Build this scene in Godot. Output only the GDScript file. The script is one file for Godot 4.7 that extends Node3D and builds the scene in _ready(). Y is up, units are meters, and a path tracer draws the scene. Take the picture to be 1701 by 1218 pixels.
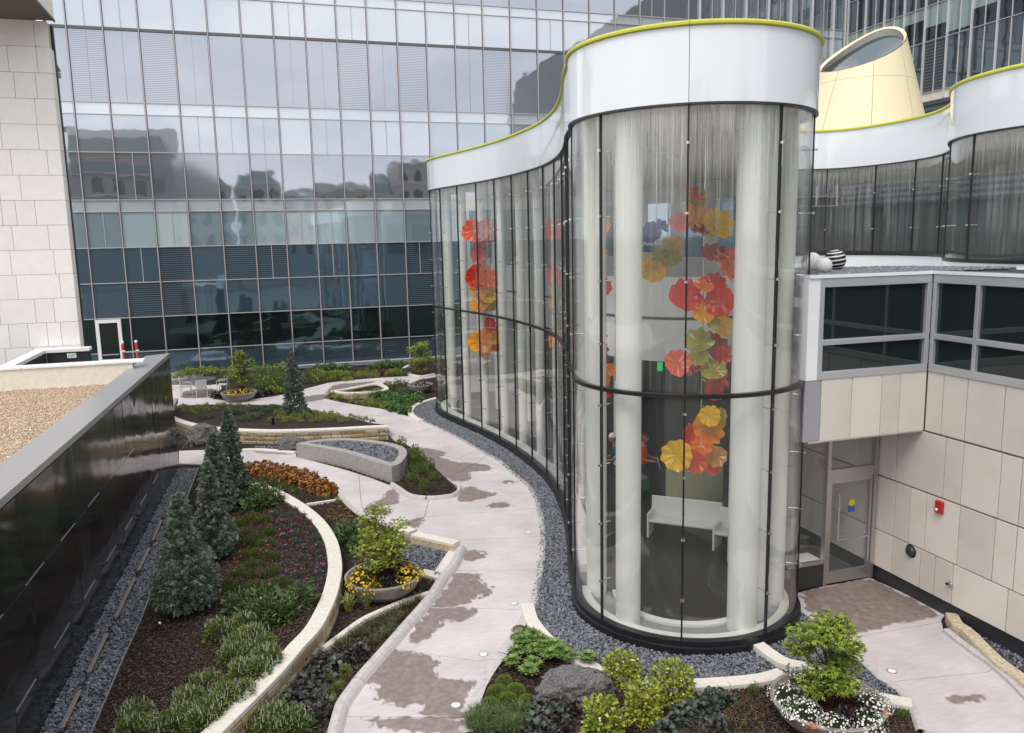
extends Node3D
# A courtyard garden between a glazed office block, a curved glass atrium and a stone-clad wing, on an overcast day.

var M := {}
var used := {}
var rng := RandomNumberGenerator.new()

class MB:
	var v := PackedVector3Array()
	var n := PackedVector3Array()
	var c := PackedColorArray()
	var u := PackedVector2Array()
	var col := Color.WHITE
	func t3(a: Vector3, b: Vector3, d: Vector3) -> void:
		var nn := (d - a).cross(b - a).normalized()
		v.append(a); v.append(b); v.append(d)
		for k in 3:
			n.append(nn); c.append(col); u.append(Vector2.ZERO)
	func q(a: Vector3, b: Vector3, d: Vector3, e: Vector3) -> void:
		var nn := (d - a).cross(b - a).normalized()
		v.append(a); v.append(b); v.append(d); v.append(a); v.append(d); v.append(e)
		for k in 6:
			n.append(nn); c.append(col)
		u.append(Vector2(0, 0)); u.append(Vector2(1, 0)); u.append(Vector2(1, 1)); u.append(Vector2(0, 0)); u.append(Vector2(1, 1)); u.append(Vector2(0, 1))
	func qn(a: Vector3, b: Vector3, d: Vector3, e: Vector3, na: Vector3, nb: Vector3, nd: Vector3, ne: Vector3) -> void:
		var pts := [[a, na, Vector2(0, 0)], [b, nb, Vector2(1, 0)], [d, nd, Vector2(1, 1)], [e, ne, Vector2(0, 1)]]
		var g := (d - a).cross(b - a)
		if g.length_squared() < 1e-14: g = (e - a).cross(d - a)
		var ord_ := [0, 1, 2, 0, 2, 3] if g.dot(na + nd) >= 0 else [0, 2, 1, 0, 3, 2]
		for k in ord_:
			v.append(pts[k][0]); n.append(pts[k][1]); c.append(col); u.append(pts[k][2])
	func done() -> ArrayMesh:
		var arr := []
		arr.resize(Mesh.ARRAY_MAX)
		arr[Mesh.ARRAY_VERTEX] = v
		arr[Mesh.ARRAY_NORMAL] = n
		arr[Mesh.ARRAY_COLOR] = c
		arr[Mesh.ARRAY_TEX_UV] = u
		var m := ArrayMesh.new()
		m.add_surface_from_arrays(Mesh.PRIMITIVE_TRIANGLES, arr)
		return m

# ---------------------------------------------------------------- shapes
func box(b: MB, lo: Vector3, hi: Vector3) -> void:
	obox(b, Transform3D(Basis.IDENTITY, (lo + hi) / 2), hi - lo)

func obox(b: MB, x: Transform3D, s: Vector3, bev := 0.0) -> void:
	var h := s / 2
	if bev > 0:
		bevel_box(b, x, h, bev)
		return
	var p := []
	for k in 8:
		p.append(x * Vector3(h.x if k & 1 else -h.x, h.y if k & 2 else -h.y, h.z if k & 4 else -h.z))
	b.q(p[2], p[6], p[7], p[3]); b.q(p[0], p[1], p[5], p[4])
	b.q(p[4], p[5], p[7], p[6]); b.q(p[0], p[2], p[3], p[1])
	b.q(p[1], p[3], p[7], p[5]); b.q(p[0], p[4], p[6], p[2])

func bevel_box(b: MB, x: Transform3D, h: Vector3, r: float) -> void:
	var i := h - Vector3(r, r, r)
	for ax in 3:
		for s in [-1.0, 1.0]:
			var nn := Vector3.ZERO; nn[ax] = s
			var a1 := (ax + 1) % 3; var a2 := (ax + 2) % 3
			var c := []
			for k in [[-1, -1], [1, -1], [1, 1], [-1, 1]]:
				var p := Vector3.ZERO; p[ax] = s * h[ax]; p[a1] = k[0] * i[a1]; p[a2] = k[1] * i[a2]
				c.append(x * p)
			if s > 0: b.q(c[0], c[3], c[2], c[1])
			else: b.q(c[0], c[1], c[2], c[3])
			# edge strip between this face and the next axis
			for t in [-1.0, 1.0]:
				var e := []
				for k in [-1.0, 1.0]:
					var p1 := Vector3.ZERO; p1[ax] = s * h[ax]; p1[a1] = t * i[a1]; p1[a2] = k * i[a2]
					var p2 := Vector3.ZERO; p2[ax] = s * i[ax]; p2[a1] = t * h[a1]; p2[a2] = k * i[a2]
					e.append(x * p1); e.append(x * p2)
				if s * t > 0: b.q(e[0], e[2], e[3], e[1])
				else: b.q(e[0], e[1], e[3], e[2])
	for k in 8:
		var s := Vector3(1 if k & 1 else -1, 1 if k & 2 else -1, 1 if k & 4 else -1)
		var pa := x * (s * Vector3(h.x, i.y, i.z)); var pb := x * (s * Vector3(i.x, h.y, i.z)); var pc := x * (s * Vector3(i.x, i.y, h.z))
		if s.x * s.y * s.z > 0: b.t3(pa, pc, pb)
		else: b.t3(pa, pb, pc)

func V(a: Array) -> PackedVector2Array:
	var o := PackedVector2Array()
	for k in range(0, a.size(), 2): o.append(Vector2(a[k], a[k + 1]))
	return o

func v3(p: Vector2, y := 0.0) -> Vector3: return Vector3(p.x, y, p.y)

func smooth(p: PackedVector2Array, per := 6) -> PackedVector2Array:
	var o := PackedVector2Array()
	for k in p.size() - 1:
		var a := p[maxi(k - 1, 0)]; var d := p[mini(k + 2, p.size() - 1)]
		for j in per: o.append(p[k].cubic_interpolate(p[k + 1], a, d, float(j) / per))
	o.append(p[p.size() - 1])
	return o

func even(p: PackedVector2Array, step: float) -> PackedVector2Array:
	var cv := Curve2D.new()
	for q in p: cv.add_point(q)
	var l := cv.get_baked_length()
	var k := maxi(1, int(round(l / step)))
	var o := PackedVector2Array()
	for j in k + 1: o.append(cv.sample_baked(l * j / k))
	return o

func side(p: PackedVector2Array, k: int) -> Vector2:
	var t := (p[mini(k + 1, p.size() - 1)] - p[maxi(k - 1, 0)]).normalized()
	return Vector2(-t.y, t.x)

func offs(p: PackedVector2Array, d: float) -> PackedVector2Array:
	var o := PackedVector2Array()
	for k in p.size(): o.append(p[k] + side(p, k) * d)
	return o

func sub(p: PackedVector2Array, t0: float, t1: float, n: int) -> PackedVector2Array:
	var cv := Curve2D.new()
	for q in p: cv.add_point(q)
	var l := cv.get_baked_length()
	var o := PackedVector2Array()
	for j in n + 1: o.append(cv.sample_baked(lerpf(t0, t1, float(j) / n) * l))
	return o

func plen(p: PackedVector2Array) -> float:
	var l := 0.0
	for k in p.size() - 1: l += p[k].distance_to(p[k + 1])
	return l

# a profile (across, up) carried along a line on plan; ends closed
func sweep(b: MB, p: PackedVector2Array, prof: Array, y := 0.0, closed := true) -> void:
	var rows := []
	for k in p.size():
		var s := side(p, k); var r := []
		for f in prof: r.append(v3(p[k] + s * f[0], y + f[1]))
		rows.append(r)
	var m := prof.size()
	for k in p.size() - 1:
		for j in (m if closed else m - 1):
			var i := (j + 1) % m
			b.q(rows[k][j], rows[k + 1][j], rows[k + 1][i], rows[k][i])
	if closed:
		for e in [0, p.size() - 1]:
			for j in range(1, m - 1):
				if e == 0: b.t3(rows[e][0], rows[e][j], rows[e][j + 1])
				else: b.t3(rows[e][0], rows[e][j + 1], rows[e][j])

# a wall strip with smooth normals: p on plan, from y0 to y1
func strip(b: MB, p: PackedVector2Array, y0: float, y1: float) -> void:
	for k in p.size() - 1:
		var na := v3(side(p, k)); var nb := v3(side(p, k + 1))
		b.qn(v3(p[k], y0), v3(p[k + 1], y0), v3(p[k + 1], y1), v3(p[k], y1), na, nb, nb, na)

func ccw(p: PackedVector2Array) -> PackedVector2Array:
	if Geometry2D.is_polygon_clockwise(p): p.reverse()
	return p

func prism(b: MB, p: PackedVector2Array, y0: float, y1: float, lip := 0.0) -> void:
	p = ccw(p.duplicate())
	var m := p.size()
	var top := p
	if lip > 0:
		var o := Geometry2D.offset_polygon(p, -lip)
		if o.size() == 1 and o[0].size() == m: top = o[0]
		else: lip = 0.0
	var ix := Geometry2D.triangulate_polygon(top)
	for k in range(0, ix.size(), 3):
		var tri := [v3(top[ix[k]], y1), v3(top[ix[k + 1]], y1), v3(top[ix[k + 2]], y1)]
		if (tri[2] - tri[0]).cross(tri[1] - tri[0]).y > 0: b.t3(tri[0], tri[1], tri[2])
		else: b.t3(tri[0], tri[2], tri[1])
	for k in m:
		var i := (k + 1) % m
		b.q(v3(p[k], y0), v3(p[k], y1), v3(p[i], y1), v3(p[i], y0))

func sheet(b: MB, p: PackedVector2Array, y: float, sc := 1.0) -> void:
	var ix := Geometry2D.triangulate_polygon(p)
	for k in range(0, ix.size(), 3):
		var a := v3(p[ix[k]], y); var d := v3(p[ix[k + 1]], y); var e := v3(p[ix[k + 2]], y)
		if (e - a).cross(d - a).y > 0: b.t3(a, d, e)
		else: b.t3(a, e, d)

func lathe(b: MB, prof: Array, at: Vector3, seg := 24, a0 := 0.0, a1 := TAU) -> void:
	for k in seg:
		var s := lerpf(a0, a1, float(k) / seg); var t := lerpf(a0, a1, float(k + 1) / seg)
		var ds := Vector3(cos(s), 0, sin(s)); var dt := Vector3(cos(t), 0, sin(t))
		for j in prof.size() - 1:
			var e := Vector2(prof[j + 1][0] - prof[j][0], prof[j + 1][1] - prof[j][1]).normalized()
			var ns := ds * e.y - Vector3.UP * e.x; var nt := dt * e.y - Vector3.UP * e.x
			var p0: float = prof[j][0]; var p1: float = prof[j + 1][0]
			b.qn(at + ds * p0 + Vector3.UP * prof[j][1], at + ds * p1 + Vector3.UP * prof[j + 1][1], at + dt * p1 + Vector3.UP * prof[j + 1][1], at + dt * p0 + Vector3.UP * prof[j][1], ns, ns, nt, nt)

func tube(b: MB, p: Vector3, q: Vector3, r0: float, r1: float, seg := 6) -> void:
	var d := (q - p).normalized()
	var s := d.cross(Vector3.UP if absf(d.y) < 0.95 else Vector3.RIGHT).normalized()
	var w := d.cross(s)
	for k in seg:
		var a := TAU * k / seg; var e := TAU * (k + 1) / seg
		var na := s * cos(a) + w * sin(a); var ne := s * cos(e) + w * sin(e)
		b.qn(p + na * r0, q + na * r1, q + ne * r1, p + ne * r0, na, na, ne, ne)

func pipe(b: MB, pts: Array, r: float, seg := 6) -> void:
	for k in pts.size() - 1: tube(b, pts[k], pts[k + 1], r, r, seg)

func ball(b: MB, at: Vector3, s: Vector3, seg := 16, rings := 10) -> void:
	for j in rings:
		for k in seg:
			var q := []; var nn := []
			for e in [[k, j], [k, j + 1], [k + 1, j + 1], [k + 1, j]]:
				var a: float = TAU * e[0] / seg; var f: float = PI * e[1] / rings
				var d := Vector3(sin(f) * cos(a), cos(f), sin(f) * sin(a))
				q.append(at + d * s); nn.append((d / s).normalized())
			b.qn(q[0], q[1], q[2], q[3], nn[0], nn[1], nn[2], nn[3])

# ---------------------------------------------------------------- nodes
func numbered(called: String) -> String:
	if not used.has(called):
		used[called] = 0
		return called
	used[called] += 1
	return "%s_%03d" % [called, used[called]]

func thing(called: String, label: String, category: String, at := Vector3.ZERO, turn := 0.0, group := "") -> Node3D:
	var o := Node3D.new()
	o.name = numbered(called)
	add_child(o)
	o.position = at
	o.rotation.y = turn
	tag(o, label, category, group)
	return o

func tag(o: Node3D, label: String, category: String, group := "") -> Node3D:
	o.set_meta("label", label)
	o.set_meta("category", category)
	if group: o.set_meta("group", group)
	return o

func obj(called: String, m, material: Material, parent: Node3D = null) -> MeshInstance3D:
	var o := MeshInstance3D.new()
	o.name = called if parent else numbered(called)
	o.mesh = m.done() if m is MB else m
	o.material_override = material
	if parent: parent.add_child(o, true)
	else: add_child(o)
	return o

func struct(called: String, m, material: Material) -> MeshInstance3D:
	var o := obj(called, m, material)
	o.set_meta("kind", "structure")
	return o

func stuff(o: Node3D) -> Node3D:
	o.set_meta("kind", "stuff")
	return o

func scatter(called: String, mesh: Mesh, material: Material, xf: Array, cols: Array, parent: Node3D = null) -> MultiMeshInstance3D:
	var mm := MultiMesh.new()
	mm.transform_format = MultiMesh.TRANSFORM_3D
	mm.use_colors = true
	mm.mesh = mesh
	mm.instance_count = xf.size()
	for k in xf.size():
		mm.set_instance_transform(k, xf[k])
		mm.set_instance_color(k, cols[k % cols.size()])
	var o := MultiMeshInstance3D.new()
	o.multimesh = mm
	o.material_override = material
	o.name = called if parent else numbered(called)
	if parent: parent.add_child(o, true)
	else: add_child(o)
	o.set_meta("kind", "stuff")
	return o

# ---------------------------------------------------------------- materials
func lin(r: float, g: float, b: float, a := 1.0) -> Color:
	var c := Color(r, g, b).linear_to_srgb(); c.a = a
	return c

func mat(r: float, g: float, b: float, rough := 0.8, metal := 0.0) -> StandardMaterial3D:
	var m := StandardMaterial3D.new()
	m.albedo_color = lin(r, g, b)
	m.roughness = rough
	m.metallic = metal
	return m

func noise_tex(freq: float, oct: int, s: int, ramp: Array, size := 512, kind := FastNoiseLite.TYPE_SIMPLEX_SMOOTH) -> NoiseTexture2D:
	var f := FastNoiseLite.new()
	f.noise_type = kind
	f.frequency = freq
	f.fractal_octaves = oct
	f.seed = s
	var t := NoiseTexture2D.new()
	t.width = size; t.height = size; t.seamless = true
	t.noise = f
	if ramp:
		var g := Gradient.new()
		g.offsets = PackedFloat32Array(); g.colors = PackedColorArray()
		var offs_ := PackedFloat32Array(); var cols_ := PackedColorArray()
		for r in ramp:
			offs_.append(r[0]); cols_.append(lin(r[1], r[2], r[3]))
		g.offsets = offs_; g.colors = cols_
		t.color_ramp = g
	return t

func normal_tex(freq: float, oct: int, s: int, strength: float, size := 512) -> NoiseTexture2D:
	var t := noise_tex(freq, oct, s, [], size)
	t.as_normal_map = true
	t.bump_strength = strength
	return t

# patchy colour over world space with relief
func patchy(ramp: Array, freq: float, oct: int, scale: float, rough := 0.85, bump := 0.0, s := 1, size := 512) -> StandardMaterial3D:
	var m := mat(1, 1, 1, rough)
	m.albedo_texture = noise_tex(freq, oct, s, ramp, size)
	m.uv1_triplanar = true
	m.uv1_world_triplanar = true
	m.uv1_scale = Vector3(scale, scale, scale)
	if bump > 0:
		m.heightmap_enabled = true
		m.heightmap_texture = noise_tex(freq * 1.7, oct, s + 7, [], size)
		m.heightmap_scale = bump
	return m

func vcol(rough := 0.7, back := 0.0) -> StandardMaterial3D:
	var m := mat(1, 1, 1, rough)
	m.vertex_color_use_as_albedo = true
	if back > 0:
		m.backlight_enabled = true
		m.backlight = Color(back, back, back)
	return m

func pane(r: float, g: float, b: float, a: float, spec := 0.5) -> StandardMaterial3D:
	var m := mat(r, g, b, 0.0)
	m.albedo_color.a = a
	m.transparency = BaseMaterial3D.TRANSPARENCY_ALPHA
	m.metallic_specular = spec
	return m

func coated(r: float, g: float, b: float, metal: float, wave: NoiseTexture2D, amount := 0.25, sc := 0.12) -> StandardMaterial3D:
	var m := mat(r, g, b, 0.03, metal)
	m.normal_enabled = true
	m.normal_texture = wave
	m.normal_scale = amount
	m.uv1_triplanar = true
	m.uv1_world_triplanar = true
	m.uv1_scale = Vector3(sc, sc, sc)
	return m

# ---------------------------------------------------------------- the scene
func _ready() -> void:
	rng.seed = 20
	look_and_light()
	materials()
	ground_and_paths()
	office_building()
	stone_tower()
	low_building()
	overhanging_block()
	atrium()
	stone_wing()
	far_houses()
	garden_structures()
	planting()
	small_things()

func look_and_light() -> void:
	var cam := Camera3D.new()
	cam.name = "camera"
	cam.fov = 49.1
	cam.near = 0.1
	cam.far = 2000
	cam.transform = Transform3D(Basis(Vector3.UP, -0.3017) * Basis(Vector3.RIGHT, -0.1562) * Basis(Vector3.BACK, -0.0204), Vector3(0, 7.2, 0))
	add_child(cam)
	var e := Environment.new()
	e.background_mode = Environment.BG_SKY
	e.tonemap_mode = Environment.TONE_MAPPER_LINEAR
	e.tonemap_exposure = 1.5
	e.sdfgi_enabled = true
	e.ssao_enabled = true
	e.ssil_enabled = true
	# overcast: a soft grey-white layer with slow swells of cloud, the same in every direction
	var w := 1024; var h := 512
	var f := FastNoiseLite.new()
	f.seed = 5; f.frequency = 1.0; f.fractal_octaves = 5
	var im := Image.create(w, h, false, Image.FORMAT_RGBF)
	for y in h:
		var up := (0.5 - (y + 0.5) / h) * PI
		for x in w:
			var a := TAU * (x + 0.5) / w
			var d := Vector3(cos(a) * cos(up), sin(up), sin(a) * cos(up))
			var s := d * (1.0 / maxf(d.y + 0.16, 0.16))
			var n := f.get_noise_3d(s.x * 0.9, s.y, s.z * 1.1) * 0.7 + f.get_noise_3d(s.x * 3.1, 7.0, s.z * 3.7) * 0.3
			var g := clampf(0.5 + n * 1.1, 0.0, 1.0)
			var c := Color(0.72, 0.76, 0.83).lerp(Color(1.06, 1.06, 1.06), g)
			im.set_pixel(x, y, c if d.y > -0.02 else Color(0.30, 0.31, 0.31))
	var pm := PanoramaSkyMaterial.new()
	pm.panorama = ImageTexture.create_from_image(im)
	var sky := Sky.new()
	sky.sky_material = pm
	e.sky = sky
	e.background_energy_multiplier = 1.0
	var we := WorldEnvironment.new()
	we.name = "overcast_sky"
	we.environment = e
	add_child(we)
	var sun := DirectionalLight3D.new()
	sun.name = "sun"
	sun.light_energy = 0.4
	sun.light_angular_distance = 25.0
	sun.light_color = Color(1.0, 0.97, 0.93)
	sun.shadow_enabled = true
	add_child(sun)
	sun.look_at_from_position(Vector3(-14, 30, 16), Vector3.ZERO)

func stripes(rows: int, dark: float, light: float) -> ImageTexture:
	var im := Image.create(4, rows * 8, false, Image.FORMAT_RGB8)
	for y in rows * 8:
		var v := dark if y % 8 < 4 else light
		for x in 4: im.set_pixel(x, y, Color(v, v, v))
	return ImageTexture.create_from_image(im)

func materials() -> void:
	var wave := normal_tex(0.012, 2, 3, 2.0)
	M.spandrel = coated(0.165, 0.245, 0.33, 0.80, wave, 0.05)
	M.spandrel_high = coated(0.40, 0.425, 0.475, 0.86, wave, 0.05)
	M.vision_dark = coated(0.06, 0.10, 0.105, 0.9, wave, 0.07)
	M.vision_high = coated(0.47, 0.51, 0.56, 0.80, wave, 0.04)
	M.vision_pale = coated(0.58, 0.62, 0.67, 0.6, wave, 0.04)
	M.blind_teal = coated(0.46, 0.58, 0.64, 0.45, wave, 0.05)
	M.blind_pale = coated(0.58, 0.68, 0.71, 0.4, wave, 0.04)
	M.blind_deep = coated(0.34, 0.44, 0.51, 0.6, wave, 0.05)
	M.strip_glass = coated(0.60, 0.65, 0.70, 0.5, wave, 0.04)
	M.louvre = mat(0.20, 0.28, 0.36, 0.08, 0.75)
	M.louvre.albedo_texture = stripes(16, 0.62, 1.0)
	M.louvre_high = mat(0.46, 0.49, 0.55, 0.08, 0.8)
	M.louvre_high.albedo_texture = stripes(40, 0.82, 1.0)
	M.louvre_grey = mat(0.15, 0.165, 0.18, 0.25, 0.5)
	M.louvre_grey.albedo_texture = M.louvre.albedo_texture
	M.wing_glass = coated(0.16, 0.19, 0.20, 0.8, wave, 0.06)
	M.wing_dark = coated(0.09, 0.105, 0.11, 0.85, wave, 0.06)
	M.wing_blind = coated(0.33, 0.40, 0.38, 0.35, wave, 0.05)
	M.mullion = mat(0.50, 0.47, 0.48, 0.4, 0.3)
	M.mullion_dark = mat(0.13, 0.12, 0.13, 0.5, 0.2)
	M.fin = mat(0.66, 0.66, 0.68, 0.4, 0.2)
	M.dark_body = mat(0.03, 0.034, 0.037, 0.6)
	M.tile = []
	for k in 4:
		var g := 0.76 + 0.018 * k
		M.tile.append(patchy([[0.0, g * 0.98, g * 0.945, g * 0.91], [0.5, g, g * 0.965, g * 0.93], [1.0, g * 1.03, g, g * 0.97]], 0.02, 4, 0.5, 0.75, 0.1, 20 + k, 256))
	M.joint = mat(0.26, 0.23, 0.21, 0.9)
	M.granite = []
	for k in 3:
		var m := mat(0.016 + 0.003 * k, 0.0165 + 0.003 * k, 0.0175 + 0.003 * k, 0.09 + 0.02 * k)
		m.metallic_specular = 0.5
		m.normal_enabled = true
		m.normal_texture = normal_tex(0.006, 2, 40 + k, 1.2, 256)
		m.normal_scale = 0.6
		m.uv1_triplanar = true
		m.uv1_world_triplanar = true
		m.uv1_scale = Vector3(0.35, 0.35, 0.35)
		M.granite.append(m)
	M.slit = mat(0.5, 0.5, 0.52, 0.3, 0.8)
	M.metal_cap = mat(0.40, 0.40, 0.41, 0.35, 0.55)
	M.dark_metal = mat(0.045, 0.045, 0.05, 0.4, 0.3)
	M.black = mat(0.012, 0.012, 0.014, 0.35)
	M.white_paint = mat(0.80, 0.80, 0.80, 0.5)
	M.stucco = patchy([[0.0, 0.66, 0.61, 0.52], [0.5, 0.72, 0.67, 0.58], [1.0, 0.76, 0.71, 0.63]], 0.03, 4, 0.7, 0.9, 0.2, 31, 256)
	M.soffit = mat(0.12, 0.09, 0.07, 0.7)
	M.fascia = mat(0.76, 0.79, 0.83, 0.12)
	M.fascia.clearcoat_enabled = true
	M.fascia.clearcoat = 0.6
	M.fascia.clearcoat_roughness = 0.02
	M.coping = mat(0.50, 0.51, 0.05, 0.45)
	M.glass = pane(0.74, 0.86, 0.83, 0.015, 0.6)
	M.clear = pane(0.8, 0.88, 0.86, 0.03)
	M.column = mat(0.66, 0.68, 0.63, 0.6)
	M.chrome = mat(0.62, 0.62, 0.63, 0.2, 0.9)
	M.steel_dull = mat(0.22, 0.23, 0.25, 0.45, 0.4)
	M.steel = mat(0.52, 0.50, 0.49, 0.32, 0.85)
	M.inside_wall = mat(0.70, 0.70, 0.68, 0.8)
	M.inside_dark = mat(0.05, 0.043, 0.038, 0.6)
	M.inside_floor = mat(0.032, 0.027, 0.02, 0.35)
	M.carpet = mat(0.25, 0.27, 0.26, 0.9)
	M.inside_ceiling = mat(0.68, 0.63, 0.55, 0.9)
	M.wood = patchy([[0.0, 0.10, 0.035, 0.018], [0.5, 0.15, 0.055, 0.028], [1.0, 0.2, 0.08, 0.04]], 0.02, 3, 0.8, 0.5, 0.0, 77, 256)
	M.cone = mat(0.70, 0.63, 0.43, 0.45)
	M.cone_joint = mat(0.52, 0.47, 0.32, 0.6)
	M.stone_panel = []
	for k in 5:
		var g := 0.59 + 0.022 * k
		M.stone_panel.append(patchy([[0.0, g * 0.94, g * 0.855, g * 0.77], [0.45, g, g * 0.92, g * 0.84], [1.0, g * 1.03, g * 0.96, g * 0.89]], 0.010, 5, 0.3, 0.7, 0.08, 60 + k, 256))
	M.frame = mat(0.52, 0.53, 0.56, 0.35, 0.5)
	M.window_dark = mat(0.012, 0.02, 0.02, 0.02)
	M.window_dark.metallic_specular = 0.6
	M.lilac = mat(0.40, 0.39, 0.44, 0.35, 0.4)
	# concrete with damp patches is made with the paths
	M.kerb = patchy([[0.0, 0.40, 0.365, 0.36], [0.5, 0.50, 0.47, 0.465], [1.0, 0.56, 0.53, 0.52]], 0.02, 5, 0.6, 0.85, 0.25, 11)
	M.grey_concrete = patchy([[0.0, 0.27, 0.26, 0.24], [0.5, 0.34, 0.33, 0.31], [1.0, 0.40, 0.385, 0.37]], 0.02, 5, 0.6, 0.8, 0.2, 12)
	M.mulch = patchy([[0.0, 0.009, 0.005, 0.004], [0.45, 0.024, 0.013, 0.009], [0.7, 0.038, 0.021, 0.014], [1.0, 0.075, 0.042, 0.028]], 0.06, 4, 0.8, 0.95, 2.5, 14)
	M.dark_bed = mat(0.04, 0.042, 0.05, 0.9)
	M.pebble = vcol(0.55)
	M.chip = vcol(0.9)
	M.cream_stone = patchy([[0.0, 0.60, 0.55, 0.49], [0.45, 0.67, 0.62, 0.565], [1.0, 0.73, 0.69, 0.645]], 0.02, 5, 0.9, 0.85, 0.3, 15)
	M.rock_face = []
	var tones := [[0.42, 0.31, 0.18], [0.50, 0.40, 0.26], [0.36, 0.32, 0.25], [0.55, 0.47, 0.34], [0.34, 0.25, 0.15]]
	for k in 5:
		var t: Array = tones[k]
		M.rock_face.append(patchy([[0.0, t[0] * 0.6, t[1] * 0.58, t[2] * 0.55], [0.5, t[0], t[1], t[2]], [1.0, t[0] * 1.25, t[1] * 1.28, t[2] * 1.35]], 0.035, 5, 1.3, 0.9, 1.2, 80 + k, 256))
	M.boulder = patchy([[0.0, 0.035, 0.033, 0.035], [0.4, 0.10, 0.096, 0.098], [0.62, 0.17, 0.163, 0.163], [1.0, 0.34, 0.325, 0.32]], 0.03, 6, 1.4, 0.9, 1.6, 16)
	M.bark = patchy([[0.0, 0.05, 0.035, 0.025], [1.0, 0.16, 0.12, 0.09]], 0.05, 4, 3.0, 0.9, 0.5, 17, 256)
	M.leaf = vcol(0.55, 0.35)
	M.needle = vcol(0.6, 0.12)
	M.petal = vcol(0.6, 0.3)
	M.bowl = patchy([[0.0, 0.20, 0.17, 0.155], [0.5, 0.27, 0.235, 0.22], [1.0, 0.33, 0.30, 0.28]], 0.02, 4, 1.2, 0.7, 0.1, 18, 256)
	M.soil = mat(0.02, 0.014, 0.01, 0.95)
	M.lamp_glass = mat(0.78, 0.80, 0.78, 0.15)
	M.chair = mat(0.55, 0.56, 0.56, 0.4, 0.3)
	M.table = mat(0.16, 0.17, 0.18, 0.3, 0.4)

# ---------------------------------------------------------------- office building
const PITCH := 1.7488
const FZ := -49.4

func fx(k: float) -> float: return (k - 5.036) * PITCH

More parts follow.
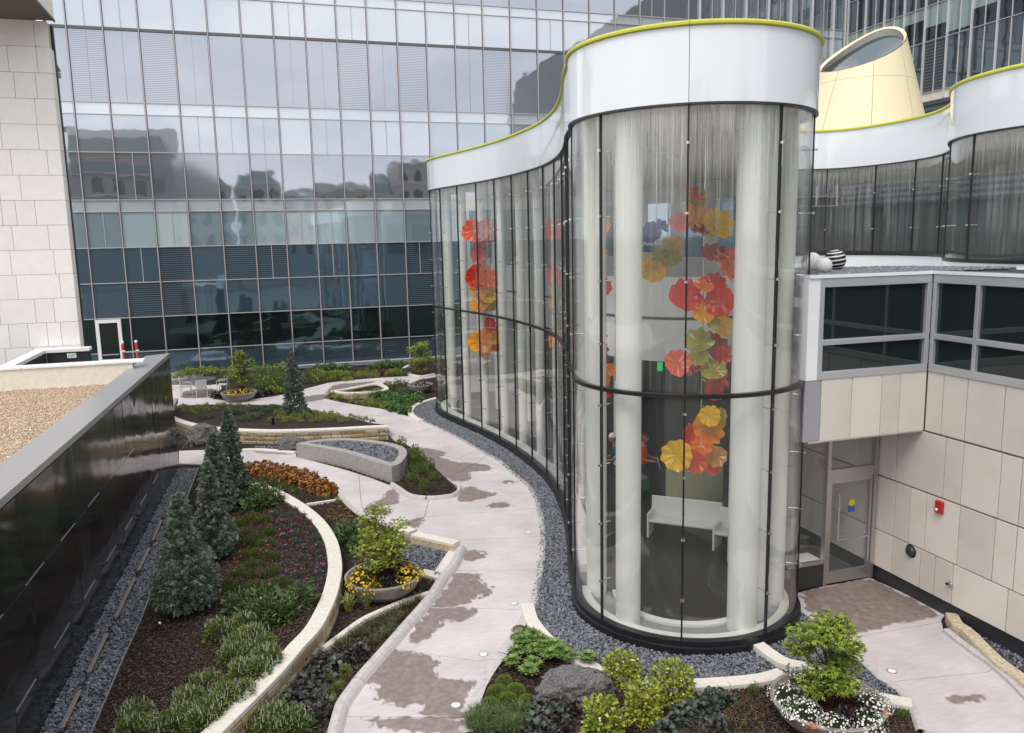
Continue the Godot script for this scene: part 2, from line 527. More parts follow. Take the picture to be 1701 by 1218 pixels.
func office_building() -> void:
	var o := thing("glass_office_building", "tall mirrored blue-grey glass office block closing the far side of the garden", "building", Vector3(0, 0, FZ))
	var b := MB.new()
	box(b, Vector3(-9.9, -0.4, -1.2), Vector3(46, 32, -0.16))
	box(b, Vector3(40.75, -0.4, -0.16), Vector3(46, 32, 78))
	obj("core", b, M.dark_body, o)
	var rows := [[-0.35, 1.38, "s"], [1.38, 3.33, "v"], [3.33, 5.28, "s"], [5.28, 7.22, "l"], [7.22, 9.18, "b"], [9.18, 9.82, "t"], [9.82, 12.36, "s"], [12.36, 14.35, "u"], [14.35, 14.98, "t"], [14.98, 18.77, "h"], [18.77, 20.7, "p"], [20.7, 21.24, "t"], [21.24, 25.0, "h"], [25.0, 27.0, "p"], [27.0, 31.5, "h"]]
	var r := RandomNumberGenerator.new()
	r.seed = 91
	var louvres := {"0_8": 1, "0_9": 1, "2_1": 1, "2_2": 1, "2_10": 1, "3_2": 1, "3_4": 1, "3_5": 1, "3_10": 1, "9_0": 1, "9_2": 1, "9_8": 1, "9_10": 1, "9_13": 1, "6_2": 1, "6_3": 1, "0_0": 1, "0_1": 1}
	var halves := {"9_0": 1, "9_1": 1, "9_3": 1, "9_6": 1, "9_7": 1, "9_9": 1, "9_12": 1, "7_3": 1, "7_4": 1, "7_5": 1, "7_7": 1, "7_9": 1, "6_1": 1, "6_5": 1, "4_0": 1, "4_2": 1, "4_4": 1, "4_6": 1, "4_7": 1, "3_1": 1, "3_5": 1, "3_7": 1, "3_10": 1, "10_0": 1, "10_1": 1, "10_6": 1, "10_8": 1, "10_12": 1, "10_15": 1, "12_19": 1, "12_21": 1}
	for i in rows.size():
		var y0: float = rows[i][0]; var y1: float = rows[i][1]; var ty: String = rows[i][2]
		for k in range(-1, 29):
			if i < 5 and k > 11: continue
			if i == 5 and k > 12: continue
			if i > 12 and k > 10: continue
			var x0 := maxf(fx(k), -9.75); var x1 := minf(fx(k + 1), 40.6)
			if x1 - x0 < 0.1: continue
			var key := "%d_%d" % [i, k]
			var m: Material; var name := "window_pane"
			match ty:
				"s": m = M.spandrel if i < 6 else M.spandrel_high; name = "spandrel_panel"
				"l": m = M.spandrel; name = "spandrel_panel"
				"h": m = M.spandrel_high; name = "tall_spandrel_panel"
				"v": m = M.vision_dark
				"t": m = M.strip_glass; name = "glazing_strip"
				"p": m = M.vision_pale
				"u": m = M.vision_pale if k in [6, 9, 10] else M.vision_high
				"b": m = [M.blind_teal, M.blind_pale, M.blind_deep][[2, 0, 1, 2, 2, 0, 1, 0, 0, 0, 2, 1, 0][clampi(k, 0, 12)]]
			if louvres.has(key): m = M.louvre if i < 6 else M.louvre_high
			var q := MB.new()
			var cx := (x0 + x1) / 2; var cy := (y0 + y1) / 2
			var hw := (x1 - x0) / 2 - 0.01; var hh := (y1 - y0) / 2 - 0.01
			obox(q, Transform3D.IDENTITY, Vector3(hw * 2, hh * 2, 0.03))
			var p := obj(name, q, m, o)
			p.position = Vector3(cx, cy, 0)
			p.rotation = Vector3(r.randfn(0, 0.0016), r.randfn(0, 0.0016), 0)
			if halves.has(key):
				var hb := MB.new()
				obox(hb, Transform3D.IDENTITY, Vector3(0.035, hh * 2, 0.03))
				obj("glazing_bar", hb, M.mullion, o).position = Vector3(cx, cy, 0.04)
	# uprights and rails, each a bar of its own with a dark gasket behind it
	for k in range(0, 29):
		var low := -0.35 if k <= 12 else (8.0 if k < 17 else 9.2)
		var u := MB.new()
		obox(u, Transform3D(Basis.IDENTITY, Vector3(0, (low + 31.5) / 2, 0)), Vector3(0.042, 31.5 - low, 0.16))
		var up := obj("mullion", u, M.mullion, o)
		up.position = Vector3(fx(k), 0, 0.07)
		var g := MB.new()
		obox(g, Transform3D(Basis.IDENTITY, Vector3(0, (low + 31.5) / 2, 0)), Vector3(0.10, 31.5 - low, 0.05))
		obj("gasket", g, M.mullion_dark, up).position = Vector3(0, 0, -0.045)
	for i in range(1, rows.size()):
		var y: float = rows[i][0]
		var xr := fx(12.4) if i < 5 else 40.4
		var u := MB.new()
		var hgt: float = 0.15 if i in [9, 10] and i == 10 else 0.045
		obox(u, Transform3D.IDENTITY, Vector3(xr + 9.75, hgt, 0.1))
		obj("transom", u, M.mullion if i != 10 else M.mullion_dark, o).position = Vector3((xr - 9.75) / 2, y, 0.035)
	# the wing that turns toward the viewer on the right
	var wx := 40.45
	var wrows := [[9.0, 15.2, "louvre"], [15.2, 15.75, "band"], [15.75, 18.8, "glass"], [18.8, 20.9, "blind"], [20.9, 23.0, "glass"], [23.0, 25.2, "blind"], [25.2, 31.5, "glass"]]
	for i in wrows.size():
		var y0: float = wrows[i][0]; var y1: float = wrows[i][1]; var ty: String = wrows[i][2]
		for k in 10:
			var z0 := 0.2 + 1.75 * k; var z1 := z0 + 1.75
			var q := MB.new()
			var m: Material = {"louvre": M.louvre_grey, "band": M.stucco, "glass": M.wing_glass, "blind": M.wing_blind}[ty]
			var nm: String = {"louvre": "louvre_panel", "band": "band_panel", "glass": "spandrel_panel", "blind": "window_pane"}[ty]
			if ty == "glass" and k == 4: m = M.louvre_grey
			if ty == "blind":
				var drop: float = [0.25, 0.9, 0.4, 0.95, 0.5, 0.7, 0.35, 0.6, 0.9, 0.5][(k + i) % 10]
				var d := MB.new()
				obox(d, Transform3D.IDENTITY, Vector3(0.03, (y1 - y0) * drop - 0.02, 1.73))
				var w := obj("window_pane", d, M.wing_blind, o)
				w.position = Vector3(wx, y1 - (y1 - y0) * drop / 2, (z0 + z1) / 2)
				if drop < 0.94:
					var d2 := MB.new()
					obox(d2, Transform3D.IDENTITY, Vector3(0.03, (y1 - y0) * (1 - drop) - 0.02, 1.73))
					obj("window_pane", d2, M.wing_dark, o).position = Vector3(wx, y0 + (y1 - y0) * (1 - drop) / 2, (z0 + z1) / 2)
				continue
			obox(q, Transform3D.IDENTITY, Vector3(0.03, y1 - y0 - 0.02, 1.73))
			var p := obj(nm, q, m, o)
			p.position = Vector3(wx, (y0 + y1) / 2, (z0 + z1) / 2)
			p.rotation = Vector3(0, r.randfn(0, 0.002), r.randfn(0, 0.002))
		var far := MB.new()
		obox(far, Transform3D.IDENTITY, Vector3(0.03, y1 - y0 - 0.02, 60))
		obj("glazing_band", far, M.wing_dark if ty != "blind" else M.wing_glass, o).position = Vector3(wx, (y0 + y1) / 2, 47.8)
		var tr := MB.new()
		obox(tr, Transform3D.IDENTITY, Vector3(0.08, 0.05, 77.6))
		obj("transom", tr, M.mullion, o).position = Vector3(wx - 0.04, y1, 39)
	for k in 22:
		var wide := k % 2 == 0
		var f := MB.new()
		obox(f, Transform3D.IDENTITY, Vector3(0.13 if wide else 0.05, 16.3, 0.07 if wide else 0.04))
		var yy := 23.4
		obj("mullion", f, M.fin, o).position = Vector3(wx - (0.08 if wide else 0.04), yy, 0.2 + 0.875 * k)
	# pale uprights on the darker glass near the corner
	for k in range(21, 29):
		for s in [0.48]:
			var f := MB.new()
			obox(f, Transform3D.IDENTITY, Vector3(0.07 if s == 0.0 else 0.04, 12.4, 0.2))
			obj("mullion", f, M.fin, o).position = Vector3(minf(fx(k + s), 40.2), 25.2, 0.12)
	# footing: a low pale upstand at the foot of the glass
	var ft := MB.new()
	box(ft, Vector3(-9.7, -0.35, 0.06), Vector3(fx(12), 0.05, 0.3))
	obj("plinth", ft, M.kerb, o)
	# the service door, with its white frame
	var d := MB.new()
	for s in [-1.0, 1.0]: box(d, Vector3(s * 0.56 - 0.09, 0.9, 0.1), Vector3(s * 0.56 + 0.09, 3.28, 0.26))
	box(d, Vector3(-0.47, 3.1, 0.1), Vector3(0.47, 3.28, 0.26)); box(d, Vector3(-0.47, 0.9, 0.1), Vector3(0.47, 1.06, 0.26))
	var dr := obj("door", d, M.white_paint, o)
	dr.position = Vector3(-8.17, 0, 0)
	var dg := MB.new()
	box(dg, Vector3(-0.46, 1.07, 0.14), Vector3(0.46, 3.09, 0.17))
	obj("door_glass", dg, M.window_dark, dr)
	var db := MB.new()
	box(db, Vector3(-0.4, 1.3, 0.28), Vector3(0.42, 1.36, 0.33))
	for s in [-0.38, 0.38]: box(db, Vector3(s - 0.02, 1.3, 0.17), Vector3(s + 0.02, 1.35, 0.28))
	obj("push_bar", db, M.frame, dr)

# ---------------------------------------------------------------- stone tower on the left
func clad(o: Node3D, rows: Array, x0: float, x1: float, z: float, widths: Array, r: RandomNumberGenerator, mats: Array, part: String) -> void:
	for i in rows.size() - 1:
		var x := x1 - r.randf_range(0.0, 0.9)
		var xa := x1
		while xa > x0:
			if xa - x > 0.25:
				var b := MB.new()
				obox(b, Transform3D.IDENTITY, Vector3(xa - x - 0.011, rows[i + 1] - rows[i] - 0.011, 0.04), 0.003)
				obj(part, b, mats[r.randi() % mats.size()], o).position = Vector3((xa + x) / 2, (rows[i] + rows[i + 1]) / 2, z + r.randf() * 0.003)
				xa = x
			x = xa - widths[r.randi() % widths.size()]

func stone_tower() -> void:
	var o := thing("stone_tower", "pale tile-clad building flank at the left edge beside the mirrored glass", "building")
	var b := MB.new()
	box(b, Vector3(-13, -0.4, -30.2), Vector3(-5.83, 14.25, -29.57))
	obj("core", b, mat(0.42, 0.37, 0.33, 0.9), o)
	var r := RandomNumberGenerator.new()
	r.seed = 12
	var rows := []
	for k in 15: rows.append(13.47 - 0.7845 * 13 + 0.7845 * k)
	clad(o, rows, -9.6, -5.79, -29.55, [0.40, 0.55, 0.8, 1.02, 0.6, 1.24], r, M.tile, "tile")
	for k in 13:
		var q := MB.new()
		obox(q, Transform3D.IDENTITY, Vector3(0.04, 0.772, 0.5), 0.004)
		obj("corner_tile", q, M.tile[k % 4], o).position = Vector3(-5.805, rows[k] + 0.392, -29.8)
	var g := MB.new()
	box(g, Vector3(-5.83, 3.0, -30.2), Vector3(-5.75, 14.25, -30.06))
	obj("gasket", g, M.dark_metal, o)
	var gl := MB.new()
	box(gl, Vector3(-13, 4, -30.26), Vector3(-5.84, 12.9, -30.21))
	obj("rear_wall", gl, mat(0.34, 0.325, 0.30, 0.8), o)
	var rr := MB.new()
	rr.q(Vector3(-13, 12.9, -30.4), Vector3(-5.7, 12.9, -30.4), Vector3(-6.6, 15.6, -29.6), Vector3(-13, 15.6, -29.6))
	obj("rear_roof", rr, mat(0.17, 0.22, 0.215, 0.6), o)
	var rc := MB.new()
	for y in [12.7, 11.0]: box(rc, Vector3(-13, y, -30.4), Vector3(-5.7, y + 0.16, -30.27))
	obj("cornice", rc, mat(0.5, 0.47, 0.44, 0.8), o)
	for k in 4:
		var wb := MB.new()
		box(wb, Vector3(-7.1 - 1.5 * k, 11.3, -30.3), Vector3(-6.4 - 1.5 * k, 12.4, -30.27))
		obj("rear_window", wb, M.window_dark, o)

# ---------------------------------------------------------------- low building with the black granite wall
func low_building() -> void:
	var o := thing("low_granite_building", "low building with polished black granite wall and flat gravel roof on the left", "building")
	# wall line from its far end to beyond the near edge of the picture
	var A := Vector2(-2.91, -27.65); var B := Vector2(-4.0, -3.0)
	var dir := (B - A).normalized(); var nrm := Vector2(-dir.y, dir.x)
	if nrm.x < 0: nrm = -nrm
	var back := MB.new()
	var P := PackedVector2Array([A - nrm * 0.05 + dir * 0.04, B - nrm * 0.05, B - nrm * 0.62, A - nrm * 0.62 + dir * 0.04])
	prism(back, P, -0.3, 3.7)
	obj("wall_core", back, M.black, o)
	var yaw := atan2(-dir.y, dir.x)
	var r := RandomNumberGenerator.new()
	r.seed = 7
	var L := A.distance_to(B)
	var hs := [-0.2, 0.86, 2.32, 3.68]
	var k := 0
	var s := 0.0
	while s < L - 0.1:
		var w := minf(0.93, L - s)
		for i in 3:
			var b := MB.new()
			obox(b, Transform3D.IDENTITY, Vector3(w - 0.005, hs[i + 1] - hs[i] - 0.005, 0.05), 0.002)
			var p := A + dir * (s + w / 2) - nrm * 0.025
			var t := obj("granite_panel", b, M.granite[r.randi() % 3], o)
			t.position = v3(p, (hs[i] + hs[i + 1]) / 2)
			t.rotation = Vector3(r.randfn(0, 0.002), yaw + r.randfn(0, 0.004), 0)
		if k % 2 == 0 and s > 3:
			for i in [1, 2]:
				var b := MB.new()
				obox(b, Transform3D.IDENTITY, Vector3(0.9, 0.012, 0.012))
				var t := obj("metal_insert", b, M.slit, o)
				t.position = v3(A + dir * (s + w / 2 + (0.93 if i == 2 else 0.0)) + nrm * 0.004, hs[i] + 0.012)
				t.rotation.y = yaw
		s += 0.93
		k += 1
	# end face of the wall
	var e := MB.new()
	prism(e, PackedVector2Array([A + dir * 0.04, A - nrm * 0.62 + dir * 0.04, A - nrm * 0.62, A]), -0.2, 3.68)
	obj("granite_panel", e, M.granite[0], o)
	# metal coping in lengths
	for j in 7:
		var s0 := L * j / 7; var s1 := L * (j + 1) / 7 - 0.006
		var b := MB.new()
		var line := PackedVector2Array([A + dir * s0, A + dir * s1])
		sweep(b, line, [[-0.02, 3.72], [-0.02, 3.84], [0.70, 3.79], [0.70, 3.6], [0.62, 3.6], [0.62, 3.70]] if side(line, 0).x < 0 else [[0.02, 3.72], [0.02, 3.84], [-0.70, 3.79], [-0.70, 3.6], [-0.62, 3.6], [-0.62, 3.70]])
		obj("coping", b, M.metal_cap, o)
	# roof with its tan gravel
	var rp := PackedVector2Array([Vector2(-16, -24.95), Vector2(-3.55, -24.95), Vector2(-4.6, -3.0), Vector2(-16, -3.0)])
	var rb := MB.new()
	sheet(rb, rp, 3.36)
	obj("roof", rb, M.stucco, o)
	var xf := []; var cols := []
	for c in [[0.46, 0.33, 0.22], [0.55, 0.42, 0.30], [0.36, 0.24, 0.16], [0.62, 0.50, 0.38], [0.50, 0.36, 0.25], [0.42, 0.28, 0.19]]: cols.append(Color(c[0], c[1], c[2]))
	for j in 60000:
		var z := -24.9 + 15.9 * r.randf(); var x := lerpf(-3.55, -4.25, (z + 24.95) / 16.0) - 6.0 * pow(r.randf(), 1.0)
		if x < -8.2: continue
		var sc := r.randf_range(0.028, 0.055)
		xf.append(Transform3D(Basis.from_euler(Vector3(r.randf() * 6, r.randf() * 6, r.randf() * 6)).scaled(Vector3(sc, sc * 0.7, sc)), Vector3(x, 3.37 + r.randf() * 0.025, z)))
	scatter("roof_gravel", pebble_mesh(3), M.pebble, xf, cols, o)
	# parapet across the roof
	var pb := MB.new()
	box(pb, Vector3(-16, 3.3, -25.28), Vector3(-3.62, 3.95, -24.96))
	obj("parapet", pb, M.stucco, o)
	for j in 4:
		var q := MB.new()
		obox(q, Transform3D.IDENTITY, Vector3(3.09 if j < 3 else 2.76, 0.07, 0.42), 0.01)
		obj("parapet_cap", q, M.white_paint, o).position = Vector3(-4.86 - 3.1 * j, 3.985, -25.12)
	# the sunken stair court behind it, lined in dark panels, with a pale cap
	for j in 2:
		var q := MB.new()
		obox(q, Transform3D.IDENTITY, Vector3(0.60, 2.8, 0.08), 0.004)
		obj("court_panel", q, M.dark_metal, o).position = Vector3(-6.42 + 0.61 * j, 2.5, -29.1)
	for j in 4:
		var q := MB.new()
		obox(q, Transform3D.IDENTITY, Vector3(0.08, 2.8, 0.93), 0.004)
		obj("court_panel", q, M.dark_metal, o).position = Vector3(-6.77, 2.5, -25.78 - 0.94 * j)
	var cb := MB.new()
	box(cb, Vector3(-7.1, 3.9, -29.45), Vector3(-5.45, 4.0, -29.0)); box(cb, Vector3(-7.1, 3.9, -29.0), Vector3(-6.74, 4.0, -25.34))
	obj("court_cap", cb, M.white_paint, o)
	var eb := MB.new()
	box(eb, Vector3(-5.52, 0.9, -29.4), Vector3(-5.48, 3.9, -29.05))
	obj("court_post", eb, M.dark_metal, o)
	var fl := MB.new()
	box(fl, Vector3(-6.72, 0.7, -36), Vector3(-3.6, 0.9, -25.3))
	obj("court_floor", fl, M.grey_concrete, o)
	# exit sign on the court wall
	var s1 := thing("exit_sign", "small white EXIT sign on the dark court wall by the tower", "sign", Vector3(-5.99, 3.77, -29.05))
	var sb := MB.new()
	obox(sb, Transform3D.IDENTITY, Vector3(0.27, 0.16, 0.03), 0.006)
	obj("board", sb, M.white_paint, s1)
	var tm := TextMesh.new()
	tm.text = "EXIT"
	tm.font_size = 16
	tm.pixel_size = 0.0062
	tm.depth = 0.006
	tm.material = mat(0.06, 0.22, 0.16, 0.6)
	obj("lettering", tm, mat(0.06, 0.22, 0.16, 0.6), s1).position = Vector3(0, 0, 0.018)
	# orange ladder standing in the court
	var ld := thing("ladder", "orange and white ladder top standing behind the white roof parapet", "ladder", Vector3(-4.1, 0.9, -28.0))
	var rm := mat(0.62, 0.10, 0.03, 0.5); var hot := mat(0.62, 0.03, 0.03, 0.5)
	for sx in [-0.2, 0.2]:
		var rl := MB.new()
		obox(rl, Transform3D(Basis.IDENTITY, Vector3(0, 1.55, 0)), Vector3(0.055, 3.1, 0.04), 0.006)
		obj("rail", rl, rm, ld).position = Vector3(sx, 0, 0)
		var ti := MB.new()
		obox(ti, Transform3D(Basis.IDENTITY, Vector3(0, 3.17, 0)), Vector3(0.075, 0.2, 0.06), 0.01)
		obj("rail_cap", ti, hot, ld).position = Vector3(sx, 0, 0)
		var tw := MB.new()
		obox(tw, Transform3D(Basis.IDENTITY, Vector3(0, 3.33, 0)), Vector3(0.085, 0.09, 0.07), 0.02)
		obox(tw, Transform3D(Basis.IDENTITY, Vector3(0.02, 3.04, 0)), Vector3(0.1, 0.06, 0.07), 0.02)
		obj("bumper", tw, M.white_paint, ld).position = Vector3(sx, 0, 0)
	for j in 10:
		var rg := MB.new()
		obox(rg, Transform3D.IDENTITY, Vector3(0.36, 0.035, 0.03), 0.006)
		obj("rung", rg, M.frame, ld).position = Vector3(0, 0.22 + 0.31 * j, 0)

func pebble_mesh(sd: int) -> ArrayMesh:
	var r := RandomNumberGenerator.new()
	r.seed = sd
	var b := MB.new()
	var ps := []
	for j in 5:
		var row := []
		for k in 6:
			var a := TAU * k / 6 + 0.3 * j; var f := PI * j / 4
			row.append(Vector3(sin(f) * cos(a) * 0.5, cos(f) * 0.36, sin(f) * sin(a) * 0.5) * (r.randf_range(0.85, 1.15) if j in [1, 2, 3] else 1.0))
		ps.append(row)
	for j in 4:
		for k in 6:
			var i := (k + 1) % 6
			var q := [ps[j][k], ps[j + 1][k], ps[j + 1][i], ps[j][i]]
			var nn := []
			for p in q: nn.append((p * Vector3(1, 1.8, 1)).normalized())
			b.qn(q[0], q[1], q[2], q[3], nn[0], nn[1], nn[2], nn[3])
	return b.done()

# the corner of an upper storey that reaches over the low roof, close to the viewer
func overhanging_block() -> void:
	var o := thing("overhanging_storey", "corner of a pale overhanging storey with brown soffit at the top left", "building")
	var b := MB.new()
	box(b, Vector3(-13, 14.32, -29.52), Vector3(-5.58, 16.2, -27.1))
	obj("storey_wall", b, M.tile[1], o)
	var s := MB.new()
	box(s, Vector3(-12.98, 14.26, -29.515), Vector3(-5.6, 14.316, -27.12))
	obj("soffit", s, M.soffit, o)
	var e := MB.new()
	box(e, Vector3(-5.6, 14.22, -29.54), Vector3(-5.56, 14.3, -27.1))
	obj("drip_edge", e, M.soffit, o)

# ---------------------------------------------------------------- glass atrium
const DC := Vector2(7.72, -13.55)
const DR := 2.15
const RIGHT := [9.55, -14.68, 10.3, -15.3, 11.6, -16.6, 13.2, -18.7, 14.9, -21.0, 16.2, -22.3, 17.2, -22.6, 18.1, -22.05, 18.5, -20.9, 18.5, -19.4, 18.1, -18.1, 17.2, -16.8, 16.2, -15.9, 15.55, -15.2, 15.1, -14.3, 14.95, -13.3, 15.1, -12.4, 15.6, -11.7, 16.4, -11.3, 17.6, -11.2, 20, -11.6]

func arc(c: Vector2, r: float, a0: float, a1: float, n: int) -> PackedVector2Array:
	var o := PackedVector2Array()
	for k in n + 1:
		var a := deg_to_rad(lerpf(a0, a1, float(k) / n))
		o.append(c + Vector2(cos(a), sin(a)) * r)
	return o

func frit_tex() -> ImageTexture:
	var im := Image.create(512, 512, false, Image.FORMAT_RGBA8)
	var r := RandomNumberGenerator.new()
	r.seed = 44
	for x in 512:
		var len_ := clampf(absf(r.randfn(0.0, 0.20)) + 0.07, 0.0, 0.75)
		var a := r.randf_range(0.12, 0.6)
		var thin := 0.0 if r.randf() < 0.68 else r.randf_range(0.03, 0.11)
		var keep := r.randf() < 0.75
		for y in 512:
			var t := y / 512.0
			var v := thin
			if keep and t < len_ * r.randf_range(0.75, 1.0): v = a * r.randf_range(0.6, 1.0)
			im.set_pixel(x, y, Color(0.93, 0.94, 0.93, v))
	return ImageTexture.create_from_image(im)

func atrium() -> void:
	var left := smooth(V([9.4, -35.1, 8.3, -35.2, 7.35, -34.5, 6.97, -33.4, 6.92, -32.2, 7.28, -30.2, 7.68, -28.2, 7.92, -26.2, 8.0, -24.2, 7.93, -22.2, 7.6, -20.2, 7.12, -18.4, 6.62, -16.9, 6.18, -15.7, 5.86, -14.65]), 5)
	var drum := arc(DC, DR, 209, -31, 56)
	var right := smooth(V(RIGHT), 5)
	var o := thing("glass_atrium", "curving glass-walled atrium with white fascia and yellow-green roof edge", "building")
	var line := left.duplicate()
	line.append_array(drum)
	line.append_array(right.slice(1))
	var cv := Curve2D.new()
	for p in line: cv.add_point(p)
	var L := cv.get_baked_length()
	var s0 := cv.get_closest_offset(DC + Vector2(cos(deg_to_rad(120)), sin(deg_to_rad(120))) * DR)
	var s_wall := cv.get_closest_offset(DC + Vector2(cos(deg_to_rad(-4)), sin(deg_to_rad(-4))) * DR)
	var step := 1.595
	var j0 := -int(s0 / step)
	var frit := StandardMaterial3D.new()
	frit.albedo_texture = frit_tex()
	frit.transparency = BaseMaterial3D.TRANSPARENCY_ALPHA
	frit.roughness = 0.9
	var seg := func(a: float, b: float, n: int) -> PackedVector2Array:
		var q := PackedVector2Array()
		for k in n + 1: q.append(cv.sample_baked(lerpf(a, b, float(k) / n)))
		return q
	for j in range(j0, int((L - s0) / step)):
		var a := s0 + step * j; var z := a + step
		var low := a < s_wall - 0.5
		var q: PackedVector2Array = seg.call(a + 0.008, z - 0.008, 8)
		var y0 := 0.22 if low else 6.58
		if low:
			var g := MB.new()
			strip(g, q, 0.22, 4.53)
			var lower := obj("glass_panel", g, M.glass, o)
			var gi := MB.new()
			strip(gi, offs(q, -0.035), 0.23, 4.52)
			obj("inner_pane", gi, M.glass, lower)
		var g2 := MB.new()
		strip(g2, q, 4.60 if low else 6.58, 9.25)
		var gp := obj("glass_panel", g2, M.glass, o)
		var gi2 := MB.new()
		strip(gi2, offs(q, -0.035), 4.61 if low else 6.59, 9.24)
		obj("inner_pane", gi2, M.glass, gp)
		var fr := MB.new()
		var inner := offs(q, -0.012)
		var ft := 4.6 if low else 2.6
		for k in inner.size() - 1:
			var u0 := float(k) / 8; var u1 := float(k + 1) / 8
			var na := v3(side(inner, k)); var nb := v3(side(inner, k + 1))
			var at := fr.u.size()
			fr.qn(v3(inner[k], 9.25 - ft), v3(inner[k + 1], 9.25 - ft), v3(inner[k + 1], 9.25), v3(inner[k], 9.25), na, nb, nb, na)
			for e in 6:
				var uu := fr.u[at + e]
				fr.u[at + e] = Vector2(lerpf(u0, u1, uu.x), 0.99 * (1.0 - uu.y))
		obj("printed_frit", fr, frit, gp)
		# base channel, mid rail, head line
		var bs := MB.new()
		var full: PackedVector2Array = seg.call(a, z, 8)
		if low:
			sweep(bs, full, [[-0.10, -0.1], [-0.10, 0.22], [0.05, 0.22], [0.05, 0.12], [0.09, 0.11], [0.09, -0.1]])
			obj("base_channel", bs, M.black, o)
			var rl := MB.new()
			sweep(rl, full, [[-0.05, 4.53], [-0.05, 4.60], [0.045, 4.60], [0.045, 4.53]])
			obj("rail", rl, M.black, o)
		else:
			sweep(bs, full, [[-0.10, 6.5], [-0.10, 6.58], [0.05, 6.58], [0.05, 6.5]])
			obj("base_channel", bs, M.black, o)
			var wl := MB.new()
			sweep(wl, full, [[-0.12, 0.0], [-0.12, 6.5], [0.02, 6.5], [0.02, 0.0]])
			obj("wall_panel", wl, M.fascia, o)
		# upright with its clamps
		var p := cv.sample_baked(a); var pn := (cv.sample_baked(minf(a + 0.05, L)) - cv.sample_baked(a - 0.05)).normalized()
		var nn := Vector2(-pn.y, pn.x)
		var ub := MB.new()
		var bas := Basis(Vector3.UP, atan2(-pn.y, pn.x))
		obox(ub, Transform3D(bas, Vector3(0, (y0 + 9.25) / 2, 0)), Vector3(0.03, 9.25 - y0, 0.05))
		var up := obj("mullion", ub, M.black, o)
		up.position = v3(p)
		var y := y0 + 0.75
		while y < 9.2:
			var cb := MB.new()
			tube(cb, v3(nn * 0.045, y), v3(nn * -0.2, y), 0.014, 0.014, 6)
			lathe(cb, [[0.0, -0.02], [0.034, -0.02], [0.034, 0.02], [0.0, 0.02]], v3(nn * 0.045, y), 8)
			obj("clamp", cb, M.chrome, up)
			y += 1.1
		# fascia and coping
		if j % 2 == 0:
			var f := MB.new()
			var fq: PackedVector2Array = seg.call(a + 0.0015, minf(z + step, L) - 0.0015, 16)
			for k in 16:
				var off := offs(fq, 0.07)
				var na := v3(side(off, k)); var nb := v3(side(off, k + 1))
				f.qn(v3(off[k], 9.28), v3(off[k + 1], 9.28), v3(off[k + 1], 10.418), v3(off[k], 10.418), na, nb, nb, na)
			sweep(f, fq, [[-0.05, 9.28], [-0.05, 10.418], [0.06, 10.418], [0.06, 9.28]])
			obj("fascia_panel", f, M.fascia, o)
			var cp := MB.new()
			var cq: PackedVector2Array = seg.call(a, minf(z + step, L), 16)
			sweep(cp, cq, [[-0.1, 10.42], [-0.1, 10.47], [-0.07, 10.50], [0.09, 10.50], [0.12, 10.47], [0.12, 10.435], [0.09, 10.42]])
			obj("coping", cp, M.coping, o)
			var hd := MB.new()
			sweep(hd, cq, [[-0.06, 9.25], [-0.06, 9.28], [0.075, 9.28], [0.075, 9.25]])
			obj("head_rail", hd, M.dark_metal, o)
	# shell: floor, ceiling, roof, rear walls
	var ring := offs(line, -0.14)
	var body := ring.duplicate()
	body.append_array(V([24, -11.6, 27, -24, 22, -37, 10, -37]))
	body = ccw(body)
	var fb := MB.new()
	prism(fb, body, -0.3, 0.02)
	obj("floor", fb, M.inside_floor, o)
	var cb2 := MB.new()
	prism(cb2, body, 9.32, 10.3)
	sheet(cb2, body, 9.318)
	obj("roof", cb2, M.inside_ceiling, o)
	var rear := V([9.2, -36.9, 15.2, -35.5, 16.6, -30, 17.2, -25.5, 16.9, -23.0])
	for k in rear.size() - 1:
		var w := MB.new()
		sweep(w, PackedVector2Array([rear[k], rear[k + 1]]), [[-0.1, 0.02], [-0.1, 9.3], [0.1, 9.3], [0.1, 0.02]])
		obj("rear_wall", w, M.inside_wall, o)
		var n := int(rear[k].distance_to(rear[k + 1]) / 1.6)
		for i in n:
			for lv in [6.4]:
				var t := (i + 0.5) / n
				var d := (rear[k + 1] - rear[k]).normalized(); var sd := Vector2(-d.y, d.x)
				var wb := MB.new()
				obox(wb, Transform3D(Basis(Vector3.UP, atan2(-d.y, d.x)), v3(rear[k].lerp(rear[k + 1], t) - sd * 0.13, lv + 1.1)), Vector3(1.4, 2.2, 0.04))
				obox(wb, Transform3D(Basis(Vector3.UP, atan2(-d.y, d.x)), v3(rear[k].lerp(rear[k + 1], t) + sd * 0.13, lv + 1.1)), Vector3(1.4, 2.2, 0.04))
				obj("interior_window", wb, M.blind_deep, o)
	# inner sill ring and carpet in the rounded end
	var sill := MB.new()
	var sr := arc(DC, DR - 0.13, 205, -5, 40)
	sweep(sill, sr, [[-0.16, 0.02], [-0.16, 0.2], [0.0, 0.2], [0.0, 0.02]])
	obj("sill", sill, M.column, o)
	var sill2 := MB.new()
	sweep(sill2, arc(DC, DR - 0.52, 205, -5, 40), [[-0.2, 0.02], [-0.2, 0.10], [0.22, 0.10], [0.22, 0.02]])
	obj("sill_grille", sill2, M.carpet, o)
	var sill3 := MB.new()
	sweep(sill3, arc(DC, DR - 0.80, 205, -5, 40), [[-0.1, 0.02], [-0.1, 0.14], [0.06, 0.14], [0.06, 0.02]])
	obj("sill", sill3, M.column, o)
	var ls := MB.new()
	sweep(ls, offs(left.slice(8, left.size() - 4), -0.2), [[-0.28, 0.02], [-0.28, 0.2], [0.04, 0.2], [0.04, 0.02]])
	obj("sill", ls, M.column, o)
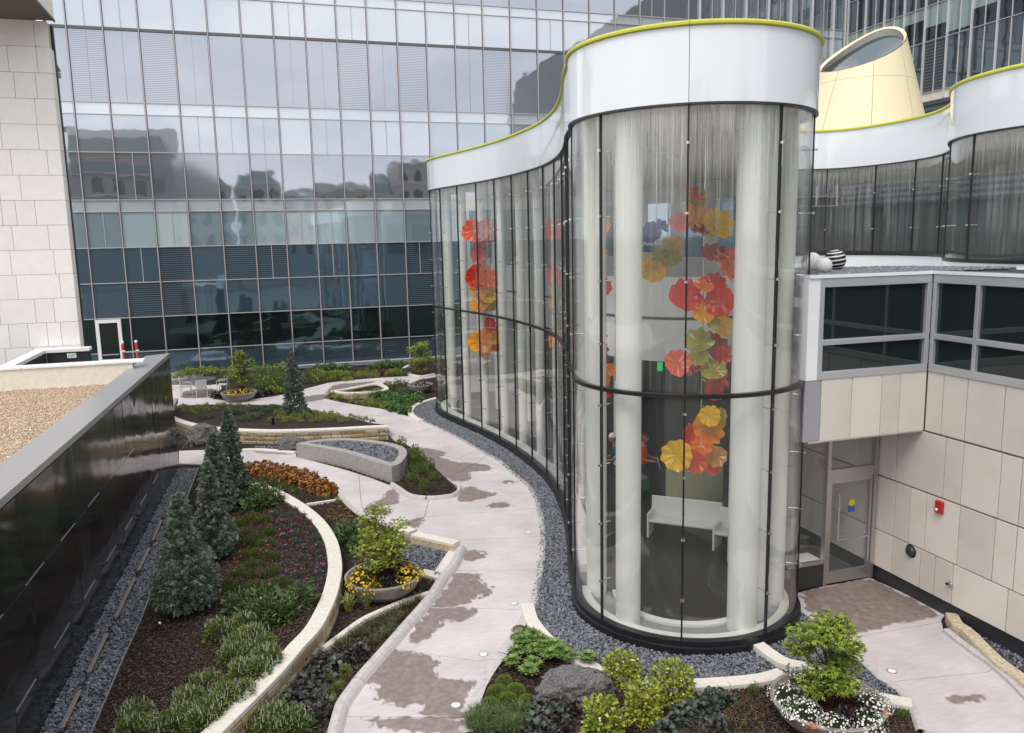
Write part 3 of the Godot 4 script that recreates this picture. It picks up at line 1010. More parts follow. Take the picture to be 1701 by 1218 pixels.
	# columns
	for c in [[155, 1.72, 0.23], [80, 1.66, 0.27], [201, 1.72, 0.2], [33, 1.78, 0.14], [60, 1.5, 0.22]]:
		var b := MB.new()
		lathe(b, [[c[2], 0.02], [c[2], 9.32]], Vector3.ZERO, 20)
		obj("column", b, M.column, o).position = v3(DC + Vector2(cos(deg_to_rad(c[0])), sin(deg_to_rad(c[0]))) * c[1])
	for k in 13:
		var a := s0 + step * (-3.55 - k)
		if a < 2.5: break
		var p := cv.sample_baked(a); var t := (cv.sample_baked(a + 0.1) - p).normalized(); var nn := Vector2(-t.y, t.x)
		var b := MB.new()
		lathe(b, [[0.15, 0.02], [0.15, 9.32]], Vector3.ZERO, 16)
		obj("column", b, M.column, o).position = v3(p - nn * 0.62)
		if k % 2 == 0 and k > 2:
			var b2 := MB.new()
			lathe(b2, [[0.2, 0.02], [0.2, 9.32]], Vector3.ZERO, 16)
			obj("column", b2, M.column, o).position = v3(p - nn * 2.7)
	# gallery floor with its white curved front, dark lobby and timber door below
	var gf := smooth(V([10.4, -36.0, 10.9, -31, 10.7, -27, 10.0, -23.6, 9.9, -21.6, 10.7, -20.1, 12.2, -19.4, 14.2, -20.6]), 6)
	var gl := MB.new()
	sweep(gl, gf, [[-0.12, 3.75], [-0.12, 6.1], [0.1, 6.1], [0.1, 3.75]])
	obj("gallery_front", gl, M.inside_wall, o)
	var gg := MB.new()
	sweep(gg, gf, [[0.1, 4.92], [0.1, 5.0], [0.106, 5.0], [0.106, 4.92]]); sweep(gg, gf, [[-0.13, 4.92], [-0.13, 5.0], [-0.122, 5.0], [-0.122, 4.92]])
	obj("gallery_groove", gg, M.dark_metal, o)
	var gs := gf.duplicate()
	gs.append_array(V([16.5, -23.2, 16.3, -30, 15, -35.3]))
	var gsb := MB.new()
	prism(gsb, ccw(gs), 3.8, 5.2)
	obj("gallery_floor", gsb, M.inside_wall, o)
	var lob := MB.new()
	var lb := smooth(V([12.3, -36, 12.6, -30, 12.2, -25, 11.9, -22.6, 13.2, -21.4, 14.6, -21.6]), 4)
	sweep(lob, lb, [[-0.1, 0.02], [-0.1, 3.8], [0.1, 3.8], [0.1, 0.02]])
	obj("lobby_wall", lob, M.inside_dark, o)
	var wd := MB.new()
	obox(wd, Transform3D(Basis(Vector3.UP, 0.95), Vector3(11.55, 1.45, -23.6)), Vector3(1.5, 2.85, 0.08), 0.01)
	obj("timber_door", wd, M.wood, o)
	# ceiling spots
	for p in [[8.2, -16.2], [8.9, -16.8], [9.4, -17.2], [9.9, -18.6], [8.6, -18.9], [10.3, -19.2], [9.0, -20.4]]:
		var b := MB.new()
		tube(b, Vector3(0, 9.31, 0), Vector3(0, 9.15, 0), 0.015, 0.015, 6)
		tube(b, Vector3(0, 9.16, 0), Vector3(0.03, 9.02, 0.06), 0.045, 0.05, 8)
		obj("spot_fitting", b, M.fin, o).position = v3(Vector2(p[0], p[1]))
	# truncated cone of the roof light
	var cn := thing("roof_light_cone", "cream leaning cone of a roof light with slanted open top", "skylight", Vector3(21.6, 10.0, -25.6))
	var m := 9
	for lv in 2:
		for k in m:
			var b := MB.new()
			for i in 3:
				var a0 := TAU * (k + i / 3.0 + (0.004 if i == 0 else 0.0)) / m; var a1 := TAU * (k + (i + 1) / 3.0 - (0.004 if i == 2 else 0.0)) / m
				var q := []; var nn := []
				for e in [[a0, 0], [a0, 1], [a1, 1], [a1, 0]]:
					var top: float = cone_top(e[0])
					var y: float = [[0.0, 2.592], [2.6, top]][lv][e[1]]
					var rr: float = 2.62 - 0.31 * y
					q.append(Vector3(cos(e[0]) * rr + 0.07 * y, y, sin(e[0]) * rr))
					nn.append(Vector3(cos(e[0]), 0.27, sin(e[0])).normalized())
				b.qn(q[0], q[1], q[2], q[3], nn[0], nn[1], nn[2], nn[3])
			obj("cone_panel", b, M.cone, cn)
	var inn := MB.new(); var rim := MB.new()
	for k in 36:
		var a0 := TAU * k / 36; var a1 := TAU * (k + 1) / 36
		var q := []
		for e in [[a0, 0.0, 0.02], [a1, 0.0, 0.02], [a1, 0.05, 0.12], [a0, 0.05, 0.12], [a0, 0.9, 0.16], [a1, 0.9, 0.16]]:
			var y: float = cone_top(e[0]) - e[1]
			var rr: float = 2.62 - 0.31 * y - e[2]
			q.append(Vector3(cos(e[0]) * rr + 0.07 * y, y + (0.03 if e[1] == 0.0 else 0.0), sin(e[0]) * rr))
		rim.q(q[0], q[1], q[2], q[3])
		inn.q(q[3], q[2], q[5], q[4])
	obj("rim", rim, M.cone, cn)
	obj("inner_lining", inn, M.grey_concrete, cn)
	var gp2 := MB.new()
	for k in 36:
		var q := []
		for a in [TAU * k / 36, TAU * (k + 1) / 36]:
			var y: float = cone_top(a) - 0.3; var rr: float = 2.62 - 0.31 * y - 0.15
			q.append(Vector3(cos(a) * rr + 0.07 * y, y, sin(a) * rr))
		gp2.t3(Vector3(0.14, cone_top(PI / 2) - 0.3, 0), q[0], q[1])
	obj("roof_glass", gp2, M.wing_glass, cn)
	var core := MB.new()
	lathe(core, [[2.42, 0.0], [1.62, 2.6]], Vector3(0.08, 0, 0), 24)
	obj("joint_lining", core, M.cone_joint, cn)

func cone_top(a: float) -> float: return 3.85 + 0.92 * cos(a + 0.36)

# ---------------------------------------------------------------- stone wing on the right
func stone_wing() -> void:
	var o := thing("stone_wing", "beige stone-clad wing with dark ribbon windows on the right", "building")
	var W := 11.95
	# cores
	var b := MB.new()
	box(b, Vector3(W + 0.06, -0.3, -16.3), Vector3(W + 2.6, 5.8, -2))
	box(b, Vector3(9.6, 3.5, -12.3), Vector3(W + 0.06, 6.3, -12.02))
	obj("core", b, M.joint, o)
	var r := RandomNumberGenerator.new()
	r.seed = 3
	var rows := [[0.30, 1.09, [-16.3, -15.4, -14.2, -12.59, -11.85, -11.49, -11.07, -9.92, -8.6, -7.4, -6.0, -4.5]], [1.10, 2.24, [-16.3, -14.6, -13.4, -12.57, -12.18, -11.78, -11.01, -10.26, -9.84, -8.4, -7.1, -5.9, -4.5]], [2.26, 3.42, [-16.3, -15.8, -14.5, -12.6, -11.42, -11.02, -10.24, -9.84, -8.7, -7.4, -6.4, -4.5]], [3.45, 4.60, [-11.94, -11.56, -11.03, -10.27, -9.3, -8.3, -7.1, -6.2, -4.5]]]
	for row in rows:
		var js: Array = row[2]
		for k in js.size() - 1:
			var q := MB.new()
			obox(q, Transform3D.IDENTITY, Vector3(0.05, row[1] - row[0] - 0.012, js[k + 1] - js[k] - 0.018), 0.003)
			obj("stone_panel", q, M.stone_panel[r.randi() % 5], o).position = Vector3(W + 0.025 + r.randf() * 0.003, (row[0] + row[1]) / 2, (js[k] + js[k + 1]) / 2)
	var pl := MB.new()
	box(pl, Vector3(W + 0.05, -0.3, -16.3), Vector3(W + 0.1, 0.29, -4.5))
	obj("plinth", pl, M.dark_metal, o)
	# the box over the door: stone, soffit, ribbon windows
	var fx_ := [9.57, 10.24, 10.91, 11.34, 11.94]
	for k in 4:
		var q := MB.new()
		obox(q, Transform3D.IDENTITY, Vector3(fx_[k + 1] - fx_[k] - 0.012, 1.15, 0.05), 0.003)
		obj("stone_panel", q, M.stone_panel[(k * 2 + 1) % 5], o).position = Vector3((fx_[k] + fx_[k + 1]) / 2, 4.025, -11.975 + r.randf() * 0.003)
	var le := MB.new()
	box(le, Vector3(9.22, 3.46, -12.0), Vector3(9.56, 4.6, -11.955))
	obj("end_panel", le, M.lilac, o)
	var sp := ccw(V([9.22, -11.97, 11.94, -11.97, 11.94, -16.2, 11.2, -16.0, 9.22, -14.3]))
	var hole := arc(DC, DR + 0.12, 0, 350, 35)
	var sb := MB.new()
	for p in Geometry2D.clip_polygons(sp, hole): prism(sb, p, 3.42, 3.5)
	obj("soffit", sb, M.stone_panel[2], o)
	# window bands: frames as bars, panes between
	var wf := func(lo: Vector3, hi: Vector3, part: String, m: Material) -> void:
		var q := MB.new()
		obox(q, Transform3D.IDENTITY, hi - lo, 0.006 if m == M.frame else 0.0)
		obj(part, q, m, o).position = (lo + hi) / 2
	for y in [[4.60, 4.74], [5.22, 5.32], [6.26, 6.42]]:
		wf.call(Vector3(9.45, y[0], -12.06), Vector3(11.92, y[1], -11.93), "window_frame", M.frame)
		wf.call(Vector3(W - 0.02, y[0], -11.92), Vector3(W + 0.1, y[1], -3), "window_frame", M.frame)
	for y in [[4.74, 5.22], [5.32, 6.26]]:
		wf.call(Vector3(9.55, y[0], -12.03), Vector3(11.83, y[1], -12.0), "window_pane", M.window_dark)
		wf.call(Vector3(9.45, y[0], -12.06), Vector3(9.55, y[1], -11.93), "window_frame", M.frame)
		wf.call(Vector3(11.83, y[0], -12.06), Vector3(11.93, y[1], -11.93), "window_frame", M.frame)
		wf.call(Vector3(W - 0.02, y[0], -11.92), Vector3(W + 0.1, y[1], -11.84), "window_frame", M.frame)
		var zs := [-11.84, -10.9, -9.35, -7.8, -6.2, -4.6, -3]
		for k in 6:
			wf.call(Vector3(W + 0.05, y[0], zs[k]), Vector3(W + 0.08, y[1], zs[k + 1] - 0.08), "window_pane", M.window_dark)
			wf.call(Vector3(W - 0.02, y[0], zs[k + 1] - 0.08), Vector3(W + 0.1, y[1], zs[k + 1]), "window_frame", M.frame)
	wf.call(Vector3(9.22, 4.60, -12.1), Vector3(9.45, 6.42, -11.94), "corner_panel", M.fascia)
	# roof deck, cap and gravel
	var atr := PackedVector2Array()
	for p in smooth(V(RIGHT.slice(0, 40)), 3): atr.append(p)
	var deck := PackedVector2Array([Vector2(9.3, -12.12), Vector2(12.12, -12.12), Vector2(12.12, -3), Vector2(17.6, -3)])
	var rev := atr.duplicate()
	rev.reverse()
	deck.append_array(rev)
	var parts := Geometry2D.clip_polygons(ccw(deck), hole)
	var db := MB.new()
	for p in parts: prism(db, p, 5.8, 5.98)
	obj("roof_deck", db, M.white_paint, o)
	var tray := Geometry2D.clip_polygons(ccw(V([9.3, -12.1, 12.1, -12.1, 12.1, -3, 14.2, -3, 14.2, -12.6, 13.2, -14.2, 11.4, -14.9, 9.9, -14.4])), hole)
	var tb := MB.new()
	for p in tray: prism(tb, p, 5.98, 6.43)
	obj("gravel_tray", tb, M.dark_bed, o)
	var cb := MB.new()
	box(cb, Vector3(9.22, 6.425, -12.1), Vector3(11.98, 6.485, -11.91)); box(cb, Vector3(11.91, 6.425, -11.9), Vector3(12.12, 6.485, -3))
	obj("roof_cap", cb, M.fascia, o)
	var xf := []
	for k in 14000:
		var p := Vector2(r.randf_range(9.4, 15), r.randf_range(-16.5, -12.15))
		if p.distance_to(DC) < DR + 0.2 or not Geometry2D.is_point_in_polygon(p, tray[0]): continue
		var s := r.randf_range(0.05, 0.09)
		xf.append(Transform3D(Basis.from_euler(Vector3(r.randf() * 6, r.randf() * 6, 0)).scaled(Vector3(s, s * 0.7, s)), v3(p, 6.45 + r.randf() * 0.02)))
	scatter("deck_gravel", pebble_mesh(5), M.pebble, xf, slate(), o)
	# glazed door below the box
	var d := MB.new()
	for x in [10.68, 11.84]: box(d, Vector3(x, 0.02, -13.16), Vector3(x + 0.08, 3.42, -13.04))
	box(d, Vector3(10.76, 2.28, -13.15), Vector3(11.84, 2.48, -13.05))
	box(d, Vector3(9.85, 0.5, -13.15), Vector3(10.68, 0.56, -13.05))
	var dr := obj("door_frame", d, M.steel, o)
	var leaf := MB.new()
	box(leaf, Vector3(10.77, 0.04, -13.13), Vector3(11.83, 0.28, -13.07)); box(leaf, Vector3(10.77, 2.18, -13.13), Vector3(11.83, 2.275, -13.07))
	for x in [10.77, 11.77]: box(leaf, Vector3(x, 0.28, -13.13), Vector3(x + 0.06, 2.18, -13.07))
	var lf := obj("door_leaf", leaf, M.steel, o)
	var lg := MB.new()
	box(lg, Vector3(10.83, 0.28, -13.105), Vector3(11.77, 2.18, -13.095))
	obj("door_glass", lg, M.clear, lf)
	var hb := MB.new()
	pipe(hb, [Vector3(10.93, 2.0, -13.06), Vector3(10.93, 2.0, -12.98), Vector3(10.93, 1.0, -12.98), Vector3(11.68, 1.0, -12.98), Vector3(11.68, 1.0, -13.06)], 0.016, 8)
	pipe(hb, [Vector3(10.99, 1.95, -13.02), Vector3(10.99, 1.06, -13.02), Vector3(11.68, 1.06, -13.02)], 0.01, 6)
	obj("pull_handle", hb, M.chrome, lf)
	for g in [[Vector3(10.76, 2.48, -13.105), Vector3(11.84, 3.42, -13.095)], [Vector3(9.87, 0.56, -13.105), Vector3(10.68, 3.42, -13.095)]]:
		var q := MB.new()
		box(q, g[0], g[1])
		obj("door_glass", q, M.clear, dr)
	var sd := MB.new()
	box(sd, Vector3(9.85, 0.02, -13.2), Vector3(10.68, 0.5, -13.06))
	obj("sidelight_base", sd, M.dark_metal, o)
	var sl := MB.new()
	box(sl, Vector3(9.9, 0.5, -13.55), Vector3(10.68, 0.56, -13.16))
	obj("sidelight_sill", sl, M.white_paint, o)
	var st := MB.new()
	box(st, Vector3(11.26, 1.52, -13.09), Vector3(11.42, 1.66, -13.085))
	obj("sticker", st, mat(0.03, 0.10, 0.38, 0.5), lf)
	var sy := MB.new()
	lathe(sy, [[0.0, 0.0], [0.075, 0.0], [0.075, 0.004], [0.0, 0.004]], Vector3.ZERO, 16)
	var syo := obj("sticker", sy, mat(0.62, 0.52, 0.02, 0.5), lf)
	syo.position = Vector3(11.34, 1.72, -13.088)
	syo.rotation.x = PI / 2
	var vf := MB.new()
	box(vf, Vector3(9.9, -0.3, -16), Vector3(11.95, 0.015, -13.2))
	obj("vestibule_floor", vf, M.dark_bed, o)
	# things fixed to the wall
	var al := thing("fire_alarm", "red fire alarm strobe box on the stone wall", "alarm", Vector3(11.95, 2.08, -11.44))
	var ab := MB.new()
	obox(ab, Transform3D(Basis.IDENTITY, Vector3(-0.035, 0, 0)), Vector3(0.07, 0.24, 0.17), 0.012)
	obj("housing", ab, mat(0.42, 0.02, 0.015, 0.4), al)
	var ac := MB.new()
	ball(ac, Vector3(-0.072, -0.05, -0.03), Vector3(0.022, 0.03, 0.03), 10, 6)
	obj("strobe_lens", ac, M.lamp_glass, al)
	var vt := thing("wall_vent", "round black vent cap low on the stone wall", "vent", Vector3(11.95, 0.97, -12.08))
	var vb := MB.new()
	ball(vb, Vector3(-0.02, 0, 0), Vector3(0.07, 0.11, 0.11), 16, 10)
	obj("cap", vb, M.dark_metal, vt)
	var vr := MB.new()
	ball(vr, Vector3(-0.012, 0, 0), Vector3(0.02, 0.135, 0.135), 16, 8)
	obj("flange", vr, M.black, vt)
	var ht := thing("hose_tap", "small metal tap box on the stone wall above the kerb", "tap", Vector3(11.95, 0.7, -11.09))
	var hb2 := MB.new()
	obox(hb2, Transform3D(Basis.IDENTITY, Vector3(-0.03, 0, 0)), Vector3(0.06, 0.07, 0.1), 0.01)
	obj("housing", hb2, M.steel, ht)
	var hk := MB.new()
	tube(hk, Vector3(-0.06, 0, -0.02), Vector3(-0.1, 0, -0.02), 0.02, 0.025, 8)
	obj("knob", hk, M.dark_metal, ht)
	# spheres on the roof deck
	var s1 := thing("striped_sphere", "black and white striped ball ornament on the box roof", "ornament", Vector3(11.21, 6.46, -13.7))
	var bw := mat(0.75, 0.75, 0.74, 0.4)
	for k in 16:
		var f0 := PI * (k / 2 + (0.68 if k % 2 else 0.0)) / 8; var f1 := PI * (k / 2 + (1.0 if k % 2 else 0.68)) / 8
		var q := MB.new()
		var prof := []
		for i in 4:
			var f := lerpf(f1, f0, i / 3.0)
			prof.append([maxf(0.001, sin(f)) * 0.21, 0.21 + cos(f) * 0.21])
		lathe(q, prof, Vector3.ZERO, 24)
		obj("stripe", q, bw if k % 2 else M.black, s1)
	s1.rotation.z = 0.15
	for e in [[10.50, -13.55, 0.2, "smooth white ball ornament half behind the glass drum edge"], [10.21, -12.83, 0.16, "small speckled white ball ornament beside the striped ball"]]:
		var s2 := thing("white_sphere", e[3], "ornament", Vector3(e[0], 6.44 + e[2], e[1]), 0.0, "white ball ornaments on the box roof")
		var q := MB.new()
		ball(q, Vector3.ZERO, Vector3(e[2], e[2], e[2]), 20, 14)
		obj("ball", q, patchy([[0.0, 0.5, 0.5, 0.5], [1.0, 0.78, 0.78, 0.77]], 0.05, 4, 2.0, 0.6, 0.2, 91, 256), s2)
		var cpb := MB.new()
		lathe(cpb, [[0.05, e[2] * 0.98], [0.0, e[2] * 1.03]], Vector3.ZERO, 12)
		obj("top_plug", cpb, M.frame, s2)

func slate() -> Array:
	var o := []
	for c in [[0.11, 0.12, 0.15], [0.145, 0.155, 0.19], [0.085, 0.092, 0.118], [0.185, 0.195, 0.23], [0.13, 0.138, 0.17], [0.25, 0.255, 0.285], [0.115, 0.115, 0.128], [0.16, 0.17, 0.205]]: o.append(Color(c[0], c[1], c[2]))
	return o

# ---------------------------------------------------------------- houses behind the viewer, seen mirrored in the glass
func far_houses() -> void:
	var roof := mat(0.17, 0.23, 0.22, 0.6)
	var wall := patchy([[0.0, 0.30, 0.28, 0.255], [1.0, 0.42, 0.395, 0.37]], 0.02, 3, 0.2, 0.9, 0.0, 51, 256)
	var band := mat(0.55, 0.52, 0.48, 0.8)
	for h in [[-31.5, -19.0, 19.5, 24.0, 0, "stone townhouse with green mansard roof, mirrored at the left of the glass front"], [-17.5, -3.6, 18.8, 23.0, 1, "stone townhouse with green gable roof, mirrored in the striped panes"], [-3.0, 5.0, 18.2, 20.6, 0, "stone townhouse with low green roof, mirrored in the middle of the glass"], [5.6, 21.0, 16.6, 17.6, 0, "long low stone house, mirrored in the glass front"], [21.3, 26.6, 16.8, 21.0, 2, "small house with green domed roof, mirrored beside the atrium"], [27.0, 36.0, 22.5, 22.9, 3, "plain stone block with small windows, mirrored beside the atrium fascia"]]:
		var w: float = h[1] - h[0]; var e: float = h[2]; var t: float = h[3]
		var o := thing("town_house", h[5], "house", Vector3((h[0] + h[1]) / 2, 0, 60), 0.0, "houses behind the viewer")
		var b := MB.new()
		box(b, Vector3(-w / 2, -0.4, 0), Vector3(w / 2, e, 12))
		obj("wall", b, wall, o)
		var rb := MB.new()
		if h[4] == 1:
			for s in [-1.0, 1.0]: rb.q(Vector3(s * w / 2 * 1.03, e, -0.3), Vector3(0, t, -0.3), Vector3(0, t, 12), Vector3(s * w / 2 * 1.03, e, 12))
			rb.t3(Vector3(-w / 2, e, 0), Vector3(0, t, 0), Vector3(w / 2, e, 0))
		elif h[4] == 2:
			lathe(rb, [[w / 2, e], [w / 2 * 0.9, lerpf(e, t, 0.55)], [w / 2 * 0.4, lerpf(e, t, 0.9)], [0.0, t]], Vector3(0, 0, w / 2), 12)
		else:
			var i := 1.2 if h[4] == 0 else 0.1
			var lo := [Vector3(-w / 2, e, -0.2), Vector3(w / 2, e, -0.2), Vector3(w / 2, e, 12), Vector3(-w / 2, e, 12)]
			var hi := [Vector3(-w / 2 + i, t, i), Vector3(w / 2 - i, t, i), Vector3(w / 2 - i, t, 12 - i), Vector3(-w / 2 + i, t, 12 - i)]
			for k in 4: rb.q(lo[k], hi[k], hi[(k + 1) % 4], lo[(k + 1) % 4])
			rb.q(hi[0], hi[3], hi[2], hi[1])
		obj("roof", rb, roof if h[4] != 3 else wall, o)
		var cb := MB.new()
		for y in [e - 0.25, e - 3.9]: box(cb, Vector3(-w / 2 - 0.15, y, -0.25), Vector3(w / 2 + 0.15, y + 0.28, -0.003))
		obj("cornice", cb, band, o)
		var n := int(w / 2.6)
		for k in n:
			for y in [e - 3.2, e - 7.2, e - 11]:
				var q := MB.new()
				box(q, Vector3(-0.6, 0, -0.06), Vector3(0.6, 2.0, -0.004))
				obj("window", q, M.window_dark, o).position = Vector3(-w / 2 + w * (k + 0.5) / n, y, 0)

# ---------------------------------------------------------------- ground and paths
func mulch_sheet(called: String, lo: Vector2, hi: Vector2, step: float, y: float) -> void:
	var f := FastNoiseLite.new()
	f.seed = 8; f.frequency = 0.9; f.fractal_octaves = 3
	var nx := int((hi.x - lo.x) / step); var nz := int((hi.y - lo.y) / step)
	var b := MB.new()
	for i in nx:
		for j in nz:
			var q := []
			for e in [[i, j], [i + 1, j], [i + 1, j + 1], [i, j + 1]]:
				var p := lo + Vector2(e[0], e[1]) * step
				q.append(v3(p, y + f.get_noise_2d(p.x, p.y) * 0.035))
			b.q(q[3], q[2], q[1], q[0])
	struct(called, b, M.mulch)

func ground_and_paths() -> void:
	var g := MB.new()
	box(g, Vector3(-700, -0.6, -700), Vector3(700, -0.34, 700))
	struct("ground", g, patchy([[0.0, 0.10, 0.10, 0.085], [0.5, 0.16, 0.155, 0.14], [1.0, 0.2, 0.19, 0.18]], 0.01, 4, 0.05, 0.95, 0.0, 13))
	mulch_sheet("mulch_ground", Vector2(-3.4, -49.1), Vector2(12.0, -6.0), 0.35, -0.045)
	# concrete with damp patches: one colour and one gloss picture over the whole court
	var x0 := -4.0; var z0 := -48.0; var sx := 17.0; var sz := 42.0
	var w := 820; var h := 2040
	var im := Image.create(w, h, false, Image.FORMAT_RGB8); var ro := Image.create(w, h, false, Image.FORMAT_RGB8)
	var f := FastNoiseLite.new()
	f.seed = 2; f.frequency = 0.011; f.fractal_octaves = 5
	var f2 := FastNoiseLite.new()
	f2.seed = 9; f2.frequency = 0.09; f2.fractal_octaves = 3
	for y in h:
		for x in w:
			var a := f.get_noise_2d(x, y) * 0.10 + f2.get_noise_2d(x * 0.5, y * 2.0) * 0.05
			var c := Color(0.545 + a, 0.495 + a * 0.97, 0.505 + a * 0.95).linear_to_srgb()
			im.set_pixel(x, y, c)
	ro.fill(Color(0.8, 0.8, 0.8))
	var wet := wet_patches()
	for p in wet:
		var poly: PackedVector2Array = smooth(close(V(p)), 4)
		var lo := Vector2(1e9, 1e9); var hi := -lo
		for v in poly:
			lo = lo.min(v); hi = hi.max(v)
		for y in range(maxi(0, int((lo.y - 0.5 - z0) / sz * h)), mini(h, int((hi.y + 0.5 - z0) / sz * h))):
			for x in range(maxi(0, int((lo.x - 0.5 - x0) / sx * w)), mini(w, int((hi.x + 0.5 - x0) / sx * w))):
				var q := Vector2(x0 + sx * (x + 0.5) / w, z0 + sz * (y + 0.5) / h)
				var wob := Vector2(f2.get_noise_2d(x * 0.8, y * 0.8), f2.get_noise_2d(x * 0.8 + 300, y * 0.8)) * 0.11 + Vector2(f2.get_noise_2d(x * 2.3, y * 0.7 + 70), 0) * 0.10
				var wetness := 0.0
				for d in [Vector2(0.015, 0), Vector2(-0.015, 0.01), Vector2(0, 0.02), Vector2(0, -0.02)]:
					if Geometry2D.is_point_in_polygon(q + wob + d, poly): wetness += 0.25
				if wetness > 0:
					var t := wetness * (0.92 + f2.get_noise_2d(x * 1.5, y * 1.5) * 0.2 + f.get_noise_2d(x * 6.0, y * 6.0) * 0.14)
					var dry := im.get_pixel(x, y).srgb_to_linear()
					im.set_pixel(x, y, dry.lerp(Color(0.205, 0.158, 0.14), clampf(t, 0, 1)).linear_to_srgb())
					var gl := lerpf(0.8, 0.42, wetness)
					ro.set_pixel(x, y, Color(gl, gl, gl))
	M.concrete = mat(1, 1, 1, 1.0)
	M.concrete.albedo_texture = ImageTexture.create_from_image(im)
	M.concrete.roughness_texture = ImageTexture.create_from_image(ro)
	M.concrete.heightmap_enabled = true
	M.concrete.heightmap_texture = noise_tex(0.2, 3, 61, [], 512)
	M.concrete.heightmap_scale = 0.15
	# slabs: the outline of each path cut along its joints
	var main := V([2.35, -10.07, 2.49, -10.64, 2.72, -11.32, 2.96, -11.82, 3.27, -12.29, 3.62, -12.74, 4.11, -13.44, 4.49, -14, 4.9, -14.71, 5.33, -15.63, 5.81, -16.79, 6.26, -18.02, 6.54, -18.85, 6.95, -20.46, 7.15, -21.75, 7.12, -23.16, 7.15, -24.62, 6.9, -26.24, 6.52, -28.94, 5.91, -31.8, 5.61, -32.6, 5.24, -33.62, 4.71, -34.75, 4.1, -35.56, 3.16, -36.99, 2.53, -38.28, 3.01, -39.62, 4.04, -40.22, 5.2, -40.81, 5.63, -40.62, 6.48, -40.68, 7.17, -40.7, 7.88, -41.57, 8.79, -41.99, 8.98, -42.87, 7.99, -42.78, 7.52, -42.77, 6.25, -42.92, 5.48, -42.95, 4.25, -42.79, 3.11, -42.5, 2.27, -41.59, 1.99, -41.3, 1.33, -40.52, 0.71, -39.94, 0.23, -39.65, -0.24, -39.53, -1, -39.31, -1.76, -39.4, -2.49, -40.18, -2.41, -41.46, -2.2, -43.13, -2.31, -44.51, -2.93, -44.39, -3.73, -44.36, -4.22, -44.02, -4.59, -43.63, -4.17, -39.07, -3.88, -39.24, -2.88, -39.02, -1.55, -38.55, -0.25, -37.85, 0.86, -37.23, 1.56, -36.22, 2.58, -34.57, 3.47, -33.18, 4.19, -31.58, 4.47, -30.79, 4.29, -29.6, 4.42, -28.65, 4.74, -27.78, 4.97, -25.41, 5.1, -23.56, 5.2, -22.63, 5.16, -22.08, 4.94, -21.69, 4.69, -21.58, 4.17, -21.64, 3.75, -22.03, 3.56, -22.83, 3.44, -23.31, 3.36, -23.28, 2.93, -24.24, 2.31, -25.42, 1.39, -26.9, 0.82, -27.78, 0.83, -28.54, -1.04, -29.52, -2.15, -29.96, -3.14, -30.21, -2.98, -28.39, -2.14, -27.9, -0.85, -27.16, -0.22, -26.68, 0.69, -25.74, 1.49, -24.66, 1.76, -23.83, 1.85, -22.94, 1.92, -22.27, 2.11, -21.27, 2.31, -20.69, 2.7, -19.96, 3.1, -19.48, 3.25, -19.06, 4.15, -17.92, 4.09, -17.7, 3.68, -16.75, 3.32, -16.19, 2.96, -15.51, 2.58, -14.88, 2.19, -14.3, 1.75, -13.63, 1.43, -13.15, 1.13, -12.7, 0.89, -12.27, 0.73, -11.97, 0.56, -11.31, 0.41, -10.74])
	var cuts := [[0.54, -11.85, 0.86, -11.65, 2.47, -11.06, 2.82, -11.01], [1.64, -13.67, 1.84, -13.49, 2.5, -13.05, 3.21, -12.56, 3.68, -12.54], [2.7, -15.18, 2.91, -14.9, 4.43, -14.21, 4.72, -14.11], [3.47, -16.65, 3.75, -16.48, 5.32, -15.94, 5.59, -15.84], [3.93, -18.38, 4.04, -18.29, 6.01, -17.81, 6.35, -17.73], [4.29, -22.12, 4.18, -21.58, 3.77, -20.21, 2.93, -19.5], [3.77, -20.21, 6.58, -19.79, 7.16, -19.72], [3.9, -22.15, 3.7, -21.76, 2.92, -21.34, 2.32, -20.39], [2.34, -20.78, 2.31, -21.84, 2.65, -25.41], [0.96, -28.31, 0.77, -27.71, 0.03, -27.12, -0.41, -26.24], [2.32, -25.91, 2.11, -25.49, 1.31, -24.94, 0.9, -24.56], [6.83, -31.18, 6.2, -30.33, 4.84, -29.47, 4.08, -29.09], [3.67, -31.12, 4.46, -31.61, 5.43, -32.29, 5.95, -33.03], [3.58, -38.05, 3.22, -36.43, 2.89, -35.79, 2.42, -34.24], [3.04, -43.73, 3.22, -41.49, 3.58, -40.51, 3.66, -38.83], [7.77, -26.65, 6.37, -24.7, 4.91, -23.13, 3.97, -21.66], [-1.22, -40.94, -1.18, -38.84, -1.28, -37.14], [0.77, -40.94, 0.91, -36.91], [-3.04, -46.45, -2.63, -42.42, -2.96, -37.84], [6.39, -44.38, 5.68, -39.68], [-1.87, -30.34, -1.91, -27.2], [7.13, -26.73, 5.99, -25.48, 5, -26.87]]
	slabs("concrete_path", main, cuts)
	var door := V([9.97, -12.98, 10.68, -13.06, 11.87, -13.1, 11.91, -13.02, 12, -12.28, 12.02, -11.61, 12.03, -11.25, 11.79, -11.11, 11.46, -10.73, 11.32, -10.15, 11.23, -9.53, 11.04, -8.95, 10.9, -8.63, 10.65, -7.85, 9.73, -7.11, 8.09, -7.68, 8.78, -8.45, 8.98, -8.74, 9.22, -9.11, 9.33, -9.43, 9.29, -9.6, 9.32, -9.94, 9.44, -10.45, 9.51, -10.94, 9.55, -11.41, 9.55, -11.91, 9.57, -12.38])
	slabs("concrete_path", door, [[9.59, -11.21, 9.71, -11.12, 11.76, -11.04, 12.06, -11.01], [9.1, -9.69, 9.55, -9.67, 11.03, -9.42, 11.62, -9.59], [8.7, -8.53, 8.85, -8.46, 9.27, -8.22, 10.56, -7.77]])
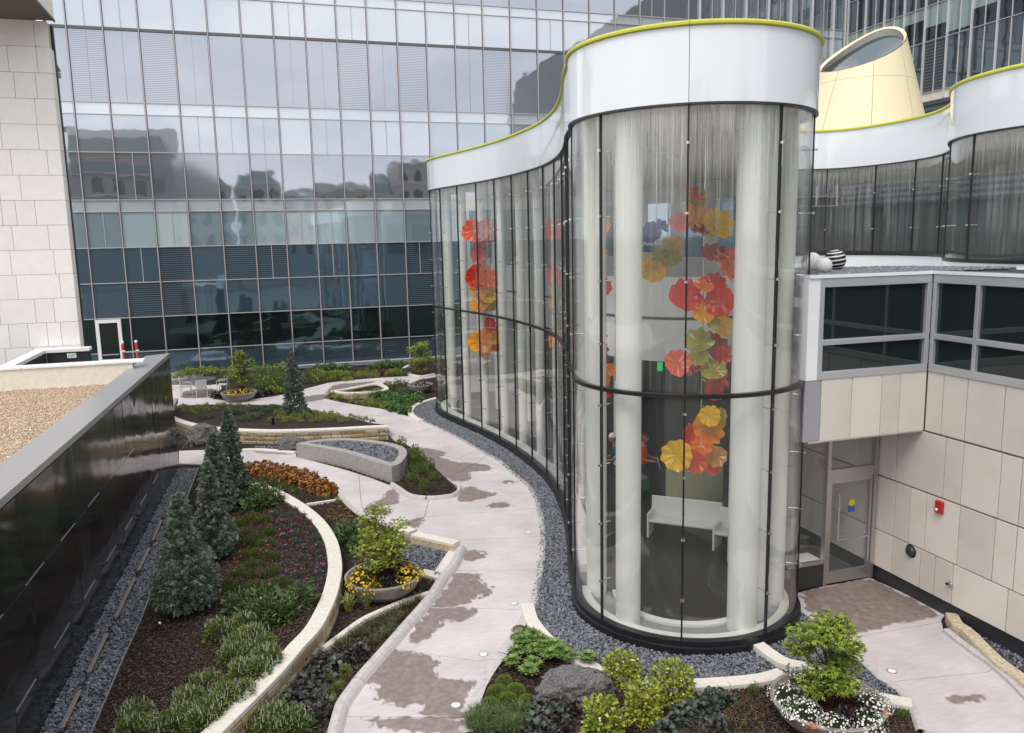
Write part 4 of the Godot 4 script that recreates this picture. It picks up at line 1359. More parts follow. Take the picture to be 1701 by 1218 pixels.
	# kerbs: rounded concrete lips along the path
	kerb(V([0.41, -10.74, 0.56, -11.31, 0.73, -11.97, 0.89, -12.27, 1.13, -12.7, 1.43, -13.15, 1.75, -13.63, 2.19, -14.3, 2.58, -14.88, 2.96, -15.51, 3.32, -16.19, 3.68, -16.75, 4.09, -17.7]), 0.20, 0.10, true)
	kerb(V([3.44, -23.31, 3.56, -22.83, 3.75, -22.03, 4.17, -21.64, 4.69, -21.58, 4.94, -21.69, 5.16, -22.08, 5.2, -22.63]), 0.12, 0.10, true)
	kerb(V([11.46, -10.73, 11.32, -10.15, 11.23, -9.53, 11.04, -8.95, 10.9, -8.63, 10.65, -7.85]), 0.16, 0.07, false)
	kerb(V([9.55, -11.41, 9.51, -10.94, 9.44, -10.45, 9.32, -9.94, 9.29, -9.6, 9.33, -9.43, 9.22, -9.11, 8.98, -8.74, 8.78, -8.45]), 0.10, 0.05, true)
	kerb(V([2.49, -10.64, 2.72, -11.32, 2.96, -11.82, 3.27, -12.29, 3.62, -12.74, 4.11, -13.44, 4.49, -14, 4.9, -14.71]), 0.16, 0.015, true)
	kerb(V([1.85, -22.94, 1.92, -22.27, 2.11, -21.27, 2.31, -20.69, 2.7, -19.96, 3.1, -19.48]), 0.09, 0.06, true)
	kerb(V([4.9, -14.71, 5.33, -15.63, 5.81, -16.79, 6.26, -18.02, 6.54, -18.85, 6.95, -20.46, 7.15, -21.75, 7.12, -23.16, 7.15, -24.62, 6.9, -26.24, 6.52, -28.94, 5.91, -31.8]), 0.12, 0.012, true)

func close(p: PackedVector2Array) -> PackedVector2Array:
	p.append(p[0])
	return p

func slabs(called: String, outline: PackedVector2Array, cuts: Array) -> void:
	var o := Node3D.new()
	o.name = numbered(called)
	o.set_meta("kind", "structure")
	add_child(o)
	var pieces: Array = [ccw(outline)]
	for c in cuts:
		for q in Geometry2D.offset_polyline(V(c), 0.007, Geometry2D.JOIN_MITER, Geometry2D.END_BUTT):
			var next := []
			for p in pieces:
				for e in Geometry2D.clip_polygons(p, q):
					if not Geometry2D.is_polygon_clockwise(e): next.append(e)
			pieces = next
	for p in pieces:
		var b := MB.new()
		prism(b, p, -0.12, 0.0)
		for k in b.v.size(): b.u[k] = Vector2((b.v[k].x + 4.0) / 17.0, (b.v[k].z + 48.0) / 42.0)
		obj("slab", b, M.concrete, o)
	var bed := MB.new()
	prism(bed, outline, -0.14, -0.03)
	obj("joint_bed", bed, M.joint, o)

func kerb(p: PackedVector2Array, w: float, h: float, inward: bool) -> void:
	p = smooth(p, 4)
	var o := Node3D.new()
	o.name = numbered("kerb")
	o.set_meta("kind", "structure")
	add_child(o)
	var n := maxi(1, int(plen(p) / 1.6))
	var s := 1.0 if inward else -1.0
	for k in n:
		var b := MB.new()
		var q := sub(p, (k + 0.003) / n, (k + 0.997) / n, 8)
		var prof := [[-0.02 * s, -0.12], [-0.02 * s, h * 0.8], [0.02 * s, h], [w * 0.55 * s, h], [w * 0.8 * s, h * 0.6], [w * s, 0.004]]
		if s > 0: prof.reverse()
		sweep(b, q, prof, 0.0, false)
		obj("kerb_piece", b, M.kerb, o)

func wet_patches() -> Array:
	return [[1.87, -13.45, 2.44, -13.03, 2.49, -12.69, 2.41, -12.51, 2.48, -12.22, 2.98, -11.95, 2.83, -11.68, 2.59, -11.23, 2.51, -11.07, 1.94, -11.29, 2.01, -11.57, 1.64, -11.7, 1.38, -12.01, 1.38, -12.38, 1.25, -12.62, 1.34, -12.89], [1.05, -11.55, 1.93, -11.24, 2.49, -11, 2.32, -10.7, 1.86, -10.88, 1.36, -11.13], [3.67, -16.37, 4.21, -16.07, 4.07, -15.79, 4.23, -15.41, 4.11, -15.14, 3.89, -14.92, 3.91, -15.12, 3.55, -14.81, 2.89, -14.91, 3.11, -15.35, 3.46, -15.85], [2.79, -14.89, 3.66, -14.52, 3.57, -14.28, 3.26, -14.12, 2.99, -14.27, 2.77, -13.89, 2.39, -13.59, 2.18, -13.62, 2.38, -14.11, 2.6, -14.54], [4.15, -17.44, 4.4, -17.58, 4.57, -17.4, 4.58, -17.01, 4.37, -16.9, 4.06, -16.98], [5.65, -20.57, 5.99, -20.66, 6.21, -20.3, 6.09, -20.13, 5.63, -20.31], [4.72, -27.69, 5.32, -27.18, 5.75, -26.4, 5.51, -25.83, 5.85, -25.06, 6.37, -24.7, 6.73, -24.18, 6.51, -23.75, 5.92, -23.76, 5.85, -23.1, 5.34, -22.97, 5.05, -23.75, 4.87, -25.68, 4.77, -26.79], [2.88, -22.08, 3.36, -22.96, 3.42, -22.45, 3.4, -21.88, 3.18, -21.51, 2.83, -21.42, 2.5, -21.02, 2.31, -21.2, 2.55, -21.75], [4.88, -21.2, 5.15, -21.79, 5.56, -22.36, 5.79, -21.84, 6.11, -21.36, 5.6, -21.15, 5.04, -21.02], [6.74, -22.55, 7, -22.26, 6.77, -22.15, 6.62, -22.27], [3.06, -19.92, 3.51, -20.13, 3.73, -20.15, 3.61, -19.8, 3.33, -19.17, 3.16, -19.41], [-4.12, -42.72, -3.32, -43.44, -2.41, -42.68, -2.56, -41.02, -3.41, -40.74, -4.11, -41.36], [2.69, -39.25, 3.33, -41.63, 4.44, -41.91, 5.53, -41.82, 4.65, -41.05, 3.83, -40.49], [0.98, -38.85, 2.69, -39.25, 2.45, -37.9, 1.48, -37.7], [10.08, -12.97, 11.79, -13.06, 11.93, -12.21, 11.9, -11.27, 11.44, -11.23, 10.64, -11.27, 9.79, -11.13, 9.61, -11.39, 9.66, -12.14], [9.79, -9.05, 10.12, -9.02, 10.44, -8.88, 10.14, -8.82, 9.85, -8.89], [-0.61, -29.29, 0.71, -28.5, 0.59, -28.2, -0.4, -28.77]]

# ---------------------------------------------------------------- beds, walls, edgings
var hard := []      # outlines that mulch and plants keep off
var CAP := PackedVector2Array()
var EDGE := PackedVector2Array()

func x_at(p: PackedVector2Array, z: float) -> float:
	for k in p.size() - 1:
		var a := p[k]; var b := p[k + 1]
		if (z - a.y) * (z - b.y) <= 0 and absf(b.y - a.y) > 1e-5: return lerpf(a.x, b.x, (z - a.y) / (b.y - a.y))
	return p[0].x if absf(z - p[0].y) < absf(z - p[p.size() - 1].y) else p[p.size() - 1].x

func cap_h(z: float) -> float: return lerpf(0.07, 0.40, smoothstep(-26.6, -22.5, z))

func bed_h(p: Vector2) -> float:
	var e := x_at(EDGE, p.y); var c := x_at(CAP, p.y)
	return lerpf(0.09, cap_h(p.y) - 0.05, smoothstep(0.0, 1.0, clampf((p.x - e) / maxf(c - e, 0.1), 0.0, 1.0)))

var UF := PackedVector2Array()
var UB := PackedVector2Array()

func up_h(p: Vector2) -> float:
	var zf := z_at(UF, p.x); var zb := z_at(UB, p.x)
	var t := clampf((p.y - zf) / minf(zb - zf, -0.1), 0.0, 1.0)
	return lerpf(0.41, -0.02, t * t)

func z_at(p: PackedVector2Array, x: float) -> float:
	for k in p.size() - 1:
		var a := p[k]; var b := p[k + 1]
		if (x - a.x) * (x - b.x) <= 0 and absf(b.x - a.x) > 1e-5: return lerpf(a.y, b.y, (x - a.x) / (b.x - a.x))
	return p[0].y if absf(x - p[0].x) < absf(x - p[p.size() - 1].x) else p[p.size() - 1].y

func gravel(poly: PackedVector2Array, y: float, density: float, size: float, holes: Array = [], called := "pebble_bed") -> void:
	var o := Node3D.new()
	o.name = numbered(called)
	o.set_meta("kind", "structure")
	add_child(o)
	var ps: Array = [ccw(poly)]
	for h in holes:
		var nx := []
		for p in ps:
			for e in Geometry2D.clip_polygons(p, h):
				if not Geometry2D.is_polygon_clockwise(e): nx.append(e)
		ps = nx
	var xf := []
	for p in ps:
		var b := MB.new()
		sheet(b, p, y)
		obj("bed", b, M.dark_bed, o)
		hard.append(p)
		var lo := Vector2(1e9, 1e9); var hi := -lo
		for v in p:
			lo = lo.min(v); hi = hi.max(v)
		for k in int((hi.x - lo.x) * (hi.y - lo.y) * density):
			var q := Vector2(rng.randf_range(lo.x, hi.x), rng.randf_range(lo.y, hi.y))
			if not Geometry2D.is_point_in_polygon(q, p): continue
			var s := size * rng.randf_range(0.65, 1.35)
			xf.append(Transform3D(Basis.from_euler(Vector3(rng.randfn(0, 0.5), rng.randf() * TAU, rng.randfn(0, 0.5))).scaled_local(Vector3(s * 1.25, s * 0.75, s * 0.9)), v3(q, y + s * 0.12 + rng.randf() * size * 0.35)))
	scatter("pebbles", pebble_mesh(rng.randi() % 50), M.pebble, xf, slate(), o)

func edging(label: String, p: PackedVector2Array, w: float, h: float, piece: float, y := 0.0, m: Material = null, deep := 0.15) -> Node3D:
	var q := smooth(p, 5)
	var o := thing("stone_edging", label, "edging", v3(q[0], y), 0.0, "pale stone edgings between beds and gravel")
	var n := maxi(1, int(round(plen(q) / piece)))
	var lp := PackedVector2Array()
	for v in q: lp.append(v - q[0])
	for k in n:
		var b := MB.new()
		var s := sub(lp, (k + 0.004) / n, (k + 0.996) / n, 5)
		var j := rng.randf() * 0.006
		sweep(b, s, [[-w / 2, -deep], [-w / 2, h - 0.012], [-w / 2 + 0.012, h + j], [w / 2 - 0.012, h + j], [w / 2, h - 0.012], [w / 2, -deep]])
		obj("edging_stone", b, m if m else M.cream_stone, o)
	return o

# rough-faced blocks laid in courses under a smooth cap, along a line on plan
func rubble_wall(o: Node3D, p: PackedVector2Array, base: Callable, top: Callable, courses: int, cap_w: float, outward: float, cap_len: float) -> void:
	var L := plen(p)
	for c in courses:
		var s := rng.randf() * 0.15
		while s < L - 0.05:
			var w := rng.randf_range(0.22, 0.5)
			var e := minf(s + w, L)
			if e - s > 0.08:
				var q := sub(p, s / L + 0.0006, e / L - 0.0006, 2)
				var mid := q[1]
				var y0: float = base.call(mid); var y1: float = top.call(mid) - 0.075
				var hh := (y1 - y0) / courses
				if hh > 0.03:
					var b := MB.new()
					var f := outward * (cap_w * 0.5 - 0.025 + rng.randf() * 0.02)
					var bk := outward * 0.02
					var ya := y0 + hh * c + 0.005; var yb := y0 + hh * (c + 1) - 0.004
					var g := outward * rng.randf_range(0.008, 0.024)
					var prof := [[bk, ya], [bk, yb], [f, yb], [f + g, lerpf(yb, ya, 0.3)], [f + g * rng.randf_range(0.4, 1.0), lerpf(yb, ya, 0.7)], [f, ya]]
					if outward < 0: prof.reverse()
					sweep(b, q, prof)
					obj("stone_block", b, M.rock_face[rng.randi() % 5], o)
			s = e
	var n := maxi(1, int(round(L / cap_len)))
	for k in n:
		var b := MB.new()
		var q := sub(p, (k + 0.003) / n, (k + 0.997) / n, 6)
		var rows := []
		for i in q.size():
			var y: float = top.call(q[i]); var sd := side(q, i); var r := []
			for f in [[-cap_w / 2, -0.075], [-cap_w / 2, -0.01], [-cap_w / 2 + 0.01, 0.0], [cap_w / 2 - 0.01, 0.0], [cap_w / 2, -0.01], [cap_w / 2, -0.075]]: r.append(v3(q[i] + sd * f[0], y + f[1]))
			rows.append(r)
		for i in q.size() - 1:
			for f in 6: b.q(rows[i][f], rows[i + 1][f], rows[i + 1][(f + 1) % 6], rows[i][(f + 1) % 6])
		for i in [0, q.size() - 1]:
			for f in range(1, 5): b.t3(rows[i][0], rows[i][f], rows[i][f + 1])
		obj("cap_stone", b, M.cream_stone, o)

func boulder(label: String, at: Vector3, s: Vector3, turn: float, sd: int) -> void:
	var f := FastNoiseLite.new()
	f.seed = sd; f.frequency = 0.9; f.fractal_octaves = 4
	var b := MB.new()
	var seg := 40; var rings := 24
	var P := []
	for j in rings + 1:
		var row := []
		for k in seg:
			var a := TAU * k / seg; var e := PI * j / rings
			var d := Vector3(sin(e) * cos(a), cos(e), sin(e) * sin(a))
			var r := 1.0
			# planes knock the ball into facets
			for pl in [Vector3(0.2, 1, 0.1), Vector3(1, 0.3, 0.4), Vector3(-0.9, 0.5, 0.3), Vector3(0.3, 0.2, 1), Vector3(0.1, 0.5, -1), Vector3(-0.5, 0.1, 0.8), Vector3(0.7, 0.7, -0.3)]:
				var c := d.dot(pl.normalized())
				if c > 0: r = minf(r, 0.80 / c)
			r *= 1.0 + f.get_noise_3dv(d * 1.3) * 0.28 + f.get_noise_3dv(d * 4.5) * 0.09
			row.append(d * r * s * 0.5)
		P.append(row)
	for j in rings:
		for k in seg:
			var i := (k + 1) % seg
			b.q(P[j][k], P[j + 1][k], P[j + 1][i], P[j][i])
	var o := thing("boulder", label, "boulder", at, turn, "grey landscape boulders")
	obj("rock", b, M.boulder, o).position.y = s.y * 0.3

func garden_structures() -> void:
	CAP = smooth(V([-0.86, -24.64, -0.32, -23.8, 0.3, -22.46, 0.81, -21.1, 1.16, -19.75, 1.33, -18.4, 1.33, -17.25, 1.26, -16.37, 1.07, -15.32, 0.82, -14.43, 0.6, -13.85, 0.32, -13.35, -0.04, -12.65, -0.5, -11.89, -0.93, -11.2, -1.27, -10.69]), 4)
	EDGE = V([-2.27, -27.12, -2.34, -25.08, -2.52, -18.5, -2.61, -15.89, -2.71, -14.42, -2.8, -12.53, -2.87, -10.97])
	var core := offs(CAP, 0.15)
	if core[20].x > CAP[20].x: core = offs(CAP, -0.15)
	var out_sign := 1.0 if offs(CAP, 0.1)[20].x > CAP[20].x else -1.0
	# left raised bed
	var o := thing("retaining_wall", "curved low stone retaining wall with pale cap around the spruce bed", "wall")
	rubble_wall(o, core, func(_p): return -0.08, func(p): return cap_h(p.y), 2, 0.30, out_sign, 0.95)
	var lb := MB.new()
	var f := FastNoiseLite.new()
	f.seed = 4; f.frequency = 1.1
	var rows := []
	for k in 61:
		var z := lerpf(-27.3, -8.6, k / 60.0)
		var xe := x_at(EDGE, z); var xc := x_at(core, z) if z > -24.6 else -0.75
		var r := []
		for i in 13:
			var p := Vector2(lerpf(xe, xc, i / 12.0), z)
			r.append(v3(p, bed_h(p) + f.get_noise_2dv(p) * 0.03))
		rows.append(r)
	for k in 60:
		for i in 12: lb.q(rows[k + 1][i], rows[k + 1][i + 1], rows[k][i + 1], rows[k][i])
	struct("mulch_bed", lb, M.mulch)
	var eb := MB.new()
	sweep(eb, EDGE, [[-0.008, -0.1], [-0.008, 0.13], [0.008, 0.13], [0.008, -0.1]])
	tag(obj("steel_edging", eb, M.metal_cap), "thin steel edging strip between grey pebbles and the spruce bed", "edging")
	# pebble strips
	var strip_l := V([-2.9, -27.44, -2.27, -27.19, -2.35, -25.22, -2.53, -18.6, -2.62, -15.98, -2.72, -14.51, -2.81, -12.6, -2.89, -11.03])
	var wall_l := PackedVector2Array([Vector2(-3.84, -6.5), Vector2(-2.93, -27.2)])
	strip_l.append_array(wall_l)
	gravel(strip_l, 0.06, 760, 0.047)
	var drum := arc(DC, DR + 0.1, 0, 350, 35)
	var inside := PackedVector2Array(smooth(V([12, -35.1, 8.3, -35.1, 7.28, -34.5, 6.89, -33.4, 6.84, -32.2, 7.2, -30.2, 7.6, -28.2, 7.84, -26.2, 7.92, -24.2, 7.85, -22.2, 7.52, -20.2, 7.04, -18.4, 6.54, -16.9, 6.1, -15.7, 5.78, -14.65]), 3))
	inside.append_array(V([7.7, -13.5, 12, -15]))
	var holes := [drum, ccw(inside)]
	gravel(V([5.91, -31.8, 6.52, -28.94, 6.9, -26.24, 7.15, -24.62, 7.12, -23.16, 7.15, -21.75, 6.95, -20.46, 6.54, -18.85, 6.26, -18.02, 5.81, -16.79, 5.33, -15.63, 4.9, -14.71, 4.78, -14.37, 4.66, -13.41, 4.73, -12.73, 4.87, -12.22, 5.09, -11.74, 5.13, -11.48, 5.56, -11.08, 5.95, -10.84, 6.32, -10.81, 6.97, -10.64, 7.49, -10.55, 7.93, -10.62, 8.03, -10.89, 7.98, -11.57, 8.38, -13.15, 11.07, -20.74, 8.49, -35.93, 7.41, -35.78, 6.33, -34.76, 5.92, -33.56, 5.88, -32.67]), -0.015, 820, 0.046, holes)
	gravel(V([7.92, -11.48, 7.99, -10.67, 8.34, -10.31, 8.69, -9.76, 8.89, -9.33, 9.21, -9.15, 9.3, -9.4, 9.29, -9.61, 9.32, -9.94, 9.44, -10.45, 9.52, -10.95, 9.55, -11.41, 9.55, -11.91, 9.57, -12.38, 9.22, -12.56]), -0.02, 820, 0.044, [drum])
	var rs := V([12.02, -10.9, 11.9, -10.3, 11.72, -9.8, 11.52, -9.1, 11.28, -8.3, 11.1, -7.6, 12.02, -7.6])
	gravel(rs, -0.03, 500, 0.045)
	gravel(V([-2.8, -49.05, 9.6, -49.05, 9.6, -47.6, 5, -47.75, 0, -48.3, -2.8, -48.6]), 0.0, 200, 0.07)
	gravel(V([2.78, -18.97, 3.23, -18.94, 4.03, -17.88, 3.89, -17.69, 3.28, -16.48, 3.05, -16.74, 2.7, -18.09]), -0.02, 500, 0.055)
	gravel(V([-0.53, -29.89, 0.43, -29.51, 0.88, -29.23, 0.85, -28.53, -0.53, -29.26]), -0.02, 300, 0.06)
	# pale edgings
	edging("curved pale stone edging between mulch bed and pebbles in front of the drum", V([4.67, -14.3, 4.54, -13.69, 4.53, -13.18, 4.59, -12.59, 4.75, -12.13, 4.95, -11.7, 5.06, -11.34, 5.45, -10.91, 5.87, -10.69, 6.18, -10.67, 6.71, -10.54, 7.41, -10.43, 7.84, -10.47]), 0.26, 0.06, 0.95)
	edging("short pale stone edging running from the drum foot to the bowl of white flowers", V([7.97, -11.44, 8.02, -10.72, 8.31, -10.39, 8.58, -9.92]), 0.24, 0.1, 0.7)
	edging("pale stone edging end beside the right-hand path and white flower bowl", V([8.58, -9.57, 8.88, -9.28, 9.14, -9.05]), 0.24, 0.06, 0.6)
	edging("pale curved edging round the far tip of the pebble strip", V([5.9, -31.45, 5.75, -32.23, 5.78, -33.24, 6.14, -34.44, 6.8, -35.32, 7.51, -35.92]), 0.24, 0.07, 0.9)
	edging("narrow pale stone strip crossing the mulch below the yellow flower bowl", V([0.66, -13.89, 0.94, -14.19, 1.44, -14.74, 1.96, -15.09, 2.49, -15.36, 2.97, -15.52]), 0.12, 0.05, 0.8)
	edging("rough beige kerb stones beside the right-hand wall", V([11.96, -11.04, 11.74, -10.71, 11.7, -10.43, 11.34, -9.52, 11.21, -8.9, 10.98, -8.12]), 0.22, 0.14, 0.9, 0.0, M.rock_face[3])
	edging("thin pale strip below the orange heuchera bed", V([0.84, -22.34, 1.28, -22.39, 1.81, -22.48]), 0.07, 0.04, 0.6)
	edging("pale edging at the foot of the upper wall beside the curved bench", V([-1.11, -29.38, -0.4, -29.18, 0.82, -28.25]), 0.22, 0.05, 0.8)
	edging("narrow edging strip at the back of the patio", V([-4.76, -44.83, -3.63, -44.33]), 0.1, 0.05, 1.2)
	edging("pale curved kerb round the maple bed beside the far glass wall", V([7.51, -43.1, 7.41, -44.03, 7.57, -45.12, 8.06, -46.1]), 0.2, 0.12, 0.8)
	edging("pale kerb in front of the maple bed by the far glass wall", V([7.51, -43.1, 8.01, -42.23, 8.84, -42.71]), 0.2, 0.08, 0.8)
	# small square pebble box beside the path
	var bx := thing("stone_box", "small square stone-edged pebble basin beside the footpath", "edging")
	for s in [[2.63, -18.53, 2.91, -18.98, 3.05, -19.07], [2.99, -19.09, 3.19, -18.7], [3.19, -18.53, 4.01, -17.57], [4.01, -17.66, 3.61, -16.9, 3.29, -16.28], [3.35, -16.22, 2.99, -16.63]]:
		var b := MB.new()
		var h := 0.22
		if s == [4.01, -17.66, 3.61, -16.9, 3.29, -16.28] or s == [3.35, -16.22, 2.99, -16.63]: h = 0.05
		sweep(b, V(s), [[-0.13, -0.1], [-0.13, h - 0.01], [-0.12, h], [0.12, h], [0.13, h - 0.01], [0.13, -0.1]])
		obj("edging_stone", b, M.cream_stone, bx)
		if h > 0.1:
			for sg in [-1.0, 1.0]:
				var fb := MB.new()
				sweep(fb, V(s), [[sg * 0.131, 0.0], [sg * 0.131, h - 0.05], [sg * 0.145, h - 0.06], [sg * 0.145, 0.0]])
				obj("rough_face", fb, M.rock_face[1], bx)
	# upper bed with its wall
	var front := smooth(V([-3.87, -34.67, -3.51, -33.75, -2.79, -32.51, -1.86, -31.45, -0.69, -30.66, 0.46, -30.12, 2.18, -29.69, 3.36, -29.52, 4.25, -29.36]), 4)
	var back := V([-4.3, -38.84, -3.87, -39.09, -2.87, -38.87, -1.54, -38.4, -0.25, -37.7, 0.85, -37.08, 1.55, -36.08, 2.57, -34.44, 3.45, -33.06, 4.17, -31.47, 4.37, -31.05])
	UF = front; UB = back
	var w2 := thing("retaining_wall", "straight-topped stone block wall holding the upper sedum bed", "wall")
	var up_sign := 1.0 if offs(front, 0.1)[20].y > front[20].y else -1.0
	rubble_wall(w2, front, func(_p): return -0.08, func(_p): return 0.45, 3, 0.32, up_sign, 1.1)
	var ub := MB.new()
	var fr := even(front, 0.5); var n := fr.size() - 1
	var bk := sub(back, 0, 1, n)
	for k in n:
		for i in 6:
			var q := []
			for e in [[k, i], [k + 1, i], [k + 1, i + 1], [k, i + 1]]:
				var t: float = e[1] / 6.0
				var p: Vector2 = fr[e[0]].lerp(bk[e[0]], t)
				q.append(v3(p, lerpf(0.41, -0.02, t * t) + f.get_noise_2dv(p) * 0.03))
			ub.q(q[0], q[1], q[2], q[3])
	struct("mulch_bed", ub, M.mulch)
	# small stone planter beyond, shaped like a leaf
	var w3 := thing("stone_planter", "small leaf-shaped low stone planter set in the far path", "planter")
	var leaf := smooth(V([2.96, -38.55, 3.67, -37.79, 4.77, -37.6, 5.42, -37.9, 5.53, -38.45, 5.39, -39.41, 5.05, -39.65, 3.93, -38.98, 2.96, -38.55]), 4)
	var ls := 1.0 if offs(leaf, 0.1)[6].y > leaf[6].y else -1.0
	rubble_wall(w3, leaf, func(_p): return -0.05, func(_p): return 0.27, 2, 0.22, ls, 0.9)
	# crescent bench of smooth concrete filled with pebbles
	var be := thing("crescent_bench", "crescent-shaped smooth concrete seat wall filled with grey pebbles", "bench")
	var bf := smooth(V([0.84, -27.63, 1.67, -26.69, 2.37, -25.68, 2.99, -24.47, 3.46, -23.6]), 5)
	var bb := smooth(V([3.46, -23.6, 3.82, -23.96, 4.18, -25.03, 4.16, -25.95, 3.59, -26.88, 2.58, -27.74, 1.48, -27.91, 0.84, -27.63]), 5)
	var outl := bf.duplicate()
	outl.append_array(bb.slice(1, bb.size() - 1))
	outl = ccw(outl)
	var inn := Geometry2D.offset_polygon(outl, -0.26)
	var bm := MB.new()
	for k in outl.size():
		var i := (k + 1) % outl.size()
		bm.q(v3(outl[k], -0.1), v3(outl[k], 0.49), v3(outl[i], 0.49), v3(outl[i], -0.1))
	var tri := Geometry2D.triangulate_polygon(outl)
	obj("seat_wall", bm, M.grey_concrete, be)
	var tm := MB.new()
	for q in inn:
		# ring as quads from each outer point to its nearest inner point
		var m := outl.size()
		var near := []
		for k in m:
			var best := 0; var bd := 1e9
			for i in q.size():
				var d: float = outl[k].distance_to(q[i])
				if d < bd: bd = d; best = i
			near.append(best)
		for k in m:
			var i := (k + 1) % m
			tm.q(v3(outl[k], 0.5), v3(outl[i], 0.5), v3(q[near[i]], 0.5), v3(q[near[k]], 0.5))
			tm.q(v3(outl[k], 0.49), v3(outl[i], 0.49), v3(outl[i], 0.5), v3(outl[k], 0.5))
		for k in q.size():
			var i: int = (k + 1) % q.size()
			tm.q(v3(q[k], 0.5), v3(q[i], 0.5), v3(q[i], 0.38), v3(q[k], 0.38))
	obj("seat_rim", tm, M.grey_concrete, be)
	for q in inn: gravel(q, 0.44, 420, 0.06)
	# boulders
	boulder("large grey boulder lying in the bed in front of the glass drum", Vector3(4.4, -0.05, -11.0), Vector3(1.34, 0.64, 0.75), -0.12, 3)
	boulder("dark boulder half hidden beside the end of the black wall", Vector3(-2.35, -0.02, -31.2), Vector3(1.25, 0.95, 0.9), 0.4, 8)
	boulder("small boulder behind the tip of the crescent bench", Vector3(0.75, -0.02, -28.9), Vector3(1.1, 0.6, 0.7), 0.1, 14)
	# wood chips on the mulch
	var xf := []; var cols := []
	for c in [[0.03, 0.017, 0.012], [0.055, 0.032, 0.022], [0.02, 0.012, 0.009], [0.085, 0.052, 0.036], [0.04, 0.024, 0.017], [0.13, 0.085, 0.06]]: cols.append(Color(c[0], c[1], c[2]))
	var path := V([2.35, -10.07, 2.49, -10.64, 2.72, -11.32, 2.96, -11.82, 3.27, -12.29, 3.62, -12.74, 4.11, -13.44, 4.49, -14, 4.9, -14.71, 6.25, -18.03, 6.95, -20.46, 7.15, -24.62, 6.52, -28.94, 5.91, -31.8, 4.29, -29.6, 4.74, -27.78, 5.1, -23.56, 5.16, -22.08, 4.69, -21.58, 3.75, -22.03, 3.44, -23.31, 2.31, -25.42, 0.82, -27.78, 0.83, -28.54, -3.14, -30.21, -2.98, -28.39, -0.85, -27.16, 0.69, -25.74, 1.76, -23.83, 1.92, -22.27, 2.31, -20.69, 3.1, -19.48, 4.15, -17.92, 3.68, -16.75, 2.96, -15.51, 1.75, -13.63, 0.89, -12.27, 0.56, -11.31, 0.41, -10.74])
	var door := V([9.97, -12.98, 11.87, -13.1, 12.14, -9.69, 9.73, -7.11, 8.09, -7.68, 9.22, -9.11, 9.32, -9.94, 9.51, -10.94, 9.57, -12.38])
	hard.append(path); hard.append(door)
	for k in 150000:
		var p := Vector2(rng.randf_range(-3.0, 10.5), -8.5 - 19.5 * pow(rng.randf(), 1.5))
		var bed := p.y > -27.3 and p.x > x_at(EDGE, p.y) + 0.02 and p.x < (x_at(core, p.y) if p.y > -24.6 else -0.9) - 0.12
		if p.x < x_at(EDGE, p.y): continue
		var y := -0.04
		if bed: y = bed_h(p)
		else:
			if p.x < x_at(core, p.y) + 0.17 and p.y > -24.6: continue
			var skip := false
			for h in hard:
				if Geometry2D.is_point_in_polygon(p, h):
					skip = true
					break
			if skip: continue
		var s := rng.randf_range(0.6, 1.3)
		xf.append(Transform3D(Basis.from_euler(Vector3(rng.randfn(0, 0.45), rng.randf() * TAU, rng.randfn(0, 0.45))).scaled_local(Vector3(0.055 * s, 0.010, 0.016)), v3(p, y + 0.012 + rng.randf() * 0.02)))
	var chip := MB.new()
	obox(chip, Transform3D.IDENTITY, Vector3.ONE)
	scatter("wood_chips", chip.done(), M.chip, xf, cols).set_meta("label", "dark brown shredded wood mulch covering the beds")
	get_node("wood_chips").set_meta("category", "mulch")

# ---------------------------------------------------------------- plants
func C3(a: Array) -> Array:
	var o := []
	for k in range(0, a.size(), 3): o.append(Color(a[k], a[k + 1], a[k + 2]))
	return o

func tint(c: Color, r: RandomNumberGenerator, amt := 0.18) -> Color:
	var f := 1.0 + r.randfn(0, amt)
	return Color(c.r * f, c.g * f, c.b * f)

# one folded leaf: base, direction along it, face normal
func leaf(b: MB, at: Vector3, dir: Vector3, up: Vector3, l: float, w: float, fold := 0.25) -> void:
	var s := dir.cross(up).normalized()
	up = s.cross(dir).normalized()
	var m := at + dir * l * 0.45 + up * l * 0.06
	var tip := at + dir * l
	b.t3(at, m + s * w / 2 + up * w * fold, tip)
	b.t3(at, tip, m - s * w / 2 + up * w * fold)

func broad(b: MB, at: Vector3, dir: Vector3, up: Vector3, l: float, w: float) -> void:
	var s := dir.cross(up).normalized()
	up = s.cross(dir).normalized()
	var a := at + dir * l * 0.28; var c := at + dir * l * 0.72; var tip := at + dir * l - up * l * 0.12
	var al := a + s * w * 0.42 + up * w * 0.12; var ar := a - s * w * 0.42 + up * w * 0.12
	var cl := c + s * w * 0.4 + up * w * 0.06; var cr := c - s * w * 0.4 + up * w * 0.06
	b.t3(at, al, a); b.t3(at, a, ar)
	b.q(a, al, cl, c); b.q(a, c, cr, ar)
	b.t3(c, cl, tip); b.t3(c, tip, cr)

func rdir(r: RandomNumberGenerator) -> Vector3:
	return Vector3(r.randfn(0, 1), r.randfn(0, 1), r.randfn(0, 1)).normalized()

